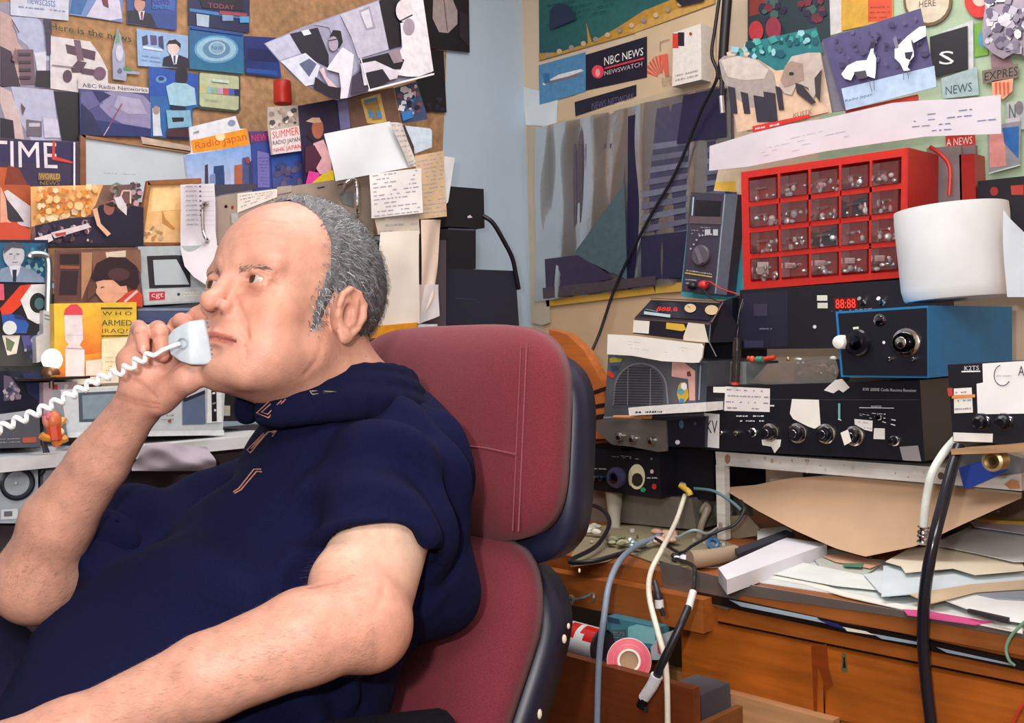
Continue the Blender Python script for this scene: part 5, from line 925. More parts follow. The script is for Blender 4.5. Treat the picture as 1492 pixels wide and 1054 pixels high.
def d(m):
    m.pg([(135, 238), (268, 185), (330, 290), (215, 330)], '#a9acc4'); m.pg([(268, 185), (420, 150), (480, 300), (480, 370), (400, 330), (330, 290)], '#17142a'); m.pg([(330, 170), (370, 160), (385, 185), (345, 195)], '#d5d6e0')
    m.pg([(400, 135), (540, 80), (640, 380), (600, 420), (520, 260), (480, 150)], '#9a98b4'); m.pg([(540, 80), (750, 5), (805, 270), (640, 320), (600, 200)], '#b0acc0'); m.pg([(640, 60), (700, 35), (732, 155), (680, 168)], '#8f8ca4'); m.pg([(650, 70), (695, 50), (718, 148), (684, 155)], '#c0bccc')
    m.pg([(750, 5), (880, -50), (870, 250), (805, 270)], '#110e1c'); m.pg([(215, 335), (350, 290), (430, 360), (400, 460), (350, 470)], '#c2c6d8'); m.pg([(315, 350), (370, 320), (410, 350), (370, 420)], '#55587c')
    m.pg([(480, 200), (500, 165), (540, 170), (552, 230), (530, 270), (515, 200)], '#14101e'); m.el(500, 240, 26, 40, '#9b8fa4'); m.ln([(470, 225), (520, 215)], 5, '#1c1828'); m.pg([(515, 300), (550, 260), (610, 300), (600, 400), (575, 535), (530, 540), (470, 490), (540, 480), (530, 400), (460, 380)], '#d6d0dc')
    m.pg([(400, 420), (470, 470), (540, 480), (535, 545), (480, 530), (390, 480)], '#1c1626'); m.pg([(420, 380), (445, 370), (460, 420), (520, 480), (470, 470)], '#c8b0b8'); m.pg([(600, 420), (640, 390), (680, 495), (590, 520)], '#3a3048')
    m.pg([(880, -50), (975, -60), (1040, 390), (960, 420), (900, 420), (770, 400), (870, 260), (860, 130), (900, 120)], '#d8d4de'); m.el(880, 62, 45, 62, '#cfc6d0'); m.ln([(860, 118), (925, 85)], 7, '#1c1828'); m.el(905, 150, 32, 45, '#9a8c9c'); m.pg([(640, 330), (800, 290), (880, 330), (860, 380), (740, 380), (700, 440), (640, 400)], '#17131f')
    m.pg([(640, 350), (720, 335), (850, 395), (840, 430), (660, 470)], '#c8c2d0'); m.pg([(670, 400), (760, 380), (800, 440), (720, 490), (680, 490)], '#1f1a2c'); m.pg([(790, 290), (850, 270), (870, 340), (820, 350)], '#8c7c8c'); m.ln([(640, 320), (690, 498)], 5, '#e0dfe8'); m.pg([(680, 492), (1040, 402), (1038, 412), (682, 503)], '#e2dfe4')
m = M(YP(1.90)); m.slab([(130, 236), (330, 150), (560, 68), (800, -18), (970, -75), (1006, 180), (1044, 402), (860, 455), (682, 503), (575, 535), (530, 546), (480, 530), (300, 430), (215, 335)], '#8c8aa4', .0015); d(m); m.build('press_photo', None, 'large tilted black and white photo of two men at work', 'photo')
def d(m): m.pg([(1050, -60), (1130, -60), (1180, 60), (1180, 130), (1130, 180), (1080, 175), (1045, 100)], '#a99a9c'); m.ln([(1105, -10), (1125, 170)], 4, '#5c5058'); m.pg([(1190, 60), (1235, 80), (1240, 250), (1190, 200)], '#2a2030')
card('mannequin_photo', 'black photo with a pale rounded shape at the top near the corner', 'photo', YP(YW-.012), [(960, -80), (1242, -80), (1247, 285), (1090, 268), (1000, 262)], '#130f1a', draw=d)
card('black_photo', 'plain black photo below the one with the pale rounded shape', 'photo', YP(YW-.01), [(960, 262), (1105, 276), (1122, 612), (960, 600)], '#0e0c18', draw=lambda m: m.blots([(1020, 540), (1110, 530), (1110, 600), (1020, 600)], 10, ['#24203c'], 14))
# papers on the front of the stack of equipment
PP = YP(1.88)
def curled(nm, lab, Q, col, yb, amp=.008, n=12, rows=0, mk='paper', cat='paper', ph=0, t=.0):
    m = M(YP(yb), mk); g = []
    for i in range(n+1):
        for j in range(n+1):
            u, v = i/n, j/n; p = bil(Q, u, v); g.append(pz(p, YP(yb), amp*math.sin(u*3.1+ph)+amp*.8*v*math.sin(u*5+v*3+ph)))
    m.v += g; m.idx([(i*(n+1)+j, i*(n+1)+j+1, (i+1)*(n+1)+j+1, (i+1)*(n+1)+j) for i in range(n) for j in range(n)], 0, col)
    if rows:
        rnd = random.Random(rows*7)
        for r in range(rows):
            v = (r+.5)/rows; u = .05
            while u < .9:
                L = rnd.uniform(.03, .12); 
                if rnd.random() < .65:
                    pp = [pz(bil(Q, a, b), YP(yb), amp*math.sin(a*3.1+ph)+amp*.8*b*math.sin(a*5+b*3+ph)+.0008) for a, b in ((u, v-.12/rows), (u+L, v-.12/rows), (u+L, v+.12/rows), (u, v+.12/rows))]
                    m.face(pp, '#a9a4b4', 'print')
                u += L+.03
    return m.build(nm, None, lab, cat)
curled('cream_sheet', 'large blank white paper tacked up above the papers at the rack', [(455, 728), (812, 660), (950, 905), (517, 985)], '#d8dce2', 1.86, .006)
curled('folded_strip', 'narrow folded paper strip right of the large blank paper', [(812, 665), (880, 672), (948, 880), (915, 905)], '#c9c0b8', 1.85, .006, rows=8)
card('blue_card', 'pale blue card behind the newspaper cutting', 'card', YP(1.885), [(885, 682), (1030, 698), (1042, 710), (1042, 800), (950, 835)], '#bccbdc')
card('dark_binder_edge', 'dark curved binder edge between the folded strip and blue card', 'binder', YP(1.875), [(880, 680), (895, 682), (945, 800), (948, 905), (915, 908), (918, 896), (935, 890), (930, 810)], '#3a2c30', t=.003)
z(*ZE)
curled('tan_cutting', 'tan newspaper cutting hanging at the right of the papers', [(1322, -10), (1480, -38), (1490, 320), (1345, 335)], '#c6a988', 1.868, .005, rows=16)
curled('white_backing_sheet', 'white sheet behind the tan newspaper cutting', [(1440, -10), (1540, 0), (1500, 240), (1440, 300)], '#d6d8de', 1.90, .003)
curled('lined_list', 'white lined list hanging over the rack front', [(1075, 90), (1358, 55), (1362, 300), (1085, 330)], '#e2dede', 1.855, .004, rows=11)
curled('cream_scrap', 'cream scrap beneath the white lined list', [(1100, 320), (1345, 300), (1345, 415), (1120, 418)], '#c9bcae', 1.865, .003, rows=3)
curled('tall_cream_sheet', 'tall blank cream sheet hanging behind the man', [(1135, 405), (1345, 395), (1342, 900), (1090, 915)], '#e6dcd2', 1.86, .005)
curled('rolled_sheet', 'curled peach sheet at the right end of the papers', [(1342, 340), (1475, 335), (1440, 690), (1345, 905)], '#dfc9ba', 1.87, .010, ph=1)
curled('lower_sheet', 'pinkish white sheet hanging low beside the black speakers', [(1342, 690), (1450, 690), (1452, 860), (1342, 905)], '#d2ccd0', 1.868, .004)
card('orange_folder', 'orange folder edge behind the red chair top', 'folder', YP(1.85), [(1000, 925), (1335, 895), (1338, 960), (1000, 990)], '#dc941c', t=.004)
card('white_card_strip', 'white card strip right of the orange folder', 'card', YP(1.86), [(1338, 905), (1445, 905), (1448, 960), (1338, 960)], '#ccd2dc', t=.003)
# rack unit with handles
pl = YP(1.91); z(*ZE); root = empty('rack_unit', pz((640, 460), pl), 'grey brown metal rack unit with two chrome handles behind the head', 'rack unit')
m = M(pl, 'metal'); wbox(m, [(235, 215), (1090, 90), (1100, 470), (240, 470)], pl, .2, '#9b8a7e', 'matte'); m.el(295, 265, 9, 9, '#2c2830'); m.el(330, 270, 8, 10, '#c03a3a'); m.ln([(790, 165), (830, 158)], 6, '#4a4040'); m.ln([(900, 150), (950, 138)], 6, '#4a4040'); m.pg([(570, 160), (650, 150), (650, 185), (575, 200)], '#cfc4c0'); m.pg([(905, 200), (985, 180), (990, 270), (930, 250)], '#aab4b8'); m.pg([(320, 305), (360, 300), (355, 350), (322, 360)], '#cfd6de'); m.build('panel', root)
m = M(pl, 'paper'); m.h = .002; m.slab([(355, 195), (575, 170), (570, 215), (355, 300)], '#ddd4ce', .0008); m.scrib([(360, 200), (560, 178), (540, 215), (365, 280)], 4, '#9a8e94', 4); m.build('paper_label', root)
for pts in ([(235, 242), (185, 245), (168, 280), (172, 400), (195, 448), (240, 458)], [(925, 200), (945, 140), (990, 118), (1005, 150), (1010, 290), (1012, 310)]):
    m = M(mk='chrome'); f0 = pl; fh = YP(1.815)
    m.tube([pz(pts[0], f0)]+[pz(p, fh) for p in pts[1:-1]]+[pz(pts[-1], f0)], .0035, '#cfcdd0', n=10); m.build('handle', root)
z(0, 0, 1)
m = M(mk='matte'); A = [pz(p, YP(1.93)) for p in ((480, 350), (650, 350), (650, 600), (480, 600))]; m.hexa(A, [p+V3((0, .2, 0)) for p in A], '#4a4048'); m.build('equipment_case', None, 'dark equipment case behind the hanging papers', 'case')
# ---------------------------------------------------------------- black speakers by the corner
z(*ZH)
pl = YP(1.99)
m = M(pl, 'matte'); wbox(m, [(350, 80), (540, 95), (545, 308), (333, 300)], pl, .12, '#0d0b13', 'matte'); m.pg([(450, 245), (465, 236), (478, 250), (455, 254)], '#cfc6cc'); m.build('black_speaker', None, 'small black speaker box, topmost of the stack by the corner', 'speaker')
m = M(pl, 'matte'); wbox(m, [(300, 312), (497, 315), (497, 530), (290, 530)], pl, .12, '#100d18', 'matte'); m.ln([(345, 312), (490, 318)], 8, '#4a4a5c'); m.build('black_module', None, 'narrow black box in the middle of the stack by the corner', 'speaker')
m = M(YP(1.97), 'fabric'); wbox(m, [(285, 525), (665, 515), (668, 545), (705, 545), (728, 600), (735, 870), (290, 870)][0:1]+[(712, 540), (735, 870), (290, 870)], YP(1.97), .16, '#12132a', 'fabric'); m.ln([(385, 690), (480, 695), (520, 715)], 5, '#2c3058'); m.build('large_speaker', None, 'large dark blue cloth fronted speaker at the bottom of the stack', 'speaker')
m = M(mk='plastic'); m.tube([pz((535, 240), YP(1.975)), pz((590, 280), YP(1.96)), pz((650, 380), YP(1.955)), pz((695, 470), YP(1.955)), pz((715, 560), YP(1.96)), pz((730, 640), YP(1.965))], .006, '#17131f', n=10); m.build('speaker_cable', None, 'thick black cable arching from the top speaker down the blue wall', 'cable')
z(0, 0, 1)
m = M(mk='matte'); a = on(560, 480, YP(1.8)); 
# ---------------------------------------------------------------- shelves on the left
def board(nm, lab, yp, px0, px1, Y, t, col, d_=.36, cat='shelf'):
    a = on(px0, yp[0], YP(Y)); b = on(px1, yp[1], YP(Y)); zz = (a.z+b.z)/2
    m = M(mk='matte'); m.box((a.x, Y, zz-t), (b.x, YW-.006, zz), col); m.build(nm, None, lab, cat); return zz
za = board("shelf", "cream shelf board under the news studio picture, top one", (421, 421), -80, 300, 1.83, .010, "#b39c8e")
zb = board("shelf", "cream shelf board under the yellow book, lower one", (546, 553), -80, 300, 1.74, .012, "#c9bca8")
zc_ = board('workbench', 'white bench top under the white tape deck', (640, 660), -80, 420, 1.62, .02, '#c3c3c6', cat='bench')
m = M(mk='matte'); a = on(-80, 760, YP(1.6)); m.box((a.x-.1, 1.70, 0), (1.25, YW-.01, zc_-.022), '#3b3038'); m.build('bench_cabinet', None, 'dark cabinet under the white bench', 'cabinet')
# news studio print
z(*ZCc)
def d(m):
    OC = ['#e0a058', '#eac08a', '#d9883c', '#f0d4ac', '#c9763a', '#e8b070']
    m.pg([(165, 82), (560, 72), (520, 180), (470, 250), (170, 300)], '#dca468'); m.blots([(170, 90), (550, 80), (480, 240), (175, 290)], 110, OC, 26, 2); m.blots([(560, 80), (750, 75), (750, 180), (600, 200)], 30, ['#8a6a5c', '#c9b0a0', '#4a3c44', '#6a7a70', '#b08a9a'], 26, 3)
    m.pg([(620, 80), (700, 75), (690, 180), (620, 170)], '#6a4a48'); m.ln([(635, 150), (650, 110), (690, 110), (690, 180)], 9, '#c9b4a8')
    m.pg([(520, 190), (570, 180), (640, 230), (700, 190), (760, 200), (760, 412), (560, 410), (530, 340), (500, 240)], '#17142e'); m.pg([(600, 150), (640, 140), (670, 200), (668, 245), (620, 200)], '#cfc8d0'); m.el(572, 205, 30, 38, '#8a5448'); m.pg([(548, 185), (590, 168), (610, 190), (590, 200)], '#2c1c20')
    m.pg([(170, 300), (350, 260), (500, 250), (540, 330), (560, 410), (180, 412)], '#241e38'); m.blots([(180, 310), (480, 270), (500, 390), (180, 400)], 50, ['#3a3048', '#9a7a7c', '#c9b4b8', '#5a3a44', '#1c1830'], 22, 9)
    m.pg([(475, 215), (500, 205), (520, 290), (575, 345), (555, 360), (500, 300)], '#d8a88c'); m.pg([(250, 340), (450, 290), (470, 310), (270, 370)], '#cfc0c4'); m.pg([(160, 370), (250, 345), (262, 380), (180, 420)], '#d6ccd0'); m.pg([(270, 345), (330, 335), (330, 350), (280, 360)], '#b03a38')
    m.pg([(300, 405), (560, 395), (760, 408), (760, 414), (300, 418)], '#17121c')
card('newsroom_print', 'large print of a newsroom with a man in a dark jacket', 'print', YP(1.845), [(165, 82), (745, 70), (762, 412), (160, 418), (178, 300)], '#7a5a50', draw=d, t=.002)
# wooden framed golden picture
pl = YP(1.842); root = empty('framed_picture', pz((880, 405), pl), 'golden picture in a wooden frame beside the newsroom print', 'picture')
m = M(pl, 'print'); m.slab([(800, 72), (1085, 66), (1040, 392), (765, 392)], ['#e0b070', '#e8bc7c', '#d09a58', '#d8a86c'], .003)
m.pg([(830, 90), (1060, 85), (1050, 200), (820, 220)], '#eec48c'); m.pg([(850, 230), (960, 320), (1050, 330), (1040, 388), (780, 385)], '#d9ae7c'); m.pg([(880, 210), (900, 260), (950, 310), (940, 320), (880, 280)], '#b57c44'); m.blots([(780, 300), (880, 300), (880, 370), (780, 370)], 14, ['#b89a80', '#e8cfa8', '#a87c50'], 16); m.build('picture', root)
m = M(pl, 'wood'); m.h = .006
m.slab([(795, 52), (1085, 38), (1088, 66), (798, 76)], '#8a5a3a', .01); m.slab([(795, 52), (812, 74), (768, 392), (735, 405)], '#9a653c', .01); m.slab([(735, 405), (768, 388), (1050, 388), (1050, 402)], '#7c4c30', .01); m.build('frame', root)
# hanging lined printout
m = M(YP(1.83), 'paper'); Q1 = [(978, 75), (1166, 66), (1165, 330), (985, 345)]
rows = [(980, 1166, 72), (978, 1168, 200), (975, 1166, 330), (965, 1163, 430), (975, 1160, 520), (1010, 1158, 580), (1070, 1110, 635)]
g = []; n = 10
for r, (xl, xr, y) in enumerate(rows):
    for i in range(n+1): u = i/n; g.append(pz((xl+(xr-xl)*u, y+(-8*u)), YP(1.83), .004*math.sin(u*6+r)+(.0 if r < 3 else .012*(r-2))))
m.v += g; m.idx([(r*(n+1)+i, (r+1)*(n+1)+i, (r+1)*(n+1)+i+1, r*(n+1)+i+1) for r in range(len(rows)-1) for i in range(n)], 0, '#c9c3cc'); m.h = .006
for r in range(9): m.ln([(990, 90+r*26), (1150, 86+r*26)], 1.5, '#9a90a8'); m.scrib([(995, 78+r*26), (1060, 76+r*26), (1060, 88+r*26), (995, 90+r*26)], 1, '#6a6480', r, .5)
for r in range(7): m.rc(1064, 82+r*26, 1074, 92+r*26, '#5a5470')
m.build('printout', None, 'lined paper printout hanging in front of the framed picture', 'paper')
# left edge things
def d(m):
    m.pg([(-200, 100), (30, 90), (120, 160), (165, 300), (60, 290), (0, 240), (-200, 300)], '#b8502c'); m.pg([(40, 100), (165, 190), (165, 305), (100, 290), (20, 110)], '#cfc8d0'); m.pg([(20, 130), (100, 230), (130, 275), (40, 270), (20, 230)], '#35303c')
    m.pg([(0, 80), (30, 150), (40, 260), (60, 280), (0, 285)], '#d8a088')
card('orange_poster', 'orange and grey cover at the left edge below the purple magazine', 'poster', YP(1.86), [(-300, 60), (165, 75), (168, 310), (-300, 310)], '#a8502c', draw=d, t=.003)
card('red_cushion', 'red rounded band above the suited man on the screen', 'box', YP(1.84), [(-200, 310), (30, 275), (100, 285), (165, 320), (165, 372), (-200, 370)], '#c2452c', t=.02, mk='matte')
def d(m):
    m.pg([(-200, 385), (245, 390), (250, 600), (-200, 610)], '#20587c'); m.blots([(130, 400), (250, 400), (250, 560), (140, 560)], 24, ['#3f7f9a', '#6a9cb0', '#1c3f60', '#8ab4b8'], 22, 3)
    m.el(72, 455, 58, 70, '#b4b4be'); m.pg([(18, 450), (20, 405), (60, 385), (110, 390), (128, 430), (115, 420), (60, 415), (28, 440)], '#4a4a58'); m.pg([(-20, 600), (0, 530), (50, 515), (110, 515), (170, 535), (235, 580), (240, 605)], '#7a8ca8'); m.pg([(45, 515), (110, 512), (95, 560), (70, 590), (55, 560)], '#c9ccda'); m.pg([(62, 535), (86, 535), (82, 600), (66, 600)], '#1c2440')
    m.ln([(45, 450), (62, 450)], 5, '#3c3c48'); m.ln([(82, 450), (100, 450)], 5, '#3c3c48'); m.ln([(60, 495), (90, 495)], 4, '#6a5a64'); m.ln([(72, 455), (70, 480)], 4, '#8a8a98')
card('suited_man_photo', 'blue television picture of a grey haired man in a suit at the left edge', 'photo', YP(1.82), [(-200, 372), (262, 372), (262, 612), (-200, 615)], '#12203c', draw=d, t=.003)
m = M(mk='metal'); m.tube([pz((160, 470), YP(1.81)), pz((175, 450), YP(1.81)), pz((240, 455), YP(1.81)), pz((265, 500), YP(1.81)), pz((262, 700), YP(1.81)), pz((260, 830), YP(1.81))], .006, '#8f9498', n=8); m.build('metal_rail', None, 'bent grey metal rail beside the suited man photo', 'rail')
def d(m):
    m.pg([(0, 745), (110, 620), (175, 612), (165, 680), (60, 775), (10, 780)], '#cf3a20'); m.pg([(110, 700), (170, 615), (245, 612), (245, 830), (200, 828), (150, 800)], '#d6d6da'); m.el(205, 715, 45, 55, '#1c1a22'); m.el(212, 718, 26, 32, '#3f6a6c'); m.pg([(-100, 610), (18, 612), (22, 700), (-100, 700)], '#c9506c'); m.pg([(5, 780), (60, 775), (120, 790), (155, 830), (140, 880), (20, 880)], '#2450a0'); m.el(50, 850, 38, 38, '#c9cfd4'); m.pg([(70, 775), (110, 780), (140, 810), (80, 800)], '#1c2c60')
card('red_swirl_poster', 'black poster with a red and white swirl under the suited man', 'poster', YP(1.818), [(-200, 615), (250, 612), (250, 890), (-200, 892)], '#14101a', draw=d, t=.003)
def d(m):
    m.pg([(10, 890), (110, 885), (90, 990), (40, 1000)], '#d2cfcc'); m.pg([(30, 900), (80, 930), (60, 980), (35, 970)], '#5c6c4a'); m.pg([(110, 880), (240, 850), (240, 960), (130, 960)], '#4a4c8c'); m.blots([(130, 880), (230, 870), (230, 1030), (130, 1030)], 18, ['#2c3468', '#6a6aa0', '#9aa4b8', '#1c1c38'], 20, 3)
card('stacked_cartons', 'dim blue and white carton left of the small lamp', 'carton', YP(1.82), [(-200, 892), (240, 870), (240, 1060), (-200, 1060)], '#1c2430', draw=d, t=.08)
def d(m): m.rc(250, 760, 296, 830, '#b4c0c8'); m.ln([(240, 780), (285, 790)], 6, '#5a666c'); m.ln([(240, 800), (290, 812)], 6, '#6a767c')
m = M(YP(1.80), 'plastic'); m.slab([(235, 755), (298, 765), (300, 1010), (200, 1040), (195, 900), (235, 880)], '#b9b9c0', .04); d(m); m.build('white_canister', None, 'white plastic canister beside the yellow book', 'canister')
# girl photo
def d(m):
    m.pg([(310, 440), (440, 440), (435, 700), (300, 705)], '#5c3a3a'); m.pg([(325, 450), (430, 450), (430, 505), (325, 505)], '#2a1a20'); m.pg([(330, 540), (425, 540), (415, 670), (320, 670)], '#2c1e28'); m.pg([(325, 512), (430, 515), (430, 530), (325, 530)], '#8a5038')
    m.pg([(440, 440), (500, 440), (495, 560), (440, 700)], '#a87c5c'); m.pg([(500, 435), (760, 425), (765, 560), (740, 520), (560, 480), (500, 560)], '#7a5444'); m.pg([(570, 440), (680, 430), (680, 465), (575, 470)], '#c9b8a8')
    m.pg([(515, 590), (600, 565), (680, 600), (690, 660), (620, 715), (560, 712), (540, 690), (512, 655), (524, 630)], '#d29c84'); m.pg([(490, 575), (520, 500), (590, 465), (680, 470), (740, 520), (755, 600), (735, 645), (690, 620), (650, 625), (610, 590), (560, 590), (520, 600)], '#2a1820')
    m.el(640, 560, 60, 35, '#4a2c34'); m.pg([(630, 715), (680, 660), (740, 640), (768, 670), (770, 735), (640, 735)], '#c0402c'); m.ln([(670, 710), (740, 650)], 14, '#d8b0b4'); m.ln([(540, 632), (560, 628)], 5, '#3c2428'); m.pg([(470, 620), (515, 600), (515, 660), (470, 700)], '#5a3c38')
card('child_photo', 'photo of a dark haired child in a red dress above the yellow book', 'photo', YP(1.80), [(300, 425), (750, 415), (772, 745), (296, 715)], '#6a4640', draw=d, t=.002)
# monitor with red label
pl = YP(1.82); root = empty('waveform_monitor', pz((970, 720), pl), 'small grey screen unit with a red label', 'monitor')
m = M(pl, 'plastic'); wbox(m, [(750, 408), (1210, 400), (1215, 705), (782, 728)], pl, .25, '#a3abb0'); m.pg([(775, 640), (1120, 628), (1120, 700), (785, 724)], '#b4b9bc'); m.el(970, 668, 8, 8, '#3a3a44'); m.scrib([(995, 655), (1090, 650), (1090, 678), (995, 682)], 2, '#d6d0c4', 3, .8, fill=1); m.build('case', root)
m = M(pl, 'plastic'); m.h = .001; m.slab([(798, 460), (955, 455), (1030, 460), (1035, 628), (812, 635)], '#26242e', .002); m.build('bezel', root)
m = M(pl, 'led'); m.h = .003; m.slab([(828, 482), (955, 478), (1000, 560), (1025, 615), (838, 618)], '#a9b4ba', .001, 'gloss'); m.build('screen', root, 'pale grey screen')
m = M(pl, 'print'); m.h = .001; m.slab([(810, 656), (895, 652), (895, 696), (812, 702)], '#b82c3c', .001); m.tx('cgt', [(820, 662), (886, 660), (886, 692), (822, 694)], '#e8c8cc'); m.build('brand_label', root, 'red label with white letters')
m = M(YP(1.81), 'metal'); wbox(m, [(745, 738), (1160, 735), (1160, 830), (745, 820)], YP(1.81), .25, '#3f4a6c', 'plastic'); m.pg([(745, 745), (1160, 742), (1160, 755), (745, 758)], '#9fb4cc'); m.build('slate_unit', None, 'slate blue unit directly under the grey screen unit', 'electronic unit')
# book
def d(m):
    m.pg([(298, 820), (560, 820), (560, 1165), (300, 1165)], ['#e6b83c', '#e0a838', '#c84c24', '#d0501c']); m.pg([(430, 730), (560, 725), (560, 980), (440, 1000)], ['#e0b43c', '#e0b43c', '#d0702c', '#cc5a20'])
    m.pg([(355, 1165), (352, 960), (372, 940), (352, 915), (348, 770), (445, 770), (450, 915), (430, 945), (458, 970), (458, 1165)], '#cfc6cc'); m.pg([(345, 780), (352, 748), (385, 722), (415, 722), (442, 745), (450, 780)], '#cf4452'); m.ln([(352, 960), (458, 965)], 3, '#7a6a70')
    m.pg([(550, 910), (700, 900), (700, 1165), (548, 1165)], '#dfd4b4'); m.ln([(545, 744), (716, 744)], 8, '#2a2420'); m.tr('W H O', 552, 762, 712, 782, '#2c2a2c'); m.tr('ARMED', 548, 808, 712, 838, '#3a3a44'); m.tr('IRAQ?', 550, 855, 690, 882, '#6a4a40'); m.ln([(545, 895), (700, 893)], 6, '#2a2420'); m.scrib([(560, 1000), (690, 1000), (690, 1140), (560, 1140)], 6, '#c4ac84', 4)
    m.pg([(460, 1030), (545, 1020), (545, 1110), (460, 1110)], '#d6c8bc'); m.ln([(355, 890), (450, 890)], 3, '#a8a0a8')
card('book', 'yellow orange book with a missile on the cover', 'book', YP(1.765), [(293, 718), (742, 710), (745, 1130), (300, 1130)], '#dbb43a', draw=d, t=.02)
# lamp with glowing bulb
z(*ZD); root = empty('small_lamp', pz((285, 280), YP(1.70)), 'small lit lamp with a glowing bulb in front of the yellow book', 'lamp')
m = M(mk='bulb'); o = pz((283, 165), YP(1.70)); s_ = scale_at((283, 165), YP(1.70)); m.ball(o, (52*s_, 52*s_, 58*s_), '#ffe2b8', 'bulb', 10); m.build('bulb', root, 'glowing bulb')
m = M(mk='metal'); m.lathe(pz((275, 250), YP(1.70)), (0, 0, 1), [(0, 0), (48*s_, .0), (50*s_, .004), (40*s_, .010), (30*s_, .016), (24*s_, .02)], '#7a5844', 'metal', 20); m.tube([pz((280, 270), YP(1.70)), pz((280, 320), YP(1.70))], .004, '#4a3830'); m.box((-.05, -.03, 0), (.05, .05, .004), '#3c3430', o=pz((280, 275), YP(1.70))); m.build('base', root)
# black device below
m = M(YP(1.72), 'plastic'); wbox(m, [(-100, 225), (230, 230), (232, 480), (-100, 470)], YP(1.72), .2, '#11142c'); m.pg([(20, 250), (100, 265), (110, 380), (20, 390)], '#5a5068'); m.blots([(25, 290), (100, 290), (105, 375), (25, 380)], 12, ['#8a7c8c', '#3a3850', '#a89aa8'], 20); m.ln([(30, 210), (150, 370)], 14, '#1a1626'); m.pg([(120, 240), (230, 240), (220, 400), (150, 350)], '#1c2450'); m.build('dark_scanner', None, 'black and blue unit at the left edge behind the coiled cord', 'electronic unit')
m = M(YP(1.68), 'plastic'); wbox(m, [(-100, 480), (215, 455), (220, 640), (-100, 650)], YP(1.68), .2, '#4a4c54'); m.pg([(-100, 475), (160, 440), (160, 470), (-100, 520)], '#a0a4ac'); m.pg([(120, 590), (195, 585), (195, 615), (125, 618)], '#a8503c'); m.scrib([(-20, 590), (110, 585), (110, 620), (-20, 625)], 2, '#8a8c94', 4); m.build('grey_recorder', None, 'grey recorder beneath the coiled cord at the left edge', 'recorder')
# small speaker unit
pl = YP(1.64); root = empty('desktop_speaker', pz((90, 1010), pl), 'light grey desktop speaker with a round dark cone at the left edge', 'loudspeaker')
m = M(pl, 'plastic'); wbox(m, [(-60, 690), (205, 680), (208, 965), (100, 1055), (-60, 1055)][:2]+[(210, 1055), (-60, 1055)], pl, .14, '#9aa2ac'); m.scrib([(0, 725), (120, 722), (120, 745), (0, 748)], 1, '#c07a78', 4, .5); m.rc(130, 722, 168, 740, '#b84a44'); m.pg([(5, 980), (95, 975), (95, 1030), (5, 1035)], '#c4c8ce'); m.pg([(20, 990), (65, 988), (65, 1015), (20, 1018)], '#5c6068'); m.build('case', root)
o = pz((92, 838), pl); s_ = scale_at((92, 838), pl); m = M(mk='plastic'); m.lathe(o, (0, -1, 0), [(90*s_, 0), (92*s_, .003), (80*s_, .004), (70*s_, .001), (45*s_, -.004), (20*s_, -.001), (0, .001)], ['#20222c', '#20222c', '#2b2d38', '#3c404c', '#6a7280', '#9aa4b0', '#9aa4b0'], 'gloss', 32); m.build('speaker_cone', root)
# white tape deck
pl = YP(1.66); root = empty('tape_deck', pz((760, 600), pl), 'white tape deck with dark windows behind the raised forearm', 'tape deck')
m = M(pl, 'plastic'); wbox(m, [(330, 330), (1225, 285), (1210, 575), (370, 590)], pl, .16, '#c2c8cd')
m.pg([(425, 345), (640, 335), (640, 500), (430, 505)], '#4c5260'); m.pg([(445, 360), (620, 350), (610, 480), (450, 490)], '#7c8c98'); m.pg([(990, 380), (1112, 330), (1116, 515), (990, 518)], '#5a6a88'); m.pg([(990, 380), (1112, 330), (1113, 350), (1000, 395)], '#26223a')
m.pg([(1125, 300), (1200, 295), (1205, 505), (1122, 510)], '#dfe3e6'); m.pg([(1145, 310), (1172, 308), (1175, 500), (1148, 502)], '#17151f'); m.ln([(1150, 350), (1165, 345)], 10, '#e6e6e8'); m.ln([(1150, 405), (1168, 400)], 8, '#9a9aa4'); m.ln([(1158, 440), (1170, 440)], 12, '#c9c9d0'); m.scrib([(830, 460), (940, 455), (940, 500), (830, 505)], 2, '#8a8c94', 3); m.el(915, 498, 10, 10, '#8a5a40'); m.pg([(370, 560), (1210, 548), (1210, 575), (372, 588)], '#d3d9dc'); m.build('case', root)
m = M(YP(1.72), 'plastic'); wbox(m, [(1205, 330), (1480, 330), (1480, 500), (1205, 500)], YP(1.74), .12, '#12101a'); m.rc(1208, 415, 1250, 470, '#b4ae9c'); m.build('black_deck', None, 'black unit right of the white tape deck under the chin', 'electronic unit')
# cloth bag
m = M(mk='fabric'); z(*ZD); g = []; n = 30; Q = [(735, 620), (1000, 585), (1140, 650), (1180, 760)]
for i in range(n+1):
    for j in range(n+1):
        u, v = i/n, j/n; Q_ = [(770, 606+26*(1-math.sin(math.pi*min(u*1.1,1)))), (1130, 640), (1190, 770), (720, 770)]; p = bil(Q_, u, v); g.append(pz(p, YP(1.60), .02*math.sin(math.pi*v)*math.sin(math.pi*u)+.005*math.sin(u*5+v*6)+.002*math.sin(u*13-v*9)))
m.v += g; m.idx([(i*(n+1)+j, i*(n+1)+j+1, (i+1)*(n+1)+j+1, (i+1)*(n+1)+j) for i in range(n) for j in range(n)], 0, '#a99daa', 'paper'); m.build('plastic_sack', None, 'crumpled pinkish white bag on the bench under the tape deck', 'bag')
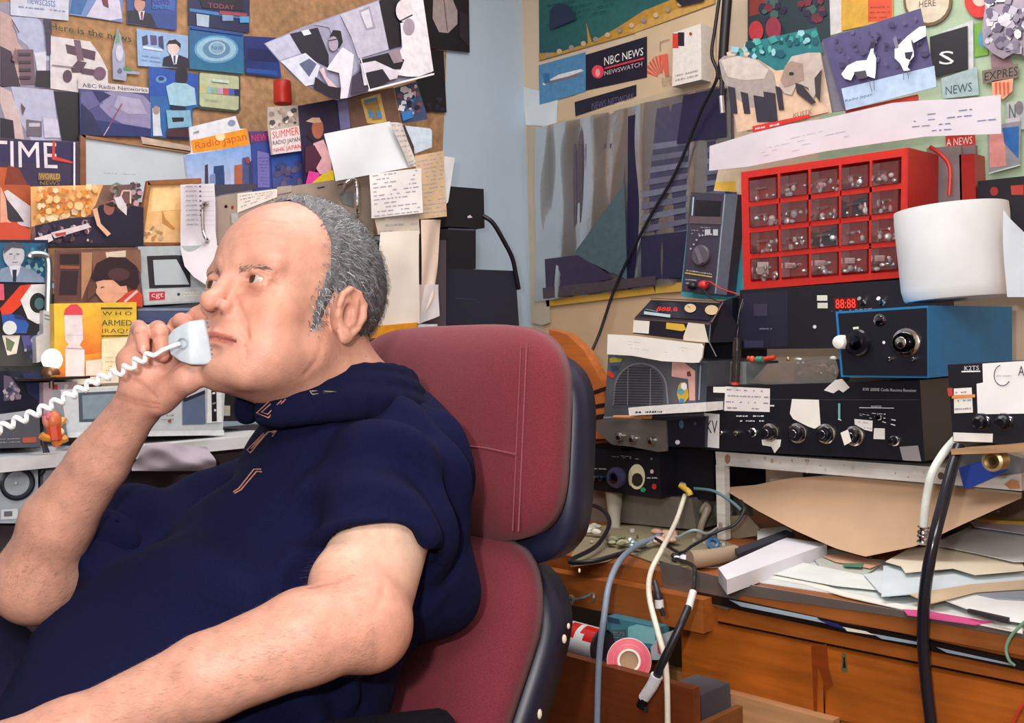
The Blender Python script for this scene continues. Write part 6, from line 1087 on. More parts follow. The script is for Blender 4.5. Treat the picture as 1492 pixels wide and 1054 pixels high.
# toy figure
m = M(mk='plastic'); root = None
def o_(x, y): return pz((x, y), YP(1.62))
m.ball(o_(290, 500), (.012, .012, .016), '#c8683a', 'plastic', 8); m.tube([o_(290, 520), o_(295, 560), o_(300, 600)], .011, '#c8401c'); m.tube([o_(300, 590), o_(250, 590), o_(222, 575)], .006, '#d08a3a'); m.tube([o_(310, 590), o_(340, 600), o_(362, 590)], .006, '#d08a3a'); m.tube([o_(300, 600), o_(315, 630)], .007, '#c86a2a'); m.tube([o_(290, 530), o_(335, 500), o_(345, 480)], .006, '#d8a050'); m.tube([o_(285, 530), o_(255, 510), o_(250, 470)], .006, '#c47868'); m.ball(o_(262, 480), .008, '#b85468', 'plastic', 6); m.ball(o_(325, 560), .007, '#e8c8a0', 'plastic', 6)
m.build('toy_figure', None, 'small orange and yellow toy figure hanging behind the coiled cord', 'toy')
m = M(YP(1.70), 'plastic'); wbox(m, [(235, 290), (340, 285), (415, 300), (400, 440), (235, 450)][:1]+[(420, 285), (415, 480), (238, 480)], YP(1.70), .1, '#b49aa6', 'paper'); m.rc(285, 300, 312, 390, '#b8383c'); m.blots([(320, 300), (400, 300), (400, 440), (320, 440)], 14, ['#d0a8b0', '#8a6a7c', '#d8ccd0'], 24); m.build('paper_stack', None, 'pink and white packet with a red stripe behind the toy figure', 'packet')
m = M(YP(1.68), 'plastic'); wbox(m, [(235, 640), (460, 630), (420, 1000), (235, 1000)], YP(1.68), .1, '#b9bcc4'); m.ln([(250, 690), (320, 688)], 6, '#5a5c68'); m.build('white_box', None, 'white box between the desktop speaker and the raised forearm', 'box')
m = M(mk='plastic'); m.tube([pz((230, 600), YP(1.66)), pz((245, 680), YP(1.66)), pz((235, 760), YP(1.66)), pz((215, 790), YP(1.66))], .003, '#1c1a24'); m.tube([pz((240, 620), YP(1.66)), pz((270, 690), YP(1.66)), pz((300, 720), YP(1.66))], .003, '#1c1a24'); m.build('thin_lead', None, 'thin black leads hanging beside the desktop speaker', 'cable')
from mathutils.bvhtree import BVHTree
# ================================================================ implicit-surface sculpting
z(0, 0, 1)
def vec(p): return np.array([p[0], p[1], p[2]], dtype=np.float64)
class SDF:
    def __init__(s): s.ops = []
    def _add(s, fn, c, R, k, sub): s.ops.append((fn, np.array(c, float), float(R), k, sub)); return s
    def cone(s, a, b, ra, rb, k=.01, sub=False):
        a, b = vec(a), vec(b); ba = b-a; L2 = float(ba@ba)+1e-12
        a32, b32 = a.astype(np.float32), ba.astype(np.float32); L2 = np.float32(L2)
        def fn(p, a=a32, ba=b32, ra=np.float32(ra), rb=np.float32(rb)):
            pa = p-a; t = np.clip((pa@ba)/L2, 0, 1); d = pa-t[:, None]*ba
            return np.sqrt((d*d).sum(1))-(ra+(rb-ra)*t)
        return s._add(fn, (a+b)/2, math.sqrt(L2)/2+max(ra, rb), k, sub)
    def ball(s, c, r, k=.01, sub=False): return s.cone(c, vec(c)+1e-6, r, r, k, sub)
    def ell(s, c, r, F=None, k=.01, sub=False):
        c = vec(c); r = np.array(r, float); F = np.eye(3) if F is None else np.array(F, float)
        def fn(p):
            q_ = (p-c)@F.T; k0 = np.sqrt(((q_/r)**2).sum(1)); k1 = np.sqrt(((q_/(r*r))**2).sum(1))
            return k0*(k0-1)/np.maximum(k1, 1e-9)
        return s._add(fn, c, r.max(), k, sub)
    def plane(s, c, n, R=9.0, k=.001):      # cut away the side the normal points to, within R of c
        c, n = vec(c), vec(n); n = n/np.linalg.norm(n)
        def fn(p):
            a = -((p-c)@n); b = np.sqrt(((p-c)**2).sum(1))-R; return np.maximum(a, b)
        return s._add(fn, c, R, k, True)
    def ev(s, p, c=None, R=0):
        d = np.full(len(p), 1.0, p.dtype)
        for fn, cc, rr, k, sub in s.ops:
            if c is not None and np.linalg.norm(cc-c)-rr-R > .02+k*.6: continue
            e = fn(p)
            if sub:
                h = np.clip(.5-.5*(d+e)/k, 0, 1); d = d*(1-h)+(-e)*h+k*h*(1-h)
            else:
                h = np.clip(.5+.5*(e-d)/k, 0, 1); d = e*(1-h)+d*h-k*h*(1-h)
        return d
    def mesh(s, h, N=20):
        lo = np.min([c-r for f, c, r, k, sb in s.ops if not sb], axis=0)-.02; hi = np.max([c+r for f, c, r, k, sb in s.ops if not sb], axis=0)+.02
        nb = np.ceil((hi-lo)/(h*N)).astype(int); ids = []; cos_ = []; quads = []
        g = np.arange(-1, N+1); GX, GY, GZ = np.meshgrid(g, g, g, indexing='ij'); off = np.stack([GX, GY, GZ], -1).reshape(-1, 3).astype(np.float32)
        ST = np.array([1, 100000, 10000000000], dtype=np.int64); n = N+2
        R = h*N*.87+h*2; BI = np.argwhere(np.ones(nb, bool)); dc = np.abs(s.ev((lo+(BI*N+N/2)*h).astype(np.float32)))
        for bi, bj, bk in BI[dc < R*1.35+.015]:
            for _1 in (0,):
                for _2 in (0,):
                    i0 = np.array([bi, bj, bk])*N; c = lo+(i0+N/2)*h
                    V = s.ev((lo+(off+i0)*h).astype(np.float32), c, R).reshape(n, n, n); sg = V < 0
                    if sg.all() or not sg.any(): continue
                    acc = np.zeros((n-1,)*3+(3,)); cnt = np.zeros((n-1,)*3)
                    A = [np.s_[0:n-1], np.s_[1:n]]
                    cor = {(a, b, c2): V[A[a], A[b], A[c2]] for a in (0, 1) for b in (0, 1) for c2 in (0, 1)}
                    for (p0, p1) in [((a, b, 0), (a, b, 1)) for a in (0, 1) for b in (0, 1)]+[((a, 0, b), (a, 1, b)) for a in (0, 1) for b in (0, 1)]+[((0, a, b), (1, a, b)) for a in (0, 1) for b in (0, 1)]:
                        v0, v1 = cor[p0], cor[p1]; x = (v0 < 0) != (v1 < 0); t = np.where(x, v0/np.where(x, v0-v1, 1), 0)
                        for ax in range(3): acc[..., ax] += np.where(x, p0[ax]+t*(p1[ax]-p0[ax]), 0)
                        cnt += x
                    m = cnt > 0; ci = np.argwhere(m); co_ = acc[m]/cnt[m][:, None]
                    gi = ci-1+i0; ids.append((gi+10)@ST); cos_.append(lo+(gi+co_)*h)
                    for ax in range(3):
                        o1, o2 = [(1, 2), (2, 0), (0, 1)][ax]
                        sl0 = [np.s_[1:n-1]]*3; sl1 = [np.s_[1:n-1]]*3; sl1[ax] = np.s_[2:n]
                        a_, b_ = sg[tuple(sl0)], sg[tuple(sl1)]; e = np.argwhere(a_ != b_)
                        if not len(e): continue
                        fl_ = a_[tuple(e.T)]; gp_ = e+i0+10; d1 = np.zeros(3, int); d1[o1] = 1; d2 = np.zeros(3, int); d2[o2] = 1
                        qd = np.stack([(gp_-d1-d2)@ST, (gp_-d2)@ST, gp_@ST, (gp_-d1)@ST], 1); qd[~fl_] = qd[~fl_][:, ::-1]; quads.append(qd)
        ids = np.concatenate(ids); cos_ = np.concatenate(cos_); quads = np.concatenate(quads)
        uid, first = np.unique(ids, return_index=True); F_ = np.searchsorted(uid, quads)
        return cos_[first], F_
    def grad(s, p, e=.0008):
        g = np.stack([s.ev(p+np.eye(3)[i]*e)-s.ev(p-np.eye(3)[i]*e) for i in range(3)], 1); return g/np.maximum(np.linalg.norm(g, axis=1), 1e-9)[:, None]
def npmesh(name, V, F_, col, matk, parent=None, ori=None, smooth=True):
    me = bpy.data.meshes.new(name); ori = V3(ori) if ori is not None else V3(V.mean(0)); o3 = np.array(ori)
    me.vertices.add(len(V)); me.vertices.foreach_set('co', (V-o3).astype(np.float32).ravel())
    k = F_.shape[1]; me.loops.add(F_.size); me.loops.foreach_set('vertex_index', F_.ravel().astype(np.int32)); me.polygons.add(len(F_))
    me.polygons.foreach_set('loop_start', (np.arange(len(F_))*k).astype(np.int32)); me.update(calc_edges=True); me.validate()
    me.polygons.foreach_set('use_smooth', [smooth]*len(me.polygons))
    ca = me.color_attributes.new('Col', 'FLOAT_COLOR', 'POINT'); c4 = np.ones((len(V), 4)); c4[:, :3] = col; ca.data.foreach_set('color', c4.ravel().astype(np.float32))
    me.materials.append(mat(matk)); o = bpy.data.objects.new(name, me)
    return _link(o, ori, parent, None, None, None, None)
def frame(a, pitch, roll=0):
    a, p, r = map(math.radians, (a, pitch, roll)); fw = -RC*math.sin(a)-VW*math.cos(a); rt = -RC*math.cos(a)+VW*math.sin(a); up = UC.copy()
    f2 = fw*math.cos(p)+up*math.sin(p); u2 = up*math.cos(p)-fw*math.sin(p); r2 = rt*math.cos(r)+u2*math.sin(r); u3 = u2*math.cos(r)-rt*math.sin(r)
    return r2, f2, u3
LC = lambda h: np.array(lin(h)[:3])
def sm(x, a, b): t = np.clip((x-a)/(b-a), 0, 1); return t*t*(3-2*t)
# ================================================================ chair
rx, fy, uz = frame(48, 0)
uz = V3((0, 0, 1)); CH0 = P(822, 500, 1.29)
def prof(t):      # height above the top (negative down) -> forward shift of the backrest
    pts = [(.10, -.02), (.0, 0), (-.25, .025), (-.36, .06), (-.47, .12), (-.62, .20)]
    for (z0, y0), (z1, y1) in zip(pts, pts[1:]):
        if t >= z1: k_ = (t-z0)/(z1-z0); return y0+(y1-y0)*k_
    return pts[-1][1]
def chp(x, y, zz): return CH0+rx*(x)+fy*(y+prof(zz))+uz*zz
def pillow(m, W, z0, z1, rc_, th, y0, col, mk, rings=14, n=72, x0=0, ex=2.6, backy=.0, taper=0):
    hx, hz = W/2, (z1-z0)/2; cx, cz = x0+hx, (z0+z1)/2; b = len(m.v); rs = [math.sin(math.pi/2*i/rings) for i in range(rings+1)]
    rows = [(r, y0+th*(1-r**ex)**.5) for r in rs]+[(r, backy) for r in rs[::-1][1:]]
    for r, yy in rows:
        for j in range(n):
            a = 6.28318*j/n; c, s_ = math.cos(a), math.sin(a); e = 2/4.2; X_ = math.copysign(abs(c)**e, c); Z_ = math.copysign(abs(s_)**e, s_)
            tp_ = 1-taper*(.5-.5*Z_*r); m.v.append(chp(cx+X_*hx*r*tp_, yy, cz+Z_*hz*r))
    k_ = len(rows)
    m.idx([(i*n+j, i*n+(j+1) % n, (i+1)*n+(j+1) % n, (i+1)*n+j) for i in range(k_-1) for j in range(n)], b, col, mk)
chair = empty('office_chair', chp(.23, .2, -1.1), 'red fabric office chair with a dark blue plastic back shell', 'chair')
m = M(mk='fabric'); pillow(m, .46, -.262, .028, .05, .048, .0, '#70222f', 'fabric', x0=.0, backy=-.02); up_c = m.build('upper_cushion', chair, smooth=None)
for p_ in up_c.data.polygons: p_.use_smooth = True
m = M(mk='fabric'); pillow(m, .45, -.66, -.248, .05, .056, .0, '#6c202e', 'fabric', x0=.012, backy=-.02); lo_c = m.build('lower_cushion', chair, smooth=None)
for p_ in lo_c.data.polygons: p_.use_smooth = True
m = M(mk='plastic'); pillow(m, .475, -.30, -.004, .05, .03, -.045, '#171a34', 'plastic', x0=.008, backy=-.075, ex=5); a1 = m.build('back_shell', chair, smooth=None); 
for p_ in a1.data.polygons: p_.use_smooth = True
m = M(mk='plastic'); pillow(m, .475, -.72, -.285, .05, .035, -.05, '#14172e', 'plastic', x0=.012, backy=-.085, ex=5); a1 = m.build('back_shell', chair, smooth=None)
for p_ in a1.data.polygons: p_.use_smooth = True
m = M(mk='fabric')
yv = lambda x_, zz, zc_, hz, hx=.23, x0=0, th=.048: th*max(0, 1-max(abs((x_-x0-hx)/hx), abs((zz-zc_)/hz))**2.6)**.5
m.tube([chp(.035, .0335-.002, zz) for zz in np.linspace(-.235, -.0, 14)], .0011, '#8c4450', n=5, sm=1); m.tube([chp(.043, .036-.002, zz) for zz in np.linspace(-.235, -.0, 14)], .0008, '#8c4450', n=5, sm=1)
m.tube([chp(x_, .0368+.0115*min((x_-.04)/.12, 1)**.7, -.140+.006*min((x_-.035)/.06, 1)) for x_ in np.linspace(.04, .24, 14)], .0011, '#88404c', n=5, sm=1); m.build('stitching', chair, 'pale stitching')
m = M(mk='fabric'); sp = chp(.23, .0, -.64); 
b_ = len(m.v); RR = Matrix((rx, fy, uz)).transposed()
m.box((-.25, .0, -.07), (.25, .46, .0), '#20182a', 'fabric', R=RR, o=sp+V3((0, 0, -.02)), bev=.03); m.build('seat', chair)
m = M(mk='metal'); m.lathe(sp+fy*.22-uz*.10, (0, 0, -1), [(.03, 0), (.03, .28), (.05, .3), (.0, .3)], '#222222', 'metal'); bz = (sp+fy*.22).z-.42
for k_ in range(5):
    a = k_*1.2566; c0 = sp+fy*.22; c0.z = .07; m.tube([c0+V3((0, 0, .04)), c0+V3((.28*math.cos(a), .28*math.sin(a), 0))], lambda t: .022-.008*t, '#1c1c22'); m.ball(c0+V3((.28*math.cos(a), .28*math.sin(a), -.035)), .03, '#15151a', 'plastic', 6)
m.tube([sp+fy*.22-uz*.36, V3((c0.x, c0.y, .1))], .02, '#333333', sm=1); m.build('pedestal', chair)
m = M(mk='fabric'); arm = [P(640, 1075, 1.10), P(520, 1092, 1.02), P(380, 1115, .97), P(200, 1150, .93)]; m.tube(arm, lambda t: .030, '#0c0b14', 'knit', n=14); m.tube([P(520, 1100, 1.02), P(540, 1250, 1.03), P(560, 1500, 1.08)], .018, '#17151f', 'plastic', n=10); m.build('armrest', chair)
for (x_, zz, s_) in ((.013, -.36, .004), (.013, -.375, .006), (.014, -.46, .007), (.012, -.292, .003)): m = M(mk='paper'); m.ball(chp(x_, -.066, zz), (s_*.6, s_*.5, s_), '#d8cdb8', 'paper', 5); m.build('paint_chip', chair, 'pale chips on the plastic edge')
# ================================================================ the man
HA, HP, HR, HC, HD = 33, 15, -3, (-.2590, .0480), 1.19
hr, hf, hu = frame(HA, HP, HR); H0 = CAM+RC*HC[0]+UC*HC[1]+VW*HD
HS = 1.03
HM = np.array([list(hr), list(hf), list(hu)])
def hl(x, y, zz): return H0+(hr*x+hf*y+hu*zz)*(.01*HS)
def hr_(r): return r*.01*HS
E = HM
tr_, tf, tu = frame(52, 20)
LS_ = P(574, 697, 1.16); RS_ = P(388, 738, 1.44); NB = P(487, 592, 1.245); CHC = P(478, 795, 1.27)
LEL = P(524, 908, 1.05); LWR = P(95, 1075, .95); REL = P(52, 846, 1.20); RWR = P(203, 588, 1.15)
TM = np.array([list(tr_), list(tf), list(tu)])
def tl(x, y, zz): return CHC+tr_*x+tf*y+tu*zz
def torso(s, g=0.0):
    s.ell(CHC, (.172+g, .130+g, .22+g), TM, k=.03)
    s.ell(tl(0, .06, -.14), (.18+g, .155+g, .17+g), TM, k=.04)
    s.ell(tl(.02, .11, -.26), (.20+g, .185+g, .18+g), TM, k=.04)
    s.ell(tl(0, -.02, .10), (.17+g, .10+g, .11+g), TM, k=.03)
    s.cone(LS_, RS_, .064+g, .062+g, k=.03)
    s.cone(NB-tu*.025, tl(0, 0, .1), .066+g, .10, k=.02)
    s.cone(P(590, 715, 1.20), P(606, 850, 1.22), .064+g, .066+g, k=.03)
    return s
B = SDF(); import time as _t; FINE = .0022; T0 = _t.time()
# cranium and face
B.ell(hl(0, -1.8, 5.3), [hr_(v) for v in (7.7, 9.9, 8.9)], E)
B.ell(hl(0, 2.8, 4.6), [hr_(v) for v in (6.5, 6.9, 7.0)], E, k=hr_(2))
B.ell(hl(0, 4.3, -1.6), [hr_(v) for v in (6.1, 5.3, 6.2)], E, k=hr_(1.5))
B.ell(hl(0, 4.5, -4.4), [hr_(v) for v in (5.4, 4.7, 4.8)], E, k=hr_(1.5))
for s_ in (-1, 1):
    B.cone(hl(s_*5.2, 1.0, -4.4), hl(s_*2.2, 7.0, -7.9), hr_(1.8), hr_(1.6), k=hr_(2.6))
    B.ball(hl(s_*4.2, 6.2, -1.4), hr_(2.3), k=hr_(1.8))
    B.ball(hl(s_*3.7, 5.4, -5.4), hr_(2.6), k=hr_(2))
B.ell(hl(0, 8.1, -7.5), [hr_(v) for v in (2.0, 1.5, 1.4)], E, k=hr_(1.2))
B.ell(hl(0, 3.6, -7.0), [hr_(v) for v in (4.6, 4.4, 2.0)], E, k=hr_(2))
B.cone(hl(0, -.5, -4.4), NB-tf*.018, hr_(5.4), .064, k=.03); B.cone(hl(0, -2.2, -2.5), NB-tf*.02, hr_(5.8), .068, k=.03)
for s_ in (-1, 1):
    B.cone(hl(s_*1.2, 8.75, 3.3), hl(s_*4.6, 7.4, 3.4), hr_(1.0), hr_(.85), k=hr_(1.0))
    B.ball(hl(s_*3.3, 10.5, 1.55), hr_(1.9), k=hr_(1.2), sub=True)
B.cone(hl(0, 8.7, 2.9), hl(0, 10.5, -.8), hr_(.8), hr_(.95), k=hr_(.7))
B.ball(hl(0, 11.1, -1.35), hr_(1.08), k=hr_(.5))
for s_ in (-1, 1): B.ell(hl(s_*1.3, 10.0, -1.75), [hr_(v) for v in (.70, 1.05, .75)], E, k=hr_(.3))
B.ell(hl(0, 7.85, -4.2), [hr_(v) for v in (3.2, 2.3, 2.5)], E, k=hr_(1.2))
for s_ in (-1, 1):
    B.cone(hl(s_*2.5, 8.7, -5.15), hl(s_*.5, 10.1, -4.3), hr_(.28), hr_(.48), k=hr_(.35))
    B.cone(hl(s_*2.4, 8.65, -5.5), hl(s_*.3, 9.6, -5.45), hr_(.32), hr_(.55), k=hr_(.4))
    B.cone(hl(s_*3.0, 8.75, -5.38), hl(0, 10.9, -4.86), hr_(.10), hr_(.16), k=hr_(.22), sub=True)
    B.cone(hl(s_*.6, 9.85, -6.35), hl(0, 9.85, -6.35), hr_(.35), hr_(.35), k=hr_(.8), sub=True)
    B.cone(hl(s_*2.1, 9.85, -1.9), hl(s_*3.75, 8.75, -5.0), hr_(.22), hr_(.18), k=hr_(.5), sub=True)
    B.cone(hl(s_*.62, 10.75, -2.45), hl(s_*.75, 10.1, -1.85), hr_(.30), hr_(.3), k=hr_(.2), sub=True)
    # eyelids
    B.ball(hl(s_*3.2, 7.5, 1.6), hr_(1.5), k=hr_(.45))
    B.cone(hl(s_*1.9, 8.35, 2.0), hl(s_*3.2, 8.8, 2.32), hr_(.3), hr_(.36), k=hr_(.35)); B.cone(hl(s_*3.2, 8.8, 2.32), hl(s_*4.7, 7.9, 1.9), hr_(.36), hr_(.3), k=hr_(.35))
    B.cone(hl(s_*2.0, 8.55, 1.0), hl(s_*4.5, 8.1, 1.0), hr_(.28), hr_(.28), k=hr_(.35))
    B.ell(hl(s_*3.25, 8.95, 1.58), [hr_(v) for v in (1.35, .85, .37)], E, k=hr_(.12), sub=True)
    B.cone(hl(s_*1.9, 9.1, .25), hl(s_*3.9, 8.7, -.25), hr_(.2), hr_(.14), k=hr_(.4), sub=True)
    # ear
    ex = s_*8.05; R_ = hr_
    B.ell(hl(ex, -.9, .6), [hr_(v) for v in (.62, 1.75, 3.0)], E, k=hr_(.5))
    B.ell(hl(s_*7.5, -.4, 0.2), [hr_(v) for v in (1.0, 1.2, 2.2)], E, k=hr_(.5))
    hx = [(.9, .8), (.6, 2.1), (-.4, 2.95), (-1.7, 2.9), (-2.8, 1.9), (-2.95, .5), (-2.2, -1.0), (-1.2, -2.3), (-.3, -2.7), (.35, -2.0)]
    for (y0, z0), (y1, z1) in zip(hx, hx[1:]): B.cone(hl(s_*(8.35-.05*y0), y0, z0), hl(s_*(8.35-.05*y1), y1, z1), hr_(.36), hr_(.36), k=hr_(.2))
    B.ell(hl(s_*8.5, -.5, -2.4), [hr_(v) for v in (.42, .85, .85)], E, k=hr_(.3))
    B.cone(hl(s_*8.3, -1.6, 2.2), hl(s_*8.4, -1.5, -.6), hr_(.3), hr_(.33), k=hr_(.25))
    B.ell(hl(s_*8.7, -.45, .1), [hr_(v) for v in (.85, .72, 1.25)], E, k=hr_(.25), sub=True)
    B.ell(hl(s_*8.85, -.9, 2.35), [hr_(v) for v in (.5, .7, .7)], E, k=hr_(.2), sub=True)
    B.ell(hl(s_*8.1, .75, -.1), [hr_(v) for v in (.42, .35, .6)], E, k=hr_(.3))
# trunk and arms
torso(B, -.048)
B.cone(LS_, LEL, .058, .048, k=.012); B.ball(P(545, 928, 1.035), .031, k=.02); B.ball(P(498, 848, 1.05), .031, k=.03)
lf1 = P(445, 928, 1.0); lf2 = P(300, 988, .975)
B.cone(P(535, 905, 1.03), lf1, .044, .0455, k=.014); B.cone(lf1, lf2, .0455, .0405, k=.01); B.cone(lf2, LWR, .0405, .030, k=.01)
B.cone(LWR, P(-60, 1130, .94), .032, .036, k=.02)
RMID = P(205, 784, 1.33)
B.cone(RS_, RMID, .058, .052, k=.01); B.cone(RMID, REL, .052, .045, k=.01); B.ball(P(48, 858, 1.195), .036, k=.02)
rf1 = P(84, 762, 1.18)
B.cone(REL, rf1, .042, .0395, k=.02); B.cone(rf1, P(145, 672, 1.165), .0395, .0325, k=.012); B.cone(P(145, 672, 1.165), RWR, .034, .0245, k=.008)
# right hand (palm towards the camera, curled round the handset)
B.ell(P(226, 548, 1.137), (.028, .038, .016), np.array([list((RC*.92+UC*.25)), list((UC*.96-RC*.25)), list(-VW)]), k=.02)
B.cone(RWR, P(218, 550, 1.14), .0245, .021, k=.01)
B.cone(P(232, 580, 1.135), P(270, 552, 1.118), .0185, .016, k=.01); B.cone(P(272, 552, 1.115), P(292, 520, 1.12), .015, .0115, k=.008); B.cone(P(292, 520, 1.12), P(297, 492, 1.13), .0115, .010, k=.004)
B.cone(P(200, 565, 1.14), P(193, 525, 1.14), .018, .014, k=.008)
def finger(a, b, c, d, r):
    B.cone(a, b, r*1.12, r, k=.006); B.cone(b, c, r, r*.95, k=.003); B.cone(c, d, r*.95, r*.82, k=.003)
finger(P(190, 528, 1.145), P(202, 478, 1.135), P(206, 485, 1.108), P(209, 508, 1.102), .0083)
finger(P(214, 520, 1.150), P(230, 480, 1.142), P(233, 484, 1.112), P(237, 518, 1.106), .0094)
finger(P(240, 515, 1.156), P(258, 474, 1.158), P(264, 468, 1.145), P(276, 480, 1.122), .0094)
finger(P(262, 515, 1.160), P(280, 466, 1.165), P(288, 458, 1.150), P(300, 468, 1.128), .0092)
B.cone(P(190, 528, 1.143), P(265, 515, 1.158), .014, .014, k=.01)
V_, F_ = B.mesh(FINE); print('TIME body', _t.time()-T0, len(V_))
L_ = (V_-np.array(H0))@HM.T/(.01*HS)     # head-local coordinates in cm
x, y, zz = L_.T; headm = (np.abs(x) < 10) & (y > -11) & (y < 13) & (zz > -12) & (zz < 15)
base = LC('#c6917e'); col = np.tile(base, (len(V_), 1))
def mixc(w, c): 
    global col
    w = np.clip(w, 0, 1)[:, None]; col = col*(1-w)+LC(c)*w
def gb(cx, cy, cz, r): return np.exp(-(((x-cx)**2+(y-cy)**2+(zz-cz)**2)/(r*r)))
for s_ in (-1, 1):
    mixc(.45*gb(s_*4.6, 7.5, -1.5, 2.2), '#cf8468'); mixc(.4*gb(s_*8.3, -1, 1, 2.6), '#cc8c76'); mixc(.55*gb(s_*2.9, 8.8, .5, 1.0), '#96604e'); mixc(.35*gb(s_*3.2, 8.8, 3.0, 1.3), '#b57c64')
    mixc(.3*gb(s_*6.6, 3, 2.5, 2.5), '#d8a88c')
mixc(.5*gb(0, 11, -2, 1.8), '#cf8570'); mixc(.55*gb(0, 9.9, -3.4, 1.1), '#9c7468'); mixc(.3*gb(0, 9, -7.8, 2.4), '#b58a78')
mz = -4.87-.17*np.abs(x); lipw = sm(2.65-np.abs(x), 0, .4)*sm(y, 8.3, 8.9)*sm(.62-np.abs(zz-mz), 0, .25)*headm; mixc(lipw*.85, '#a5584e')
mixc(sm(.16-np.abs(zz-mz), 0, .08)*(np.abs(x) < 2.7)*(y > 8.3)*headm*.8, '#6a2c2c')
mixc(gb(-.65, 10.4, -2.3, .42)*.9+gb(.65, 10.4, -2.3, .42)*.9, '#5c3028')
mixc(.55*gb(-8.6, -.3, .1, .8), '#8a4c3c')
dW = V_-np.array(CAM); vz = dW@np.array(VW); pxv = 746+1500*(dW@np.array(RC))/vz; pyv = 527-1500*(dW@np.array(UC))/vz
tip = [P(209, 512, 1.100), P(237, 521, 1.104), P(276, 481, 1.12), P(300, 468, 1.126)]
for t_ in tip: mixc(.5*np.exp(-((V_-np.array(t_))**2).sum(1)/.014**2), '#cf7c68')
mixc(.35*np.exp(-((V_-np.array(P(225, 560, 1.12)))**2).sum(1)/.035**2), '#d08c78')
def seg_t(a, b): a, b = vec(a), vec(b); t = ((V_-a)@(b-a))/((b-a)@(b-a)); d = np.linalg.norm(V_-a-np.clip(t, 0, 1)[:, None]*(b-a), axis=1); return t, d
for (a, b, t0, t1) in ((LS_, LEL, .55, .95), (RS_, REL, .75, 1.0)):
    t, d = seg_t(a, b); mixc(sm(t1-t, 0, t1-t0)*(d < .075)*(~headm)*.8, '#e0bda8')
t, d = seg_t(LS_, LEL); mixc(.5*np.exp(-((V_-np.array(P(575, 950, 1.0)))**2).sum(1)/.035**2), '#cf8f7c')
BT1 = BVHTree.FromPolygons([tuple(v) for v in V_], [tuple(int(i) for i in f) for f in F_])
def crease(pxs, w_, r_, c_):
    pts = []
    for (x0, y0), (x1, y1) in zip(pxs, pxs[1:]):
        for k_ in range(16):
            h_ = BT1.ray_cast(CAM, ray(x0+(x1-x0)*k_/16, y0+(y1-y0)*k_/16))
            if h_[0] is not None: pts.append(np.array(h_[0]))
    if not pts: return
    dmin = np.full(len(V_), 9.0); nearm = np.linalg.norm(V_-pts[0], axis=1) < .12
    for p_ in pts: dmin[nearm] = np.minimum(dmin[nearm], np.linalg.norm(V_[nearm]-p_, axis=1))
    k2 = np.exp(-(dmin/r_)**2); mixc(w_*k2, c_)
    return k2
NV = np.zeros_like(V_); fa = np.cross(V_[F_[:, 1]]-V_[F_[:, 0]], V_[F_[:, 2]]-V_[F_[:, 1]])
for i_ in range(4): np.add.at(NV, F_[:, i_], fa)
NV /= np.maximum(np.linalg.norm(NV, axis=1), 1e-12)[:, None]
DSP = np.zeros(len(V_))
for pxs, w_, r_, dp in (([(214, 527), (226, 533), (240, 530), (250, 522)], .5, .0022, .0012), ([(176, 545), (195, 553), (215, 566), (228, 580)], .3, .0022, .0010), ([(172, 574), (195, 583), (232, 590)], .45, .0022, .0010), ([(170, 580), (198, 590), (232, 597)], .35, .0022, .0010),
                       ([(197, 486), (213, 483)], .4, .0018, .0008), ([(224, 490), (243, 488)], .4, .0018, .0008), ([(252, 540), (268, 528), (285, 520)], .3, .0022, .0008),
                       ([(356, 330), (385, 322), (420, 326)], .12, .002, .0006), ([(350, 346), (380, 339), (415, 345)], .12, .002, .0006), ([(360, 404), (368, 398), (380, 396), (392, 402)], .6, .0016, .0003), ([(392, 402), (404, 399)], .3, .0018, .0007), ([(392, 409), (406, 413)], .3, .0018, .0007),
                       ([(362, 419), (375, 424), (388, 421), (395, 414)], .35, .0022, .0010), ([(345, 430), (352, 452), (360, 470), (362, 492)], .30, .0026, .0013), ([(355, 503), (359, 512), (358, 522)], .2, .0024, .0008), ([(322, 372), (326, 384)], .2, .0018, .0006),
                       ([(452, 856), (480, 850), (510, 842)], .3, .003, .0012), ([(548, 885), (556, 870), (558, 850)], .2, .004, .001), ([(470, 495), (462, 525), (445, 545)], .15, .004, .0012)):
    k2 = crease(pxs, w_, r_, '#a05c48')  # naturally redder skin lines, with some fold shading put into the colour
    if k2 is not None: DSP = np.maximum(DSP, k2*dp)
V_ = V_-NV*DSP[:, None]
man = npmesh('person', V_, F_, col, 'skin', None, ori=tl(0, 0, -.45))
man['label'] = 'grey haired person in a dark navy polo shirt leaning back and holding a phone'; man['category'] = 'person'
# eyes
for s_ in (-1, 1):
    e = M(mk='eye'); c = hl(s_*3.2, 7.68, 1.64); r = hr_(1.22); gz = (hf*.82-RC*.38+UC*.10).normalized(); n_ = 28
    xx = gz.cross(UC).normalized(); yy = gz.cross(xx)
    angs = [0, .10, .19, .21, .34, .49, .55, .65, .8, 1.1, 1.5, 2.2, 3.1]; cols = ['#0c0808', '#0c0808', '#2a1810', '#3a2214', '#4a2c18', '#2a1a12', '#a39791', '#b0a39d', '#ab9b94', '#dcc4be', '#d4b4ae', '#caa', '#caa']
    for a in angs: e.v += [c+(gz*math.cos(a)+(xx*math.cos(6.28318*j/n_)+yy*math.sin(6.28318*j/n_))*math.sin(a))*r*(1.03 if a < .45 else 1) for j in range(n_)]
    for i in range(len(angs)-1):
        e.idx([(i*n_+j, i*n_+(j+1) % n_, (i+1)*n_+(j+1) % n_, (i+1)*n_+j) for j in range(n_)], 0, cols[i] if len(cols[i]) == 7 else '#ccaaaa')
    e.build('eye', man, smooth=1.2)
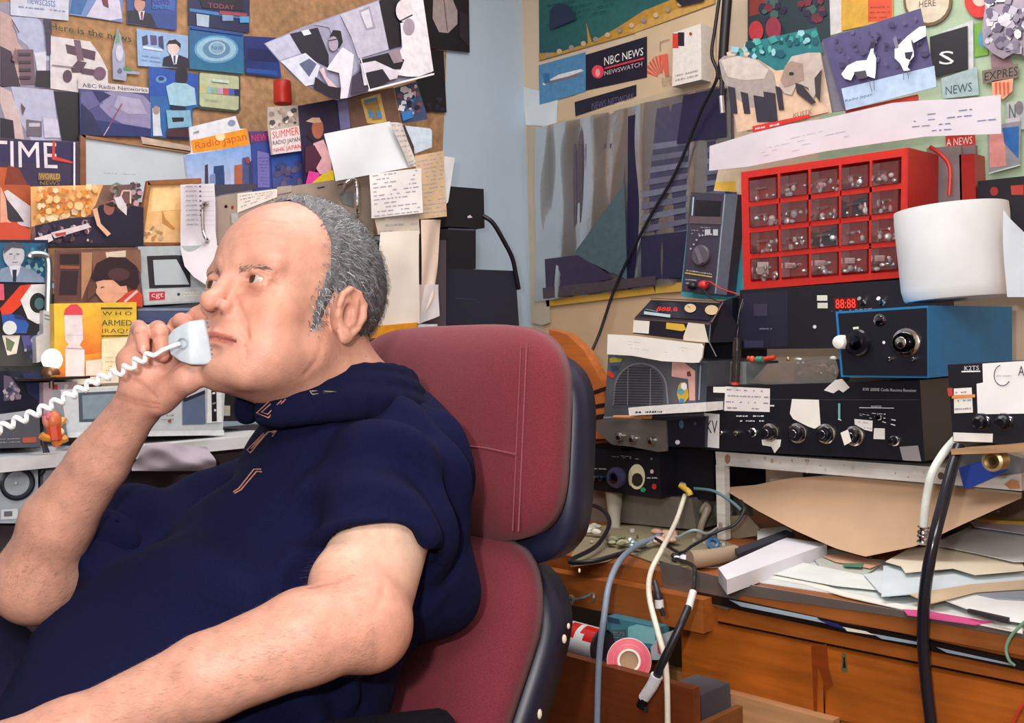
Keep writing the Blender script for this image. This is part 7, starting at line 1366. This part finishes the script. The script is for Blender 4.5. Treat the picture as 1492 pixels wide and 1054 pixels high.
# hair: cap plus strands
def hairline(x_, y_, z_):
    yh = np.interp(z_, [-9, -4.5, -3.0, 1.5, 2.8, 5, 8, 10.5, 12, 14], [-4.5, -3.6, -3.2, -2.7, 2.0, 2.6, 2.6, 3.0, 3.8, 4.6]); d = yh-y_
    sb = np.minimum(np.minimum(y_-.6, 2.9-y_), np.minimum(z_+3.4, 4.5-z_)); d = np.maximum(d, np.where(np.abs(x_) > 5.2, sb, -9))
    return np.minimum(d, z_+8.6)
HB = SDF(); g_ = .42
HB.ell(hl(0, -1.9, 5.35), [hr_(v+g_) for v in (7.75, 10.0, 9.05)], E); HB.ell(hl(0, 2.8, 4.6), [hr_(v+g_*.4) for v in (6.5, 6.9, 7.0)], E, k=hr_(2)); HB.ell(hl(0, 3.4, -1.6), [hr_(v+.3) for v in (6.5, 4.6, 5.6)], E, k=hr_(1.5)); HB.cone(hl(0, -2.2, -2.5), NB-tf*.02, hr_(6.05), .062, k=.02)
T0 = _t.time(); HV, HF = HB.mesh(.0028); print('TIME hair', _t.time()-T0)
hL = (HV-np.array(H0))@HM.T/(.01*HS); hd = hairline(*hL.T)
rn = np.random.default_rng(4)
ns = np.sin(hL[:, 0]*3.1+hL[:, 2]*2.3)*np.sin(hL[:, 1]*2.7-hL[:, 2]*1.9)
keep = hd+ns*.25 > 0; kf = keep[HF].all(1); HF2 = HF[kf]; used = np.unique(HF2); remap = -np.ones(len(HV), int); remap[used] = np.arange(len(used)); HV2 = HV[used]; HF2 = remap[HF2]
cen = np.array(hl(0, -1, 3.5)); dr = HV2-cen; dr /= np.linalg.norm(dr, axis=1)[:, None]; w_ = sm(hd[used], 0, 1.5)
HV2 = HV2+dr*(((w_-1)*.0045)+ns[used]*.0012*w_)[:, None]
hc = LC('#5c5a60')[None]*(1+.25*ns[used])[:, None]
hair = npmesh('hair', HV2, HF2, hc, 'hair', man)
ms_ = M(mk='hair'); rnd = random.Random(9); cand = np.argwhere((hd > -1.1*(rn.random(len(hd))**2.2)) & (hL[:, 2] > -8.6))[:, 0]; pick = rn.choice(cand, 9000)
sv, sf, scl = [], [], []
earw = lambda p: abs(p[0]) > 6 and -3.2 < p[1] < 1.2 and -4 < p[2] < 4
for pi in pick:
    p0 = HV[pi]; l = hL[pi]; n_ = p0-cen; n_ /= np.linalg.norm(n_)
    if earw(l) and l[2] < 3.4 and l[1] > -2.8 and l[1] < .5: continue
    if l[2] > 9.5 and l[1] > -3 and rn.random() < .35: continue
    comb = np.array(-hf)*.8+np.array(-hu)*(.8 if l[2] < 9 else .1)+rn.normal(0, .42, 3); comb -= n_*(comb@n_); comb /= np.linalg.norm(comb)
    Ls = rn.uniform(.006, .015)*(1 if hd[pi] > .8 else .6); sd = np.cross(n_, comb); curl = rn.normal(0, .35); wd = rn.uniform(.00035, .0006)
    st_ = p0-n_*(.003 if hd[pi] < .8 else .001); b = len(sv)
    for k_ in range(5):
        t = k_/4; q_ = st_+comb*Ls*t+n_*(.0035*math.sin(t*2.2)+.0008)+sd*Ls*curl*math.sin(t*3); ww = wd*(1-t*.85); sv += [q_-sd*ww, q_+sd*ww]
    g0 = rn.choice([.17, .27, .40, .10, .06], p=[.25, .28, .20, .16, .11]); cc = np.array([g0*.96, g0, g0*1.05])
    scl += [cc]*10
    for k_ in range(4): sf.append((b+2*k_, b+2*k_+1, b+2*k_+3, b+2*k_+2))
npmesh('hair_strands', np.array(sv), np.array(sf), np.array(scl), 'hair', hair)
# brows
BT0 = BVHTree.FromPolygons([tuple(v) for v in V_], [tuple(int(i) for i in f) for f in F_])
for s_ in (-1, 1):
    sv, sf, scl = [], [], []
    for k_ in range(150):
        u = rn.random()**1.4; bx = 1.5+u*3.4; p0 = np.array(hl(s_*bx, 9.62-.10*bx-.075*max(bx-2.6, 0)**2, 2.55+.5*math.sin(u*2.4)*.5+rn.normal(0, .16))); d_ = np.array(hr)*s_*.9+np.array(hu)*(.55-u*.7)+rn.normal(0, .07, 3)+np.array(hf)*.05; d_ /= np.linalg.norm(d_)
        g_n = np.array(hf)*.8+np.array(hr)*s_*.5; h_ = BT0.ray_cast(V3(p0+g_n*.03), V3(-g_n))
        if h_[0] is None: continue
        p0 = np.array(h_[0])+g_n*.0003; sd = np.cross(g_n, d_); sd /= np.linalg.norm(sd); d_ -= g_n*(d_@g_n); b = len(sv)
        for q2 in range(3): t = q2/2; q_ = p0+d_*.0065*t+g_n*.0006*math.sin(t*3); sv += [q_-sd*.00023*(1-t*.8), q_+sd*.00023*(1-t*.8)]
        c0 = LC(rnd.choice(['#5a443a', '#6c5448', '#4a3630', '#9a8478'])); scl += [c0]*6; sf += [(b, b+1, b+3, b+2), (b+2, b+3, b+5, b+4)]
    npmesh('eyebrow', np.array(sv), np.array(sf), np.array(scl), 'hair', man)
# fine hair on the forearms
BODYT = BT0
def snap(p): r_ = BODYT.find_nearest(V3(p)); return np.array(r_[0]), np.array(r_[1])
for nm_, segs, cnt in (('left_forearm_hair', ((P(540, 905, 1.02), lf1), (lf1, lf2), (lf2, LWR)), 3000), ('right_forearm_hair', ((REL, rf1), (rf1, RWR)), 2200)):
    sv, sf, scl = [], [], []
    for k_ in range(cnt):
        a_, b_ = segs[rn.integers(len(segs))]; t = rn.random(); c0 = np.array(a_)*(1-t)+np.array(b_)*t; ax_ = np.array(b_)-np.array(a_); ax_ /= np.linalg.norm(ax_)
        rd = rn.normal(0, 1, 3); rd -= ax_*(rd@ax_); rd /= np.linalg.norm(rd); hit = BODYT.ray_cast(V3(c0+rd*.09), V3(-rd))
        if hit[0] is None: continue
        p0 = np.array(hit[0]); rd = np.array(hit[1]); rd = rd if rd@(p0-c0) > 0 else -rd
        d_ = ax_*.8+np.cross(ax_, rd)*rn.normal(.3, .3); d_ /= np.linalg.norm(d_); sd = np.cross(rd, d_); b = len(sv); L1_ = rn.uniform(.005, .011)
        for q2 in range(3): t2 = q2/2; q_ = p0+d_*L1_*t2+rd*(.0016*math.sin(t2*2.4)-.0003); w2 = .00010*(1-t2*.7); sv += [q_-sd*w2, q_+sd*w2]
        g0 = rn.uniform(.16, .42); scl += [np.array([g0, g0*.66, g0*.48])]*6; sf += [(b, b+1, b+3, b+2), (b+2, b+3, b+5, b+4)]
    npmesh('forearm_hair', np.array(sv), np.array(sf), np.array(scl), 'hair', man)
# fingernails
for t_, up_ in ((P(209, 510, 1.0945), 1), ):
    m = M(mk='gloss'); m.ball(t_, (.0035, .0035, .0055), '#e0a898', 'skin', 8); m.build('fingernail', man)
# ---------------------------------------------------------------- clothing
SH = SDF()
LCUF = LS_.lerp(LEL, .58); RCUF = P(105, 826, 1.255)
SH.cone(LS_, LS_.lerp(LEL, .75), .070, .074, k=.02); SH.cone(RS_, RMID, .064, .063, k=.02); SH.cone(RMID, P(75, 842, 1.21), .063, .060, k=.01)
LAX = (LEL-LS_).normalized(); RAX = (REL-P(205, 768, 1.33)).normalized()
LCN = (LAX*.93+RC*.02+UC*-.0).normalized()
SH.plane(P(532, 806, 1.10), (LAX+RC*.10).normalized(), .105); SH.plane(P(98, 842, 1.22), (RAX+UC*-.2).normalized(), .10)
SH.cone(LS_.lerp(LEL, .45), LS_.lerp(LEL, 1.1), .058, .0655, k=.002, sub=True)
SH.cone(P(150, 805, 1.27), REL, .049, .054, k=.002, sub=True)
torso(SH, .006)
# neck opening and collar
SH.cone(NB+tu*.022, hl(0, 0, -4), .050, .085, k=.006, sub=True)
T0 = _t.time(); V2, F2 = SH.mesh(.0038); print('TIME shirt', _t.time()-T0)
tL = (V2-np.array(CHC))@TM.T
arm_t = ((V2-vec(LS_))@vec(LAX)); da = np.linalg.norm(V2-vec(LS_)-np.clip(arm_t, 0, .35)[:, None]*vec(LAX), axis=1)
sl = sm(.115-da, 0, .03)
fold = sl*(.0075*np.sin(arm_t*95+6*np.sin(tL[:, 1]*18)+tL[:, 0]*14))+(1-sl)*.0085*np.sin(tL[:, 2]*38+tL[:, 0]*17+2.2*np.sin(tL[:, 1]*21))*sm(tL[:, 2], .2, -.05)
arc = .006*np.sin((np.linalg.norm(V2-vec(P(560, 800, 1.1)), axis=1))*120)*sm(tL[:, 2], -.1, .05)
N2 = np.zeros_like(V2); a_, b_, c_ = V2[F2[:, 0]], V2[F2[:, 1]], V2[F2[:, 2]]; fn_ = np.cross(b_-a_, c_-a_)
for i in range(4): np.add.at(N2, F2[:, i], fn_)
N2 /= np.maximum(np.linalg.norm(N2, axis=1), 1e-9)[:, None]
V2 = V2+N2*(fold+arc*sl)[:, None]
shirt = npmesh('polo_shirt', V2, F2, np.tile(LC('#0e1030'), (len(V2), 1)), 'knit', man); shirt['label'] = 'dark navy polo shirt'
CO = SDF(); cc0 = NB+tu*.002; 
for k_ in range(26):
    a0, a1 = math.radians(-163+k_*12.5), math.radians(-163+(k_+1)*12.5)
    def cp(a, r, h_): 
        back_ = (1-math.cos(a-math.radians(-90)))*0; fx, fy_ = math.sin(a), -math.cos(a)      # a = 0 at the back of the neck
        return cc0+tr_*(fx*r)+tf*(fy_*r*1.05)+tu*h_
    hb = lambda a: .026+.028*math.cos(a)+.018*math.sin(a)**2
    CO.cone(cp(a0, .076, hb(a0)), cp(a1, .076, hb(a1)), .0085, .0085, k=.008); CO.cone(cp(a0, .088, hb(a0)-.014), cp(a1, .088, hb(a1)-.014), .0085, .0085, k=.010); CO.cone(cp(a0, .099, hb(a0)-.032), cp(a1, .099, hb(a1)-.032), .009, .009, k=.012); CO.cone(cp(a0, .092, hb(a0)-.045), cp(a1, .092, hb(a1)-.045), .012, .012, k=.012)
V3_, F3 = CO.mesh(.003); npmesh('collar', V3_, F3, np.tile(LC('#0d0f2c'), (len(V3_), 1)), 'knit', shirt)
from mathutils.bvhtree import BVHTree
BV = [BVHTree.FromPolygons([tuple(v) for v in A_], [tuple(int(i) for i in f) for f in B_]) for A_, B_ in ((V2, F2), (V3_, F3))]
def onshirt(px, py):
    for k_ in range(14):
        d_ = ray(px+k_*4, py+k_*1.5); hits = [h_ for h_ in (t_.ray_cast(CAM, d_) for t_ in BV) if h_[0] is not None]
        if hits: p_ = min(hits, key=lambda h_: h_[3])[0]; return p_-d_*.0012
for i, L in enumerate(([(392, 585), (374, 602), (391, 609), (416, 582)], [(394, 589), (381, 601), (390, 604), (410, 584)], [(384, 632), (360, 656), (365, 660), (390, 630), (403, 628), (397, 636)], [(380, 636), (366, 654), (386, 634), (401, 630)], [(340, 717), (348, 712), (370, 684), (380, 684)], [(342, 719), (351, 714), (374, 687), (381, 688)], [(452, 570), (455, 575), (490, 571), (454, 570)])):
    m = M(mk='fabric'); LP = [w_ for w_ in (onshirt(*p) for p in L) if w_]
    if len(LP) < 3: continue
    m.tube(LP, .0008, '#a8705a' if i < 6 else '#8a8270', n=5, sm=1); m.build('embroidery', shirt, 'tan stitched outline')
TR = SDF(); HIPL = tl(-.09, .10, -.40); HIPR = tl(.09, .10, -.40)
TR.cone(HIPL, HIPR, .14, .14, k=.03); TR.cone(HIPL, P(150, 1260, .86), .105, .085, k=.04); TR.cone(HIPR, P(-90, 985, 1.22), .12, .10, k=.04); TR.cone(tl(0, .1, -.36), tl(0, .1, -.42), .16, .15, k=.04)
TR.cone(P(150, 1260, .86), P(120, 1700, .9), .078, .055, k=.03); TR.cone(P(-90, 985, 1.22), P(-40, 1500, 1.3), .078, .055, k=.03)
T0 = _t.time(); V4, F4 = TR.mesh(.008); print('TIME trousers', _t.time()-T0); npmesh('trousers', V4, F4, np.tile(LC('#1a1730'), (len(V4), 1)), 'knit', man)
# ---------------------------------------------------------------- telephone handset and cord
hs = empty('telephone_handset', P(280, 530, 1.09), 'pale grey telephone handset held in front of the mouth', 'telephone')
hp = [(244, 490), (252, 480), (272, 469), (297, 465), (302, 494), (307, 527), (296, 531), (282, 531), (262, 527), (248, 517), (244, 504)]
bm = bmesh.new(); hd_ = lambda px_: 1.083+(max(0, 276-px_)*.00045+max(0, px_-276)*.0003); hp = [(244, 490), (252, 480), (262, 474), (275, 468), (297, 465), (304, 496), (309, 528), (298, 532), (277, 532), (262, 527), (248, 517), (244, 504)]; fr = [bm.verts.new(P(px_, py_, hd_(px_))) for px_, py_ in hp]; bk = [bm.verts.new(P(px_+(4), py_+1, hd_(px_))+VW*.036) for px_, py_ in hp]
bm.faces.new([fr[i] for i in (0, 1, 2, 3, 8, 9, 10, 11)]); bm.faces.new([fr[i] for i in (3, 4, 5, 6, 7, 8)]); bm.faces.new(bk); n_ = len(hp)
for i in range(n_): bm.faces.new((fr[i], fr[(i+1) % n_], bk[(i+1) % n_], bk[i]))
bmesh.ops.recalc_face_normals(bm, faces=bm.faces); bmesh.ops.bevel(bm, geom=list(bm.edges), offset=.0022, segments=3, affect='EDGES', profile=.5)
bm.verts.ensure_lookup_table(); m = M(mk='plastic'); m.v = [v.co.copy() for v in bm.verts]; bm.verts.index_update(); m.idx([tuple(v.index for v in f.verts) for f in bm.faces], 0, '#b9c3cd', 'plastic'); bm.free()
m.build('mouthpiece', hs, smooth=.5)
m = M(mk='plastic'); m.tube([P(285, 500, 1.115), P(292, 480, 1.15), P(305, 452, 1.20), hl(8.6, 4, 2), hl(9.0, 0, 1)], lambda t: .014-.004*math.sin(t*3.1), '#b4bec8', n=14); m.lathe(hl(9.6, 0, 1), -hr, [(.024, 0), (.026, .006), (.024, .012), (0, .014)], '#b4bec8', 'plastic'); m.build('handle', hs)
m = M(mk='plastic'); 
for k_ in range(9): a = P(299.5+k_*1.0, 469+k_*6.6, 1.0845+.01); m.tube([a-RC*.0005, a+RC*.0022-UC*.001+VW*.0], .0011, '#6f6a70', n=6, sm=1)
m.build('grille_slots', hs)
m = M(mk='plastic'); a = P(266, 500, 1.0845); m.lathe(a+VW*.002, -VW, [(.0045, 0), (.0062, 0), (.0062, .0028), (.005, .0034), (.0045, .0028), (.0045, 0)], '#98a2ac', 'plastic', 20); m.build('cord_socket', hs)
path = cr([P(262, 501, 1.082), P(248, 506, 1.076), P(238, 510, 1.070), P(205, 524, 1.062), P(178, 540, 1.060), P(150, 550, 1.055), P(110, 572, 1.04), P(60, 598, 1.02), P(0, 625, 1.0), P(-60, 655, .98)], 24)
m = M(mk='plastic'); pts = []; L_acc = 0; tot = sum((b-a).length for a, b in zip(path, path[1:])); ph = 0
for i, p_ in enumerate(path[:-1]):
    t_ = (path[i+1]-p_); dl = t_.length; T__ = t_.normalized(); xx = T__.cross(VW).normalized(); yy = T__.cross(xx); steps = 3
    for k_ in range(steps):
        L_acc += dl/steps; ph = 2*math.pi*max(0, L_acc-.030)/0.0128; am = .0038*min(1, max(0, (L_acc-.02)/.02)); pts.append(p_+t_*(k_/steps)+xx*am*math.cos(ph)+yy*am*math.sin(ph))
m.tube(pts, .0024, '#e3e6ea', n=7, sm=1); m.build('coiled_cord', hs, 'white coiled cord')
# ================================================================ camera and lights
cd = bpy.data.cameras.new('camera'); cd.sensor_width = 36; cd.sensor_fit = 'HORIZONTAL'; cd.lens = FPX/1492*36; cd.clip_start = .05; cd.dof.use_dof = False
co = bpy.data.objects.new('camera', cd); S.collection.objects.link(co)
R = Matrix((RC, UC, -VW)).transposed(); co.matrix_world = Matrix.Translation(CAM) @ R.to_4x4(); S.camera = co
def area(nm, loc, tgt, size, en, col=(1, 1, 1), kind='AREA'):
    ld = bpy.data.lights.new(nm, kind); ld.energy = en; ld.color = col
    if kind == 'AREA': ld.size = size
    else: ld.shadow_soft_size = size
    o = bpy.data.objects.new(nm, ld); S.collection.objects.link(o); o.location = loc
    o.rotation_euler = (V3(tgt)-V3(loc)).to_track_quat('-Z', 'Y').to_euler(); return o
fl = CAM-RC*.11+UC*.10-VW*.02
area('camera_flash', fl, fl+VW, 0.035, 9.5, (1, .97, .94))
area('ceiling_fill_light', (1.15, 1.0, 2.42), (1.15, 1.0, 0), 1.2, 22, (1, .96, .93))
area('ceiling_fill_light', (-.45, -.45, 2.42), (.3, .3, .6), 1.2, 62, (1, .96, .93))  # unseen fill behind the camera, added to brighten the far walls evenly
w = bpy.data.worlds.new('room_ambient'); S.world = w; w.use_nodes = True; w.node_tree.nodes['Background'].inputs[0].default_value = (.75, .8, .95, 1); w.node_tree.nodes['Background'].inputs[1].default_value = .45
S.view_settings.view_transform = 'Standard'; S.view_settings.look = 'None'; S.view_settings.exposure = .22; S.view_settings.gamma = 1; S.view_settings.use_curve_mapping = False
S.cycles.max_bounces = 8; S.cycles.transparent_max_bounces = 12; S.cycles.caustics_reflective = False; S.cycles.caustics_refractive = False
